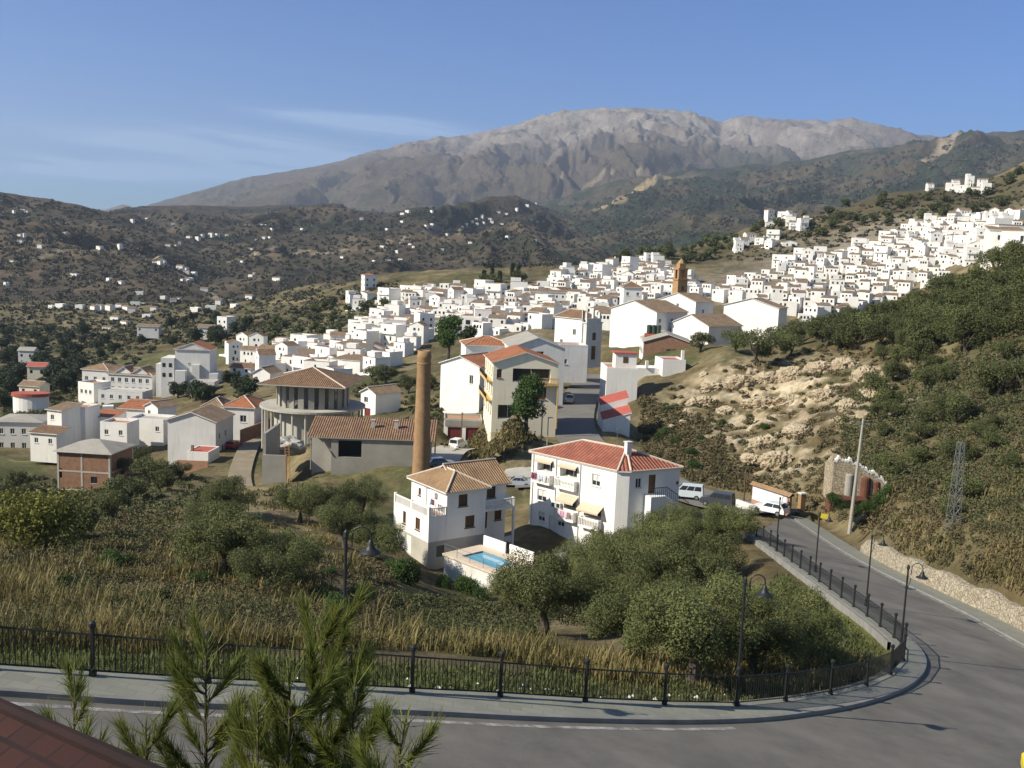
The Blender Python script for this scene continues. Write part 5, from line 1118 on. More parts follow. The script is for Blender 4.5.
# the rest of the houses, smaller and farther than those above: past three hundred they are one mass
mb = MB(); nx_ = 0
for pg, n in ((T1, 260), (T2, 140), (T3, 110)):
    xs = [p[0] for p in pg]; ys = [p[1] for p in pg]; k = 0
    for t_ in range(3500):
        px, py = random.uniform(min(xs), max(xs)), random.uniform(min(ys), max(ys))
        if k >= n or not inpoly(px, py, pg): continue
        w = hit(px, py, n=420)[0]
        if np.isnan(w[0]) or w[1] < 330 or any((w[0] - q[0]) ** 2 + (w[1] - q[1]) ** 2 < (3.7 if q[2] < 6.9 else 8.2) ** 2 for q in PLACED): continue
        k += 1; PLACED.append((w[0], w[1], 5.0)); a = math.radians(random.uniform(-45, 0)); W_, D_, H_ = random.uniform(4, 6.5), random.uniform(4, 6), random.choice([2.8, 3.2, 5.0, 5.6])
        M4 = Matrix.Translation((w[0], w[1], w[2])) @ Matrix.Rotation(a, 4, 'Z'); h_ = MB()
        hs = {0: [(s_, H_ - 1.9, .8, 1.1, 'small') for s_ in np.linspace(.7, W_ - 1.5, random.choice([1, 2, 2, 3]))]}
        fs = rect_walls(h_, 0, W_, 0, D_, -4, H_, hs); 
        for h in hs[0]: f = fs[0]; h_.poly([f.at(h[0], h[1], -.12), f.at(h[0] + h[2], h[1], -.12), f.at(h[0] + h[2], h[1] + h[3], -.12), f.at(h[0], h[1] + h[3], -.12)], 1)
        if random.random() < .45: h_.poly([(-.2, -.2, H_ + .02), (W_ + .2, -.2, H_ + .02), (W_ + .2, D_ + .2, H_ + .9), (-.2, D_ + .2, H_ + .9)], 2); h_.poly([(W_, 0, H_), (W_, D_, H_), (W_, D_, H_ + .85)], 0); h_.poly([(0, D_, H_), (0, 0, H_), (0, D_, H_ + .85)], 0)
        else: h_.poly([(0, 0, H_ - .5), (W_, 0, H_ - .5), (W_, D_, H_ - .5), (0, D_, H_ - .5)], 3)
        i0 = len(mb.v); mb.v += [tuple(M4 @ Vector(v)) for v in h_.v]; mb.f += [tuple(i + i0 for i in q) for q in h_.f]; mb.m += h_.m; mb.uv += h_.uv
    nx_ += k
print('EXTRA', nx_); tag(mb.build('town_houses', [MT['white'], MT['glass'], MT['tile_old'], MT['terracotta']]), kind='stuff')
# farmhouses far over the hills
def farm(k, W_, D_, H_):
    root = empty('farmhouse', (0, 0, 0)); mb = MB(); fs = rect_walls(mb, 0, W_, 0, D_, -4, H_, {})
    if k: roof(root, 'gx', 0, W_, 0, D_, H_, 1.6, .3, 'tile_old', mb, caps=False)
    else: flat_roof(root, 0, W_, 0, D_, H_, .5, 'white_old')
    mb.build('wall', MT['white'], root); return [root, False]
FARM = [farm(0, 9, 7, 5.5), farm(1, 11, 7, 4.5), farm(1, 8, 7, 6.5)]
FL = '12,212 20,211 24,212 17,237 22,236 62,233 17,243 37,248 117,247 96,249 98,250 130,221 145,219 171,225 178,244 173,246 165,246 195,239 186,238 152,263 157,264 161,263 176,268 182,271 185,273 191,274 180,281 184,281 188,280 106,281 112,283 118,285 8,262 3,285 70,277 135,295 200,290'
FV = '48,308 55,308 75,309 90,311 95,309 105,310 115,308 122,309 130,306 137,306 128,313 150,311 170,303 175,300 160,299 205,310 215,305 110,320 120,324 102,330 142,318 190,312 230,308 245,300'
FC = '245,228 260,227 270,230 262,239 255,241 268,238 200,236 208,236 215,236 225,236 248,250 258,256 248,277 252,275 300,230 240,262 265,277 272,280 400,222 405,212 430,212 465,225 470,222 480,217 490,222 505,215 515,210 525,206 535,204 475,219 460,228 505,238 532,241 468,244 400,247 405,250 412,248 400,244 408,245 385,230 400,215 360,220 445,235 500,225 430,225 424,227 475,224 482,223 488,220 497,213 380,247 340,258 395,253 372,262 398,260 385,262 440,250 360,240'
for lst, lab, grp in ((FL, 'tiny white farmhouse scattered over the dark brown hill at left', 'farmhouses on the left-hand hill'), (FV, 'small white house in the loose hamlet along the valley bottom at left', 'houses of the valley hamlet'), (FC, 'tiny white farmhouse far off on the brown hills below the mountain', 'farmhouses on the hills below the mountain')):
    q = [tuple(float(c) for c in a.split(',')) for a in lst.split()]; hp = hit([a[0] for a in q], [a[1] for a in q])
    for w in hp:
        if np.isnan(w[0]) or w[1] < 380 or w[1] > 6000: continue
        pr = random.choice(FARM); o = pr[0] if not pr[1] else copy_tree(pr[0]); pr[1] = True
        o.location = (w[0], w[1], w[2] - .3); o.rotation_euler = (0, 0, math.radians(random.uniform(-50, 15))); s = (.56 if w[1] < 1000 else .58 if w[1] < 1700 else .72) * random.uniform(.8, 1.2); o.scale = (s * random.uniform(.9, 1.5), s, s); tag(o, lab, 'farmhouse' if lst is not FV else 'house', grp)
for pr in FARM:
    if not pr[1]: remove_tree(pr[0])
c = hit(262, 236)[0]
if not np.isnan(c[0]): bld('long_terrace', 'white hilltop row of houses on the far brown spur, largest building on the hills', 'terrace', (250, 236.5), float(c[1]), -8, .017 * float(c[1]), 10, 5, ('gx', 1.2, 'tile_old', 0))

# ------------------------------------------------------------------ trees
def crown_mesh(name, nlobe, nleaf, leaf, seed, mat, sx=1.0, sz=.8, spread=.62, lr=(.34, .6), droop=0):
    r = np.random.default_rng(seed); V = []; 
    lob = []
    for k in range(nlobe):
        a = r.uniform(0, 2 * PI); rr = spread * math.sqrt(r.uniform(.02, 1)); z = r.uniform(-.55, .6) * (1 - .35 * rr)
        lob.append((rr * math.cos(a) * sx, rr * math.sin(a) * sx, z * sz, r.uniform(*lr)))
    lob = np.array(lob); wt = lob[:, 3] ** 2; idx = r.choice(nlobe, nleaf, p=wt / wt.sum()); L = lob[idx]
    d = r.normal(size=(nleaf, 3)); d /= np.linalg.norm(d, axis=1)[:, None]
    # clumped, so that the outline is uneven and gaps stay open
    cl = .55 + .45 * np.sign(np.sin(d[:, 0] * 7 + L[:, 0] * 31) * np.sin(d[:, 1] * 8 + L[:, 1] * 29) * np.sin(d[:, 2] * 7 + idx)) * .5 + .12
    rad = L[:, 3] * np.clip(r.uniform(.25, 1.12, nleaf) ** .5, 0, 1.1) * (.78 + .3 * cl)
    c = L[:, :3] + d * rad[:, None] * np.array([1, 1, .82])
    c[:, 2] -= droop * r.uniform(0, 1, nleaf) * .2
    n = d * .6 + r.normal(size=(nleaf, 3)) * .55 + np.array([0, 0, .35]); n /= np.linalg.norm(n, axis=1)[:, None]
    t = np.cross(n, r.normal(size=(nleaf, 3))); t /= np.linalg.norm(t, axis=1)[:, None]; b = np.cross(n, t)
    s = leaf * r.uniform(.55, 1.35, nleaf)[:, None]; w = s * .5
    q = np.stack([c - t * s, c + b * w, c + t * s, c - b * w], 1).reshape(-1, 3)
    return np_mesh(name, q, np.arange(nleaf * 4).reshape(-1, 4), mat)
def trunk_mesh(name, seed, th=.5, r0=.085, limbs=4, spread=.45):
    """unit tree: crown radius 1, ground at z = 0, crown centre at z = th + .75"""
    r = random.Random(seed); mb = MB(); top = Vector((r.uniform(-.08, .08), r.uniform(-.08, .08), th))
    mb.tube([(0, 0, -.25), (0, 0, 0), tuple(top * .5 + Vector((r.uniform(-.04, .04), 0, 0))), tuple(top)], [r0 * 1.5, r0 * 1.25, r0, r0 * .85], 7)
    for k in range(limbs):
        a = 2 * PI * k / limbs + r.uniform(-.4, .4); q = top + Vector((math.cos(a) * spread * .45, math.sin(a) * spread * .45, .32)); e = top + Vector((math.cos(a) * spread, math.sin(a) * spread, .75 + r.uniform(-.1, .2)))
        mb.tube([tuple(top - Vector((0, 0, .03))), tuple(q), tuple(e)], [r0 * .6, r0 * .42, r0 * .15], 5)
    me = mb.build(name, MT['bark']); m = me.data; bpy.data.objects.remove(me); return m
TREES = {}
def kind(key, name, mats, nleaf, leaf, n=3, seed=1, th=.5, cz=.62, **kw):
    TREES[key] = (name, [(crown_mesh('crown', kw.get('nlobe', 16), nleaf, leaf, seed * 10 + k, MT[mats], kw.get('sx', 1), kw.get('sz', .8), kw.get('spread', .62), kw.get('lr', (.34, .6))), trunk_mesh('trunk', seed * 10 + k, th, kw.get('r0', .085))) for k in range(n)], th, cz)
kind('olive', 'olive_tree', 'leaf_olive', 27000, .0195, 4, 1, .42, .55, nlobe=26, lr=(.17, .38), spread=.82)
kind('hillolive', 'olive_tree', 'leaf_hill', 5600, .042, 4, 2, .30, .55, nlobe=18, lr=(.2, .42), spread=.78)
kind('farolive', 'olive_tree', 'leaf_hill', 700, .15, 3, 3, .3, .55, nlobe=9)
kind('dark', 'evergreen_tree', 'leaf_dark', 1500, .11, 3, 4, .35, .6, nlobe=12)
kind('green', 'leafy_tree', 'leaf_green', 6000, .055, 2, 5, .5, .75, nlobe=18, sx=.7, sz=1.15, lr=(.3, .5))
kind('yellow', 'leafy_tree', 'leaf_yellow', 7000, .045, 2, 6, .25, .55, nlobe=14)
kind('cypress', 'cypress_tree', 'leaf_dark', 700, .14, 2, 7, .2, 1.2, nlobe=12, sx=.25, sz=2.0, spread=.3, lr=(.2, .34))
kind('bush', 'shrub', 'leaf_green', 4200, .05, 3, 8, .1, .4, nlobe=10, sz=.6)
def tree(key, w, rad, label, cat='tree', group=None, zs=1.0):
    name, vs, th, cz = TREES[key]; cm, tm = random.choice(vs)
    root = empty(name, (w[0], w[1], w[2] - .05), random.uniform(0, 6.28), label, cat, group); root.scale = (rad, rad, rad * zs)
    t = bpy.data.objects.new('trunk', tm); link(t, root)
    c_ = bpy.data.objects.new('crown', cm); link(c_, root); c_.location = (0, 0, th + cz); return root
def gpt(px, py): return hit(px, py)[0]
# grove inside the bend
G = '786,662,2.2 752,674,2.0 692,683,2.6 640,668,2.3 600,630,2.6 545,634,2.8 518,615,2.7 572,602,3.0 630,612,3.1 682,625,2.8 700,588,3.0 650,588,3.0 612,577,3.0 662,566,3.0 706,556,2.7 728,545,2.4 668,545,2.6 580,575,2.0 664,645,2.1 718,650,2.2'
for a in G.split():
    px, py, r_ = [float(c) for c in a.split(',')]; w = gpt(px, py); tree('olive', w, r_, 'grey-green olive tree in the thick grove between the fence and the red-roofed block', group='olive trees of the grove inside the bend')
G = '225,577,2.9 286,588,2.4 212,550,2.6 228,520,3.0 332,532,3.4 362,520,3.2 376,562,2.7 300,522,2.8 345,548,3.0 270,600,2.0'
for a in G.split():
    px, py, r_ = [float(c) for c in a.split(',')]; w = gpt(px, py); tree('olive', w, r_, 'dark grey-green olive tree on the dry slope left of the villa', group='olive trees left of the villa')
G = '128,505,2.8 150,484,3.0 136,470,3.0 80,542,2.6 160,492,2.4 122,478,2.6 16,540,2.8 18,492,2.6 36,512,2.0 180,480,2.0 6,515,2.6 112,520,2.2'
for a in G.split():
    px, py, r_ = [float(c) for c in a.split(',')]; w = gpt(px, py); tree('hillolive', w, r_, 'dark bushy tree around the bare brick shell at lower left', group='trees around the brick shell')
tree('yellow', gpt(44, 552), 3.2, 'rounded yellow-green tree, brightest in the thicket at the left edge')
q_ = P(526, 426, 149); tree('green', (q_.x, q_.y, float(gh(q_.x, q_.y))), 3.9, 'tall dark green broad tree against the cream house by the street', zs=1.05)
tree('green', P(448, 356, 215), 4.3, 'bright green tree behind the top of the brick chimney')
tree('dark', P(470, 344, 225), 2.8, 'bushy dark tree beside the low orange-roofed house')
for px, py, r_ in ((466, 592, 1.5), (408, 584, 1.7), (482, 600, 1.1), (396, 575, 1.2), (445, 588, 1.0)): tree('bush', gpt(px, py), r_, 'green garden shrub at the foot of the villa and its pool', 'shrub', 'shrubs below the villa', 1.2)
for px, py, r_ in ((385, 384, 3.4), (408, 394, 3.0), (372, 380, 2.5), (425, 390, 2.6), (418, 408, 2.2)): tree('hillolive', gpt(px, py), r_, 'grey-green tree on the bank between the white hut and the brick chimney', group='trees between hut and chimney')
tree('hillolive', gpt(757, 364), 4.6, 'large round olive standing alone at the top of the rocky cut'); tree('hillolive', gpt(700, 352), 3.2, 'olive tree beside the stained-roof barn above the dark bank')
def scatter(pg, n, key, r0, r1, label, cat, grp, mind=.7, dlim=(15, 3000), zs=1.0):
    xs = [p[0] for p in pg]; ys = [p[1] for p in pg]; k = 0; tries = 0; got = []
    while k < n and tries < n * 30:
        tries += 1; px, py = random.uniform(min(xs), max(xs)), random.uniform(min(ys), max(ys))
        if not inpoly(px, py, pg): continue
        w = gpt(px, py); r_ = random.uniform(r0, r1)
        if np.isnan(w[0]) or not dlim[0] < w[1] < dlim[1] or any((w[0] - g[0]) ** 2 + (w[1] - g[1]) ** 2 < (mind * (r_ + g[2])) ** 2 for g in got): continue
        if any((w[0] - q[0]) ** 2 + (w[1] - q[1]) ** 2 < (r_ + 3) ** 2 for q in PLACED): continue
        if w[1] < 320 and ((RS[:, 0] - w[0]) ** 2 + (RS[:, 1] - w[1]) ** 2).min() < (r_ + .8) ** 2: continue
        got.append((w[0], w[1], r_)); tree(key, w, r_, label, cat, grp, zs); k += 1
    return k
scatter([(772, 350), (830, 336), (900, 318), (960, 292), (1024, 262), (1060, 258), (1060, 340), (1000, 345), (940, 356), (890, 352), (850, 356)], 60, 'hillolive', 2.8, 4.8, 'dark olive tree in the dense grove along the right-hand hillcrest', 'tree', 'olive trees along the right-hand hillcrest', .5)
scatter([(880, 360), (1024, 335), (1030, 420), (960, 430), (900, 440), (870, 420)], 20, 'hillolive', 1.6, 3.4, 'scattered olive on the steep scrubby slope above the stone ruin', 'tree', 'olive trees on the slope above the ruin', .6)
for px, py, r_ in ((735, 352, 3.4), (775, 345, 3.6), (800, 343, 3.8), (790, 356, 3.2), (820, 338, 3.6)): tree('hillolive', gpt(px, py), r_, 'dark olive in front of the big blank white building', group='olives in front of the blank white building')
scatter([(0, 560), (330, 575), (400, 610), (400, 645), (0, 635)], 16, 'bush', .6, 1.3, 'low green bush in the dry grass behind the railing at left', 'shrub', 'bushes in the dry grass behind the railing', 1.0)
scatter([(850, 440), (1024, 420), (1024, 560), (900, 530)], 14, 'hillolive', 1.0, 1.9, 'bushy green shrub on the slope above the roadside stone wall', 'shrub', 'shrubs above the stone wall', .8)
scatter([(0, 330), (80, 335), (140, 350), (150, 345), (75, 380), (70, 402), (0, 412)], 58, 'dark', 2.6, 4.6, 'dark evergreen tree in the wooded valley at far left', 'tree', 'trees in the wooded valley at left', .45)
scatter([(140, 345), (200, 312), (260, 315), (230, 345), (160, 350)], 16, 'dark', 2.6, 4.4, 'dark tree on the valley side beside the green field', 'tree', 'trees beside the green field', .6)
scatter([(140, 400), (260, 380), (255, 402), (150, 404)], 10, 'dark', 2.0, 3.2, 'dark tree in the hedge between the apartment houses and the orange roofs', 'tree', 'trees in front of the apartment houses', .6)
scatter([(255, 330), (330, 305), (365, 290), (395, 312), (350, 335), (300, 340), (250, 350)], 34, 'farolive', 2.2, 3.6, 'small olive tree dotted over the green slope left of the town', 'tree', 'olives on the slope left of town', .7)
scatter([(610, 262), (660, 250), (735, 238), (745, 246), (700, 262), (650, 268)], 30, 'farolive', 3, 5, 'dark tree on the wooded shoulder behind the church quarter', 'tree', 'trees on the shoulder behind town', .5)
scatter([(740, 232), (800, 214), (860, 204), (930, 190), (1024, 172), (1024, 210), (920, 222), (860, 232), (800, 240)], 52, 'farolive', 2.6, 4.6, 'small dark tree dotted over the brown ridge at upper right', 'tree', 'trees on the upper right ridge', .7)
scatter([(640, 420), (690, 400), (760, 420), (800, 470), (720, 485), (650, 470)], 12, 'bush', .8, 1.5, 'low dark bush on the bank below the rocky cut', 'shrub', 'bushes below the rocky cut', .8)
for px, py in ((484, 281), (492, 280), (512, 280), (500, 282), (518, 282)): tree('cypress', gpt(px, py), 3.6, 'dark cypress in the small clump on the town skyline', group='cypresses on the town skyline')
scatter([(478, 284), (524, 281), (520, 290), (480, 292)], 8, 'farolive', 3, 4.4, 'round dark tree below the cypress clump on the town skyline', 'tree', 'trees below the cypresses', .5)

# ------------------------------------------------------------------ ground cover (nobody could count it)
CLW = [(P(c[0], c[1], c[2]), c) for c in CL]
def clumps(name, regions, mat, kind_='stuff', leafpx=.0013, K=64, asp=.45, flat=.6):
    Q = []; r = np.random.default_rng(len(name))
    for pg, n, r0, r1 in regions:
        xs = [p[0] for p in pg]; ys = [p[1] for p in pg]; px = r.uniform(min(xs), max(xs), n * 2); py = r.uniform(min(ys), max(ys), n * 2)
        ok = [i for i in range(n * 2) if inpoly(px[i], py[i], pg)]; w = hit(px[ok], py[ok], n=420)
        for p in w:
            if np.isnan(p[0]): continue
            if p[1] < 320 and ((RS[:, 0] - p[0]) ** 2 + (RS[:, 1] - p[1]) ** 2).min() < 1.4: continue
            if name != 'distant_scrub' and any((p[0] - c.x) ** 2 + (p[1] - c.y) ** 2 < (c_[3] * .75) ** 2 for c, c_ in CLW) and r.uniform() < .7: continue
            R_ = r.uniform(r0, r1); s0 = max(.04, leafpx * p[1]); k = K
            d = r.normal(size=(k, 3)); d /= np.linalg.norm(d, axis=1)[:, None]; d[:, 2] = np.abs(d[:, 2]) * flat * 1.4
            c = p + d * R_ * r.uniform(.35, 1.05, k)[:, None]; n_ = d + r.normal(size=(k, 3)) * .6; n_ /= np.linalg.norm(n_, axis=1)[:, None]
            t = np.cross(n_, r.normal(size=(k, 3))); t /= np.linalg.norm(t, axis=1)[:, None]; b = np.cross(n_, t); s = s0 * r.uniform(.6, 1.5, k)[:, None]
            Q.append(np.stack([c - t * s, c + b * s * asp, c + t * s, c - b * s * asp], 1).reshape(-1, 3))
    V = np.concatenate(Q); tag(np_obj(name, V, np.arange(len(V)).reshape(-1, 4), mat), kind=kind_)
HR = [(640, 400), (700, 380), (780, 350), (880, 345), (1024, 290), (1100, 270), (1100, 620), (1024, 592), (920, 560), (830, 518), (770, 500), (690, 482), (650, 455)]
clumps('brown_scrub', [(HR, 2300, .3, 1.0), ([(640, 395), (700, 420), (770, 480), (770, 500), (690, 480), (640, 450)], 500, .35, 1.1), ([(0, 500), (130, 500), (200, 560), (390, 560), (400, 650), (0, 640)], 1000, .35, 1.1), ([(440, 445), (530, 415), (560, 425), (500, 465), (470, 470)], 500, .25, .6)], MT['scrubleaf'])
clumps('green_scrub', [([(830, 400), (1100, 300), (1100, 560), (1000, 540), (850, 470)], 1200, .4, 1.3), ([(0, 480), (180, 470), (240, 500), (150, 550), (0, 640), (300, 640), (300,600), (100, 600)], 900, .5, 1.3), ([(380, 595), (560, 610), (520, 650), (400, 650)], 420, .4, 1.0), ([(0, 330), (250, 320), (250, 350), (160, 345), (70, 420), (0, 440)], 900, .7, 1.8), ([(250, 380), (440, 380), (460, 440), (430, 420), (370, 400)], 200, .4, 1.0)], MT['scrubgreen'])
clumps('distant_scrub', [([(0, 195), (130, 215), (300, 208), (560, 208), (700, 250), (560, 268), (400, 268), (300, 300), (0, 312)], 3000, 2.0, 5.5), ([(0, 308), (260, 300), (400, 280), (390, 310), (300, 340), (140, 345), (0, 335)], 1400, .8, 2.4), ([(560, 210), (700, 178), (880, 155), (1024, 140), (1024, 165), (800, 215), (640, 250)], 1100, 7, 14), ([(700, 262), (745, 240), (820, 214), (930, 190), (1024, 172), (1024, 212), (930, 222), (860, 240), (790, 260)], 900, .8, 2.6)], MT['farscrub'], K=14, leafpx=.0011, asp=.7)
def blades(name, regions, mat):
    Q = []; r = np.random.default_rng(5)
    for pg, n, h0, h1, nb, sp in regions:
        xs = [p[0] for p in pg]; ys = [p[1] for p in pg]; px = r.uniform(min(xs), max(xs), n * 2); py = r.uniform(min(ys), max(ys), n * 2)
        ok = [i for i in range(n * 2) if inpoly(px[i], py[i], pg)][:n]; w = hit(px[ok], py[ok], n=420)
        for p in w:
            if np.isnan(p[0]) or ((RS[:, 0] - p[0]) ** 2 + (RS[:, 1] - p[1]) ** 2).min() < .6: continue
            if name == 'dry_grass' and float(fbm(np.array([p[0] / 7]), np.array([p[1] / 7]), 3, 19)[0]) < -.12: continue
            h = r.uniform(h0, h1) * (.35 + .65 * r.uniform() ** 1.5) * (1 + .35 * float(pnoise(p[0] / 5, p[1] / 5, 9))); a = r.uniform(0, 2 * PI, nb); b0 = p + np.c_[r.normal(0, sp, nb), r.normal(0, sp, nb), np.zeros(nb)]
            ln = r.uniform(.1, .55, nb); hh = h * r.uniform(.55, 1.1, nb); wd = np.maximum(.010, .00055 * p[1]) * r.uniform(.7, 1.5, nb)
            dx = np.c_[np.cos(a), np.sin(a), np.zeros(nb)]; sd = np.c_[-np.sin(a), np.cos(a), np.zeros(nb)] * wd[:, None]
            m1 = b0 + dx * (ln * hh * .35)[:, None]; m1[:, 2] += hh * .6; tp = b0 + dx * (ln * hh)[:, None]; tp[:, 2] += hh
            Q.append(np.stack([b0 - sd, b0 + sd, m1 + sd, m1 - sd], 1).reshape(-1, 3)); Q.append(np.stack([m1 - sd, m1 + sd, tp + sd * .2, tp - sd * .2], 1).reshape(-1, 3))
    V = np.concatenate(Q); tag(np_obj(name, V, np.arange(len(V)).reshape(-1, 4), mat), kind='stuff')
blades('dry_grass', [([(-60, 575), (120, 560), (330, 590), (420, 620), (420, 660), (-60, 650)], 1400, .6, 1.5, 16, .22), ([(-60, 520), (330, 540), (400, 600), (-60, 585)], 900, .5, 1.2, 14, .35), ([(400, 640), (640, 650), (650, 690), (400, 675)], 900, .5, 1.2, 14, .25), ([(130, 520), (300, 480), (330, 560), (160, 570)], 700, .4, .8, 12, .4), ([(820, 640), (890, 660), (840, 690), (640, 695), (640, 660)], 500, .3, .7, 12, .25), ([(840, 480), (1024, 480), (1100, 600), (1024, 590), (920, 555)], 800, .4, .9, 12, .4), ([(445, 450), (530, 418), (550, 430), (480, 462)], 500, .4, .8, 12, .5)], MT['drygrass'])
blades('green_grass', [([(780, 575), (860, 630), (890, 655), (860, 690), (760, 690), (760, 600)], 1500, .12, .35, 12, .25), ([(-40, 645), (450, 668), (800, 688), (800, 704), (450, 690), (-40, 664)], 1500, .12, .4, 12, .2), ([(180, 500), (240, 470), (260, 500), (200, 530)], 250, .2, .5, 12, .4)], MT['grassblade'])
# ------------------------------------------------------------------ fence, lamps, walls
fenceR = [onroad(*p) for p in ((-130, 667), (-15, 674), (93, 681), (208, 688), (309, 692), (412, 697), (500, 701), (585, 706), (664, 709), (736, 710), (785, 705), (830, 698), (866, 689), (890, 678), (903, 664), (904, 652))]
fenceR += resample([onroad(*p) for p in ((904, 652), (893, 640), (868, 620), (838, 598), (812, 579), (790, 563), (770, 548), (750, 534))], 2.4)[1:]
root = empty('iron_fence', tuple(fenceR[0]), 0, 'black iron railing with knobbed posts running round the pavement of the bend', 'fence')
o0 = fenceR[0]; PT = None
def fz(p, h): return Vector((p.x - o0.x, p.y - o0.y, zplane(p.x, p.y) + .14 + h - o0.z))
for i, p in enumerate(fenceR):
    if PT is None:
        mb = MB(); mb.tube([(0, 0, -.1), (0, 0, 1.18)], .055, 8); mb.tube([(0, 0, 0), (0, 0, .12)], .09, 8); mb.lathe([(.075, 1.18), (.09, 1.22), (.085, 1.29), (.03, 1.33), (0, 1.34)], n=8); b_ = mb.build('post', MT['iron'], root); PT = b_
    else: b_ = PT.copy(); link(b_, root)
    b_.location = fz(p, 0)
    if i == len(fenceR) - 1: break
    q = fenceR[i + 1]; mb = MB(); a, b = fz(p, 0), fz(q, 0)
    for h in (.12, 1.0): mb.tube([a + Vector((0, 0, h)), b + Vector((0, 0, h))], .024, 4)
    n = int((b - a).length / .125)
    for k in range(1, n): c = a.lerp(b, k / n); mb.tube([c + Vector((0, 0, .12)), c + Vector((0, 0, 1.0))], .0125, 4, cap=False)
    mb.build('railing_panel', MT['iron'], root)
# low pale wall under the railing on the straight
mb = MB(); st_ = [p for p in resample(fence_line, .8) if p.y > 47]
inn = offset_line(st_, -.0)
for s0 in range(len(st_) - 1):
    a, b = st_[s0], st_[s0 + 1]; t = (b - a); t.z = 0; t.normalize(); n = Vector((t.y, -t.x, 0))
    sgn = -1 if (Vector((0, 60, 0)) - a).dot(n) < 0 else 1
    a1, b1, a2, b2 = a + n * sgn * .22, b + n * sgn * .22, a + n * sgn * .55, b + n * sgn * .55
    for q in (a1, b1, a2, b2): q.z = zplane(q.x, q.y)
    tz = Vector((0, 0, .10)); bz = Vector((0, 0, -1.4))
    mb.poly([a1 + tz, b1 + tz, b2 + tz, a2 + tz]); mb.poly([a2 + bz, b2 + bz, b2 + tz, a2 + tz]); mb.poly([a1 + bz, b1 + bz, b1 + tz, a1 + tz])
tag(mb.build('low_wall', MT['kerb']), 'low grey concrete wall below the railing on the straight stretch of road', 'wall')
def lamp(w, rz, label, h=4.55, plate=False):
    root = empty('street_lamp', w, rz, label, 'street lamp', 'black hook-armed street lamps along the road')
    mb = MB(); mb.tube([(0, 0, -.15), (0, 0, .5), (0, 0, .55), (0, 0, h * .9)], [.085, .085, .05, .042], 10); mb.lathe([(.13, 0), (.13, .08), (.09, .14)], n=10); mb.lathe([(.05, h * .9), (.075, h * .91), (.06, h * .94), (0, h * .955)], n=8); mb.build('pole', MT['iron'], root)
    pts = [(0.02, 0, h * .82)] + [(.16 + 0.0, 0, h * .86)] + [(.40 - .24 * math.cos(t), 0, h * .92 + .24 * math.sin(t)) for t in np.linspace(0, PI, 11)] + [(.64, 0, h * .90)]
    mb = MB(); mb.tube(pts, .022, 6); mb.tube([(.02, 0, h * .70), (.13, 0, h * .76), (.16, 0, h * .82)], .016, 5); mb.build('arm', MT['iron'], root)
    mb = MB(); z = h * .90; mb.lathe([(.03, 0), (.06, -.04), (.085, -.12), (.11, -.20), (.17, -.27), (.27, -.32), (.28, -.335), (.24, -.335), (.10, -.26)], (.64, 0, z), 18); s = mb.build('lamp_shade', MT['iron'], root, smooth=True)
    mb = MB(); mb.lathe([(0, -.26), (.10, -.27), (.11, -.33), (.06, -.37), (0, -.38)], (.64, 0, z), 12); mb.build('bulb_glass', MT['blind'], s)
    if plate: mb = MB(); mb.box(.05, .52, -.03, .03, h * .86, h * .93); mb.build('yellow_plate', MT['yellow'], root)
    return root
MT['yellow'] = pmat('yellow_paint', (.55, .45, .03), (.48, .4, .03), 3)
for px, py, rz, lab, pl in ((736, 709, 0, 'nearest black hook-armed street lamp, rising in front of the olive grove', False), (900, 656, -.2, 'black hook-armed street lamp on the tip of the bend, furthest right of all', False), (866, 606, -.3, 'black hook-armed street lamp second from the tip of the bend', False), (815, 574, -.3, 'black street lamp with a small yellow plate near its top', True), (776, 553, -.4, 'farthest black street lamp, up the straight by the olive trees', False), (343, 694, 0, 'black hook-armed street lamp half hidden behind the feathery young trees', False)):
    q = onroad(px, py); lamp((q.x, q.y, q.z + .1), rz, lab, plate=pl)
# stone retaining wall on the far side
wl_ = [p for p in far_o]; i0 = min(range(len(wl_)), key=lambda i: abs(wl_[i].y - 88)); wl_ = wl_[i0:]
mb = MB(); prev = None; hts = [1.55 + .12 * math.sin(i * .9) + random.uniform(-.06, .06) for i in range(len(wl_))]
for i in range(len(wl_) - 1):
    a, b = wl_[i], wl_[i + 1]; t = b - a; t.z = 0; t.normalize(); n = Vector((-t.y, t.x, 0)); u0, u1 = Vector((0, 0, hts[i] * min(1, .4 + i * .2))), Vector((0, 0, hts[i + 1] * min(1, .4 + (i + 1) * .2))); dn = Vector((0, 0, -.4))
    a2, b2 = a + n * .5, b + n * .5
    mb.poly([b + dn, a + dn, a + u0, b + u1]); mb.poly([b + u1, a + u0, a2 + u0, b2 + u1]); mb.poly([a2 + dn, b2 + dn, b2 + u1, a2 + u0])
    if i == 0: mb.poly([a + dn, a2 + dn, a2 + u0, a + u0])
tag(mb.build('stone_wall', MT['stonewall']), 'long rough limestone retaining wall along the far side of the road', 'wall')
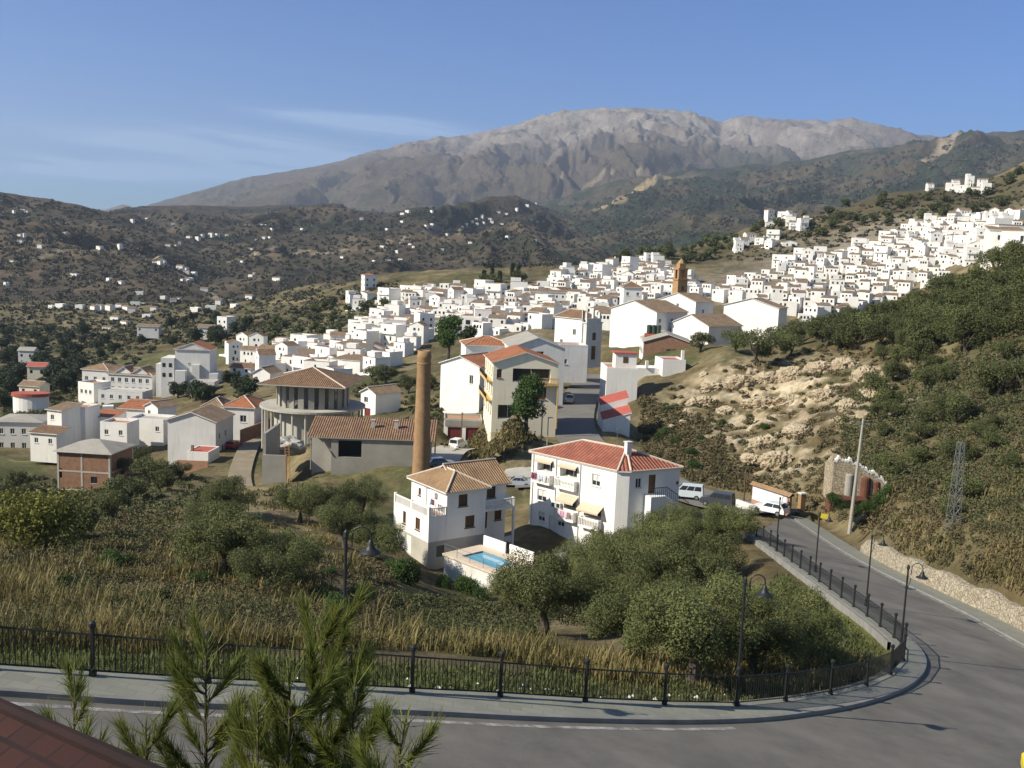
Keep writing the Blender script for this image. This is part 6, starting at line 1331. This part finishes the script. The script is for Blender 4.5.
# tiled name wall and brick pillar at the top of the straight
zt_ = P(790, 497, 112).z; A = P(790, 497, 112); B = Pz(752.5, 485, zt_); L_ = (B - A); a_ = math.atan2((A - B).y, (A - B).x); ln = L_.length
root = empty('tiled_wall', (B.x, B.y, zt_ - 1.9), a_, 'white tiled roadside wall under a sloping brown tile coping, behind the white car', 'wall')
f = Face((0, 0), (ln, 0)); mb = MB(); mb.box(0, ln, .003, .35, -1.5, 1.95); mb.build('wall', MT['terracotta'], root)
mb = MB(); mb.poly([(.1, -.006, .2), (ln - .5, -.006, .2), (ln - .5, -.006, 1.85), (.1, -.006, 1.85)]); mb.build('tile_panel', MT['panel'], root)
mb = MB(); mb.poly([(-.2, -.3, 1.96), (ln + .2, -.3, 1.96), (ln + .2, .2, 2.35), (-.2, .2, 2.35)]); mb.poly([(ln + .2, .6, 1.96), (-.2, .6, 1.96), (-.2, .2, 2.35), (ln + .2, .2, 2.35)]); mb.poly([(-.2, .6, 1.955), (ln + .2, .6, 1.955), (ln + .2, -.3, 1.955), (-.2, -.3, 1.955)]); mb.build('coping', MT['tile_tan'], root)
e = gpt(801, 511); root = empty('brick_pillar', tuple(e), .3, 'short square brick gate pillar with a pale cap right of the tiled wall', 'pillar')
mb = MB(); mb.box(-.32, .32, -.32, .32, -.6, 2.1); mb.build('shaft', MT['brick_old'], root); mb = MB(); mb.box(-.4, .4, -.4, .4, 2.1, 2.25); mb.build('cap', MT['white_old'], root)
e = P(746, 504, 116); mb = MB(); mb.box(-1.6, 1.6, -.15, .15, -.8, 1.0); oo = mb.build('low_wall', MT['white_old'], loc=(e.x, e.y, e.z - .8)); oo.rotation_euler = (0, 0, a_); tag(oo, 'short pale wall joined to the left end of the tiled wall', 'wall')
# ruin with rusty tanks
e = P(832, 484, 101); root = empty('stone_ruin', tuple(e), math.radians(-4), 'roofless ruin of pale rubble masonry with a broken stepped top beside the concrete pole', 'ruin')
mb = MB(); hh = [2.5, 2.9, 2.7, 2.8, 2.5, 2.4, 2.1, 1.7, 1.6, 1.1, .8]
xs_ = np.arange(0, 5.45, .16); ht_ = np.interp(xs_, np.arange(len(hh)) * .52, hh) - .35 + np.array([random.uniform(-.16, .16) for _ in xs_])
def ruin_strip(mb, z0s, z1s, y0, y1):
    for k in range(len(xs_) - 1):
        a, b = xs_[k], xs_[k + 1]; p = lambda x, y, z: (x, y, z)
        mb.poly([p(a, y0, z0s[k]), p(b, y0, z0s[k + 1]), p(b, y0, z1s[k + 1]), p(a, y0, z1s[k])]); mb.poly([p(a, y0, z1s[k]), p(b, y0, z1s[k + 1]), p(b, y1, z1s[k + 1]), p(a, y1, z1s[k])]); mb.poly([p(b, y1, z0s[k + 1]), p(a, y1, z0s[k]), p(a, y1, z1s[k]), p(b, y1, z1s[k + 1])])
ruin_strip(mb, [-2.5] * len(xs_), ht_, 0, .5); mb.poly([(0, .5, -2.5), (0, 0, -2.5), (0, 0, ht_[0]), (0, .5, ht_[0])])
for k in range(5): mb.box(-.004, .46, .504 + k * .6, 1.1 + k * .6, -2, 3.0 - k * .35)
mb.build('wall', MT['ruin'], root)
mb = MB()
ruin_strip(mb, ht_ + .003, ht_ + np.array([random.uniform(.12, .42) for _ in xs_]), -.03, .53)
mb.build('broken_top', MT['white_old'], root)
for k, (px, py, r_, hgt, m_, lab) in enumerate(((848, 493, .45, 1.9, 'concrete', 'grey upright tank, left of the rusty ones below the stone ruin'), (864, 496, .55, 1.9, 'rust', 'rust-red upright tank between the grey tank and the smaller rusty one'), (875, 497, .45, 1.6, 'rust', 'smaller rusty tank, rightmost of the three below the ruin'))):
    w = P(px, py, 101); root = empty('old_tank', tuple(w), 0, lab, 'tank'); mb = MB(); mb.lathe([(r_, -.8), (r_, .6), (r_ * 1.03, .62), (r_, .66), (r_, hgt), (r_ * .8, hgt + .12), (0, hgt + .16)], n=16); mb.build('shell', MT[m_], root, smooth=False); mb = MB(); mb.tube([(r_ * .3, 0, hgt + .1), (r_ * .3, 0, hgt + .4)], .08, 6); mb.build('pipe', MT['rust'], root)
w = P(847, 498, 100); mb = MB()
for k in range(4): mb.box(-2 + k * .02, 2, -.6 + k * .4, -.25 + k * .4, -.1 + .03 * k, .0 + .03 * k)
for x in (-1.9, 1.7): mb.box(x, x + .15, -.6, .9, -1.4, -.11)
oo = mb.build('rusty_platform', MT['rust'], loc=tuple(w)); tag(oo, 'collapsed platform of rusty beams in front of the tanks', 'platform')
# poles, mast and wires
e = P(851.5, 514, 95.5); ht = P(865, 419, e[1]).z - e[2]; root = empty('utility_pole', tuple(e), 0, 'leaning pale concrete utility pole beside the ruin on the right bank', 'pole')
mb = MB(); mb.tube([(-.05, 0, -2.0), (.35, 0, ht)], [.19, .11], 8); mb.build('shaft', MT['postc'], root); mb = MB(); mb.box(-.3, 1.0, -.06, .06, ht - .5, ht - .38); mb.build('crossarm', MT['steel'], root)
ptop = Vector((e[0] + .35, e[1], e[2] + ht - .4))
e = gpt(952, 532); ht = P(965, 443, e[1]).z - e[2]; root = empty('lattice_mast', tuple(e), .3, 'thin grey steel lattice mast on the scrubby bank at right', 'mast')
mb = MB(); wB, wT = .42, .20
cor = [(-1, -1), (1, -1), (1, 1), (-1, 1)]; lv = 9
pt = lambda c, t: (c[0] * (wB + (wT - wB) * t), c[1] * (wB + (wT - wB) * t), -.4 + (ht + .4) * t)
for c in cor: mb.tube([pt(c, 0), pt(c, 1)], .026, 4)
for k in range(lv):
    for i in range(4):
        a, b = cor[i], cor[(i + 1) % 4]; mb.tube([pt(a, k / lv), pt(b, (k + 1) / lv)], .013, 4); mb.tube([pt(b, k / lv), pt(a, (k + 1) / lv)], .013, 4); mb.tube([pt(a, (k + 1) / lv), pt(b, (k + 1) / lv)], .02, 4)
mb.build('lattice', MT['steel'], root)
for px, py, r_ in ((834, 498, 1.0), (842, 503, .9), (868, 505, 1.1), (880, 500, 1.2), (890, 492, 1.1), (858, 508, .8)):
    w = P(px, py, 98.5); tree('bush', (w.x, w.y, w.z - .5), r_, 'green bush growing up in front of the stone ruin and its rusty tanks', 'shrub', 'bushes in front of the ruin')
def cable(a, b, sag, r_, label):
    a, b = Vector(a), Vector(b); mb = MB(); mb.tube([tuple(a.lerp(b, t) - Vector((0, 0, sag * 4 * t * (1 - t)))) for t in np.linspace(0, 1, 15)], r_, 4); tag(mb.build('overhead_cable', MT['iron']), label, 'cable')
cable(ptop, (75, 112, ptop.z + 7), 1.4, .03, 'black overhead cable strung from the concrete pole to the right')
cable(ptop, P(800, 432, 175), 1.2, .02, 'thin overhead cable running back from the concrete pole over the rocky cut')
for px, py, top, d, lab in ((541, 445, 383, 152, 'pale street pole with a small lamp head beside the green street tree'), (547, 449, 418, 148, 'dark wooden post at the kerb where the street climbs, right of the pale pole'), (435, 452, 416, 150, 'dark pole right of the brick chimney'), (461, 449, 412, 160, 'dark pole in front of the red garage doors'), (744, 497, 470, 119, 'thin dark post behind the olive trees near the dark car')):
    w = P(px, py, d); hgt = (P(px, top, d).z - w.z); root = empty('street_pole', tuple(w), 0, lab, 'pole'); pale = 'pale' in lab
    mb = MB(); mb.tube([(0, 0, -1.5), (0, 0, hgt)], [.11, .08], 7); mb.build('shaft', MT['postc' if pale else 'wood'], root)
    mb = MB()
    if pale: mb.box(-.1, .7, -.12, .12, hgt, hgt + .14)
    else: mb.box(-.25, .25, -.04, .04, hgt - .35, hgt - .25)
    mb.build('lamp_head' if pale else 'bracket', MT['steel'], root)
# boulders along the cut
for k, (px, py, s) in enumerate(((694, 402, 1.6), (688, 412, .9), (672, 428, .8), (684, 424, 1.0), (905, 472, .8), (730, 440, .8), (786, 380, 1.3), (812, 372, 1.4), (838, 366, 1.5), (770, 440, 1.2), (752, 372, 1.2), (866, 392, 1.2), (704, 375, 1.1), (850, 405, 1.0))):
    w = gpt(px, py); bm = bmesh.new(); bmesh.ops.create_icosphere(bm, subdivisions=3, radius=1); rr = np.random.default_rng(k)
    for v in bm.verts:
        c = v.co; nn = float(fbm(np.array([c.x * 1.3 + k * 5]), np.array([c.y * 1.3 + c.z * 1.7]), 4, 33)[0]); v.co = c * (1 + .38 * nn); v.co.z *= .7
    me = bpy.data.meshes.new('boulder'); bm.to_mesh(me); bm.free(); me.materials.append(MT['rock']); oo = bpy.data.objects.new('boulder', me); COL.objects.link(oo); oo.location = tuple(w); oo.scale = (s, s * .8, s); oo.rotation_euler = (0, 0, rr.uniform(0, 6)); tag(oo, 'pale limestone boulder lying on the broken bank above the road', 'boulder', 'boulders on the broken bank')
# jagged limestone outcrops of the cut
for k, (px, py, L_, Hh) in enumerate(((716, 388, 4.2, 2.2), (742, 384, 4.6, 2.6), (768, 382, 5.0, 3.0), (795, 378, 5.2, 3.2), (822, 372, 4.8, 3.0), (846, 368, 4.2, 2.8), (866, 378, 3.4, 3.2), (872, 396, 2.4, 2.6), (760, 404, 4.6, 2.0), (792, 402, 4.8, 2.2), (826, 398, 4.2, 2.2), (850, 408, 3.0, 2.0), (762, 446, 3.6, 2.2), (778, 462, 3.6, 2.2), (752, 462, 2.4, 1.6), (800, 432, 3.6, 1.6), (705, 402, 2.6, 1.8), (728, 412, 3.0, 1.5))):
    w = gpt(px, py); bm = bmesh.new(); bmesh.ops.create_icosphere(bm, subdivisions=5, radius=1); co = np.array([v.co[:] for v in bm.verts]); o_ = k * 7.7
    a = ridged(co[:, 0] * 1.6 + o_, co[:, 2] * 1.2 + co[:, 1], 5, 33, .62); b = fbm(co[:, 0] * 4 + o_, co[:, 2] * 5 + co[:, 1] * 2, 3, 36); st_ = np.round(co[:, 2] * 4 + .8 * b) / 4
    sc2 = 1 + .42 * (a - .3) + .12 * b
    for v, s_, z_ in zip(bm.verts, sc2, st_): v.co.x *= s_; v.co.y *= s_; v.co.z = (.45 * v.co.z + .55 * z_) * (.8 + .2 * s_)
    me = bpy.data.meshes.new('rock_outcrop'); bm.to_mesh(me); bm.free(); me.materials.append(MT['rock']); oo = bpy.data.objects.new('rock_outcrop', me); COL.objects.link(oo); oo.location = (w[0], w[1] + .6, w[2] - .2); oo.scale = (L_ * .62, 2.2, Hh * .72); oo.rotation_euler = (random.uniform(-.15, .15), random.uniform(-.12, .12), random.uniform(-.4, .2)); tag(oo, 'jagged pale limestone outcrop in the broken cut above the road', 'rock', 'limestone outcrops of the cut')
# concrete slope beside the street
mb = MB(); a, b, c, d = P(500, 476, 134), P(545, 478, 134), P(553, 446, 153), P(532, 440, 160); mb.poly([a, b, c, d]); e2 = P(520, 478, 134)
for q, r_ in ((a, b), (b, c), (c, d), (d, a)): mb.poly([q - Vector((0, 0, 3)), r_ - Vector((0, 0, 3)), r_, q])
oo = mb.build('concrete_apron', MT['concrete_lt']); tag(oo, 'sloping bare concrete apron below the street, left of the red-roofed block', 'slope')
# building-site things by the concrete hall
w = P(286, 478, 137); root = empty('site_ladder', tuple(w), .1, 'long orange timber ladder leaning on the building site left of the concrete hall', 'ladder')
MT['timber'] = pmat('orange_timber', (.42, .22, .08), (.34, .17, .06), 3)
mb = MB()
for x in (0, .55): mb.tube([(x, 0, -.5), (x - .35, 1.2, 4.6)], .06, 5)
mb.build('stile', MT['timber'], root); mb = MB()
for k in range(14): t = k / 14; mb.tube([(-.35 * t, 1.2 * t, -.4 + 5 * t), (.55 - .35 * t, 1.2 * t, -.4 + 5 * t)], .035, 4)
mb.build('rungs', MT['timber'], root)
w = P(262, 484, 138); mb = MB(); mb.box(0, 3.4, 0, .4, -3, 4.2); mb.box(0, .4, .41, 9, -3, 7.2); tag(mb.build('site_wall', MT['concrete'], loc=tuple(w)), 'grey L-shaped concrete wall around the rubble yard left of the hall', 'wall')
bm = bmesh.new(); bmesh.ops.create_icosphere(bm, subdivisions=4, radius=1)
for v in bm.verts: c = v.co; v.co = c * (1 + .3 * float(fbm(np.array([c.x * 1.6]), np.array([c.y * 1.6 + c.z]), 4, 12)[0])); v.co.z *= .55
me = bpy.data.meshes.new('rubble_heap'); bm.to_mesh(me); bm.free(); me.materials.append(MT['concrete_lt']); oo = bpy.data.objects.new('rubble_heap', me); COL.objects.link(oo); oo.location = tuple(P(284, 447, 150)); oo.scale = (3.2, 3, 2.6); tag(oo, 'grey heap of rubble inside the concrete walls of the building site', 'heap')

# loose stones and litter on the verge behind the railing
fl = resample(fence_line, .3); Q, Fx = [], []; r = np.random.default_rng(77)
for p in [q for q in resample(fence_line[:], .22) if q.y < 42]:
    for k in range(2):
        t = r.uniform(.5, 2.6); i = min(range(0, len(fl), 6), key=lambda j: (fl[j].x - p.x) ** 2 + (fl[j].y - p.y) ** 2); tg = fl[min(i + 6, len(fl) - 1)] - fl[max(i - 6, 0)]; tg.normalize(); x, y = p.x - tg.y * t, p.y + tg.x * t
        if r.uniform() < .55: continue
        z = float(gh(x, y)); s = r.uniform(.03, .12); o_ = len(Q); Q += [(x + s * r.uniform(.6, 1.2), y, z), (x, y + s, z), (x - s * r.uniform(.6, 1.2), y, z), (x, y - s, z), (x, y, z + s * .9), (x, y, z - s)]
        Fx += [(o_, o_ + 1, o_ + 4), (o_ + 1, o_ + 2, o_ + 4), (o_ + 2, o_ + 3, o_ + 4), (o_ + 3, o_, o_ + 4)]
tag(np_obj('loose_stones', np.array(Q), np.array(Fx), MT['white_old']), kind='stuff')

# ------------------------------------------------------------------ vehicles
def car(w, rz, paint, label, cat, L=4.0, Wd=1.65, prof='hatch'):
    root = empty('parked_' + ('van' if cat == 'van' else 'pickup' if cat == 'pickup' else 'car'), w, rz, label, cat)
    h = L / 2
    P_ = {'hatch': ([(-h, .35), (h - .05, .3), (h, .55), (h - .15, .78), (h - 1.1, .88), (-h + .12, .92), (-h, .7)], [(h - 1.15, .86), (h - 1.85, 1.40), (-h + .55, 1.42), (-h + .1, .9)], .12),
          'sedan': ([(-h, .35), (h - .05, .3), (h, .55), (h - .2, .78), (h - 1.2, .86), (-h + .9, .9), (-h + .05, .86), (-h, .6)], [(h - 1.3, .85), (h - 2.0, 1.36), (-h + 1.3, 1.36), (-h + .65, .88)], .14),
          'van': ([(-h, .35), (h - .05, .32), (h, .6), (h - .1, .95), (h - .9, 1.12), (-h + .02, 1.12), (-h, .6)], [(h - .95, 1.1), (h - 1.6, 1.78), (-h + .12, 1.82), (-h + .02, 1.1)], .10),
          'pickup': ([(-h, .45), (h - .05, .4), (h, .7), (h - .15, .95), (h - 1.1, 1.05), (-h + .02, 1.0), (-h, .6)], [(h - 1.15, 1.03), (h - 1.75, 1.62), (-h + 1.9, 1.64), (-h + 1.7, 1.02)], .12)}[prof]
    low, up, inset = P_
    def ext(mb, pts, wb, wt, zc, m=0):
        zmin, zmax = min(p[1] for p in pts), max(p[1] for p in pts); hw = lambda z: wb + (wt - wb) * (z - zmin) / (zmax - zmin)
        l = [(p[0], hw(p[1]), p[1]) for p in pts]; r_ = [(p[0], -hw(p[1]), p[1]) for p in pts]; mb.poly(l[::-1], m); mb.poly(r_, m)
        for i in range(len(pts)): j = (i + 1) % len(pts); mb.poly([r_[i], l[i], l[j], r_[j]][::-1], m)
        return hw
    mb = MB(); hw = Wd / 2; ext(mb, low, hw, hw * .96, 0); hwf = ext(mb, up, hw * .95, hw * .80, 0); b_ = mb.build('body', MT[paint], root)
    bv = b_.modifiers.new('bevel', 'BEVEL'); bv.width = .05; bv.segments = 2
    # glass: windscreen, rear window, side windows, set just proud of the cabin
    u = up; mb = MB()
    def scr(p, q, t0, t1):
        a = (p[0] + (q[0] - p[0]) * t0, p[1] + (q[1] - p[1]) * t0); b = (p[0] + (q[0] - p[0]) * t1, p[1] + (q[1] - p[1]) * t1); n = Vector((-(q[1] - p[1]), 0, q[0] - p[0])).normalized(); n = n if n.z > 0 else -n; n *= .012
        wa, wb = hwf(a[1]) * .86, hwf(b[1]) * .86; mb.poly([Vector((a[0], -wa, a[1])) + n, Vector((a[0], wa, a[1])) + n, Vector((b[0], wb, b[1])) + n, Vector((b[0], -wb, b[1])) + n])
    scr(u[0], u[1], .1, .92); scr(u[3], u[2], .15, .92); mb.build('windscreen', MT['glass'], root)
    z0, z1 = u[0][1] + .07, u[1][1] - .07
    lerpx = lambda p, q, z: p[0] + (q[0] - p[0]) * (z - p[1]) / (q[1] - p[1])
    for sgn in (-1, 1):
        mb = MB(); xa0, xa1, xb0, xb1 = lerpx(u[0], u[1], z0) - .12, lerpx(u[0], u[1], z1) - .1, lerpx(u[3], u[2], z0) + .12, lerpx(u[3], u[2], z1) + .1; n = 3 if prof in ('van', 'sedan') else 2
        for k in range(n):
            t0, t1 = k / n + .015, (k + 1) / n - .015; y0, y1 = sgn * (hwf(z0) + .012), sgn * (hwf(z1) + .012)
            q = [(xa0 + (xb0 - xa0) * t0, y0, z0), (xa0 + (xb0 - xa0) * t1, y0, z0), (xa1 + (xb1 - xa1) * t1, y1, z1), (xa1 + (xb1 - xa1) * t0, y1, z1)]; mb.poly(q if sgn > 0 else q[::-1])
        mb.build('side_window', MT['glass'], root)
        for x in (-h + .75, h - .75):
            mb = MB(); mb.tube([(x, sgn * (hw - .17), .31), (x, sgn * (hw + .02), .31)], .31, 16); wh = mb.build('wheel', MT['tyre'], root); mb = MB(); mb.tube([(x, sgn * (hw + .021), .31), (x, sgn * (hw + .03), .31)], .18, 12); mb.build('rim', MT['steel'], wh)
        mb = MB(); mb.box(h - .09, h + .01, sgn * hw * .72 - .16, sgn * hw * .72 + .16, .58, .72); mb.build('headlight', MT['frame'], root)
        mb = MB(); mb.box(-h - .02, -h + .08, sgn * hw * .82 - .1, sgn * hw * .82 + .1, .62, .86); mb.build('tail_light', MT['redpaint'], root)
    return root
def street_dir(w):
    i = min(range(len(ctr)), key=lambda k: (ctr[k].x - w.x) ** 2 + (ctr[k].y - w.y) ** 2); t = ctr[min(i + 1, len(ctr) - 1)] - ctr[max(i - 1, 0)]; return math.atan2(t.y, t.x), ctr[i]
def put(px, py, d, *a, off=0.0, flip=False, z=.05, rz=None, **k):
    w = P(px, py, d); rd, c = street_dir(w); zz = gh(w.x, w.y) + .32 if rz is None and abs((c - w).length) < 7 else float(gh(w.x, w.y)) + .04
    if (Vector((c.x, c.y)) - Vector((w.x, w.y))).length < 7: zz = c.z + .04
    return car((w.x, w.y, float(zz)), (rd if rz is None else rz) + (PI if flip else 0), *a, **k)
w = onroad(770, 513.5); car((w.x, w.y, w.z + .02), math.radians(140), 'white_car_paint', 'white hatchback standing at the mouth of the road by the tiled wall', 'car')
put(717, 506, 119, 'dark_car_paint', 'dark off-road car parked behind the olives, left of the white hatchback', 'car', prof='van', L=4.0, rz=math.radians(152))
put(686, 497, 123, 'paleblue_car_paint', 'pale white-blue van parked at the right corner of the red-roofed block', 'van', prof='van', L=4.2, rz=math.radians(165))
put(516, 485.5, 131, 'silver_car_paint', 'silver saloon parked between the villa roof and the red-roofed block', 'car', prof='sedan', L=4.3, rz=math.radians(178))
put(569.5, 404.5, 197, 'tan_car_paint', 'pale pickup truck parked nose up on the left of the street', 'pickup', prof='pickup', L=4.8)
put(578, 372.5, 255, 'purple_car_paint', 'dark purple car parked further up the street beyond the pickup', 'car')
put(458, 448, 160, 'white_car_paint', 'small white van parked in front of the dark red garage doors', 'van', prof='van', L=3.9, rz=1.2)
w = gpt(234, 448); car((w[0], w[1], w[2] + .05), math.radians(80), 'red_car_paint', 'red car standing on the dirt track beside the plain white gable', 'car')
put(441, 461, 141, 'blue_car_paint', 'car showing its pale roof in the yard behind the villa', 'car', rz=.4)

# ------------------------------------------------------------------ the near house, the feathery young trees below the balcony, a yellow parasol
A = P(-40, 688, 5.2); B = P(160, 776, 3.6); root = empty('near_house', (A.x, A.y, A.z), 0, 'dark red tiled roof corner of the nearest house, at the bottom left corner', 'house')
ab = B - A; perp = Vector((-1, -1.1, 0)).normalized()
mb = MB(); c0, c1 = Vector((0, 0, 0)) - ab * .8, ab * 1.6; dn = perp * 3.4 + Vector((0, 0, -1.5)); dn2 = Vector((.85, .9, 0)).normalized() * .5 + Vector((0, 0, -.55))
mb.poly([tuple(c0 + dn), tuple(c1 + dn), tuple(c1), tuple(c0)]); mb.poly([tuple(c1 + dn2), tuple(c0 + dn2), tuple(c0), tuple(c1)]); mb.build('roof', MT['tile_dark'], root)
mb = MB(); mb.tube([tuple(c0), tuple(c1)], .035, 8); mb.build('ridge_cap', MT['tile_dark'], root)
def casuarina(w, H_, seed, label, R_=1.1, nb=46, dens=1.0, lean=(0, 0)):
    root = empty('young_casuarina', w, 0, label, 'tree', None); r = np.random.default_rng(seed); top = Vector((lean[0], lean[1], H_))
    mb = MB(); ax = lambda t: Vector((lean[0] * t * t, lean[1] * t * t, H_ * t)); mb.tube([tuple(ax(t) - Vector((0, 0, .3 if t == 0 else 0))) for t in np.linspace(0, 1, 10)], [.055 * (1 - t) + .006 for t in np.linspace(0, 1, 10)], 6)
    Q = []; tri = []
    for k in range(nb):
        t = .38 + .60 * (k + r.uniform()) / nb; a = r.uniform(0, 2 * PI); ln = R_ * (1.15 - t) * r.uniform(.9, 1.5) + .18; b0 = ax(t); out_ = Vector((math.cos(a), math.sin(a), 0)); pp = []
        for s in np.linspace(0, 1, 7): pp.append(b0 + out_ * ln * s * .78 + Vector((0, 0, ln * (.42 * s + .50 * s * s))))
        mb.tube([tuple(p) for p in pp], [.012 * (1 - s) + .003 for s in np.linspace(0, 1, 7)], 4, cap=False)
        n = int(125 * ln * dens)
        for j in range(n):
            s = r.uniform(.12, 1.0) * 6; i = min(int(s), 5); p = pp[i].lerp(pp[i + 1], s - i); tg = (pp[i + 1] - pp[i]).normalized()
            for q in range(7):
                d = (tg * 1.1 + Vector(r.normal(0, .34, 3)) + Vector((0, 0, .22))).normalized(); l = r.uniform(.12, .30); sd = d.cross(Vector(r.normal(size=3))).normalized() * r.uniform(.0018, .0034)
                m_ = p + d * l * .55; e_ = p + d * l + Vector((0, 0, -.02)); Q += [tuple(p - sd), tuple(p + sd), tuple(m_ + sd), tuple(m_ - sd), tuple(m_ - sd), tuple(m_ + sd), tuple(e_ + sd * .3), tuple(e_ - sd * .3)]
    for j in range(int(160 * dens)):
        t = r.uniform(.75, 1.0); p = ax(t); d = (Vector(r.normal(0, .5, 3)) + Vector((0, 0, 1.1))).normalized(); l = r.uniform(.14, .32); sd = d.cross(Vector(r.normal(size=3))).normalized() * .0045; m_ = p + d * l * .5; e_ = p + d * l; Q += [tuple(p - sd), tuple(p + sd), tuple(m_ + sd), tuple(m_ - sd), tuple(m_ - sd), tuple(m_ + sd), tuple(e_ + sd * .3), tuple(e_ - sd * .3)]
    mb.build('trunk', MT['bark'], root); V = np.array(Q); np_obj('foliage', V, np.arange(len(V)).reshape(-1, 4), MT['needle'], root); return root
for px, top, d, R_, nb, dens, lab, seed, ln in ((322, 600, 8.6, 1.1, 50, 1.05, 'large feathery casuarina, densest of the young trees in the bottom foreground', 1, (0, 0)), (206, 622, 8.8, .75, 38, .8, 'slim feathery casuarina standing just left of the densest one', 2, (0, 0)), (74, 652, 9.2, .5, 26, .6, 'thinnest feathery casuarina, leftmost in front of the kerb', 3, (.05, 0)), (146, 706, 8.2, .55, 24, 1.0, 'short tufted casuarina between the two slim ones', 4, (0, 0)), (258, 690, 7.8, .5, 22, 1.0, 'low feathery casuarina tip in the gap before the large tree', 5, (0, 0)), (405, 700, 7.4, .7, 26, .9, 'dark casuarina leaning right at the foot of the large tree', 6, (.45, 0)), (290, 640, 8.0, .9, 32, .85, 'bushy casuarina tucked against the left side of the large tree', 7, (0, 0)), (355, 660, 8.2, .8, 28, .85, 'bushy casuarina tucked against the right side of the large tree', 8, (.1, 0))):
    w = P(px, top + 22, d); zg = float(gh(w.x, w.y)); casuarina((w.x - ln[0], w.y, zg), w.z - zg, seed, lab, R_, nb, dens, ln)
w = P(1040, 758, 6.5); root = empty('yellow_parasol', (w.x + .2, w.y, w.z - 2.2), 0, 'yellow parasol of which only the rim shows at the bottom right corner', 'parasol')
mb = MB(); mb.tube([(0, 0, -1.5), (0, 0, 2.5)], .025, 8); mb.build('pole', MT['frame'], root); mb = MB(); mb.lathe([(.30, 2.05), (.30, 2.12), (.02, 2.45)], n=8); mb.build('canopy', MT['yellow'], root)
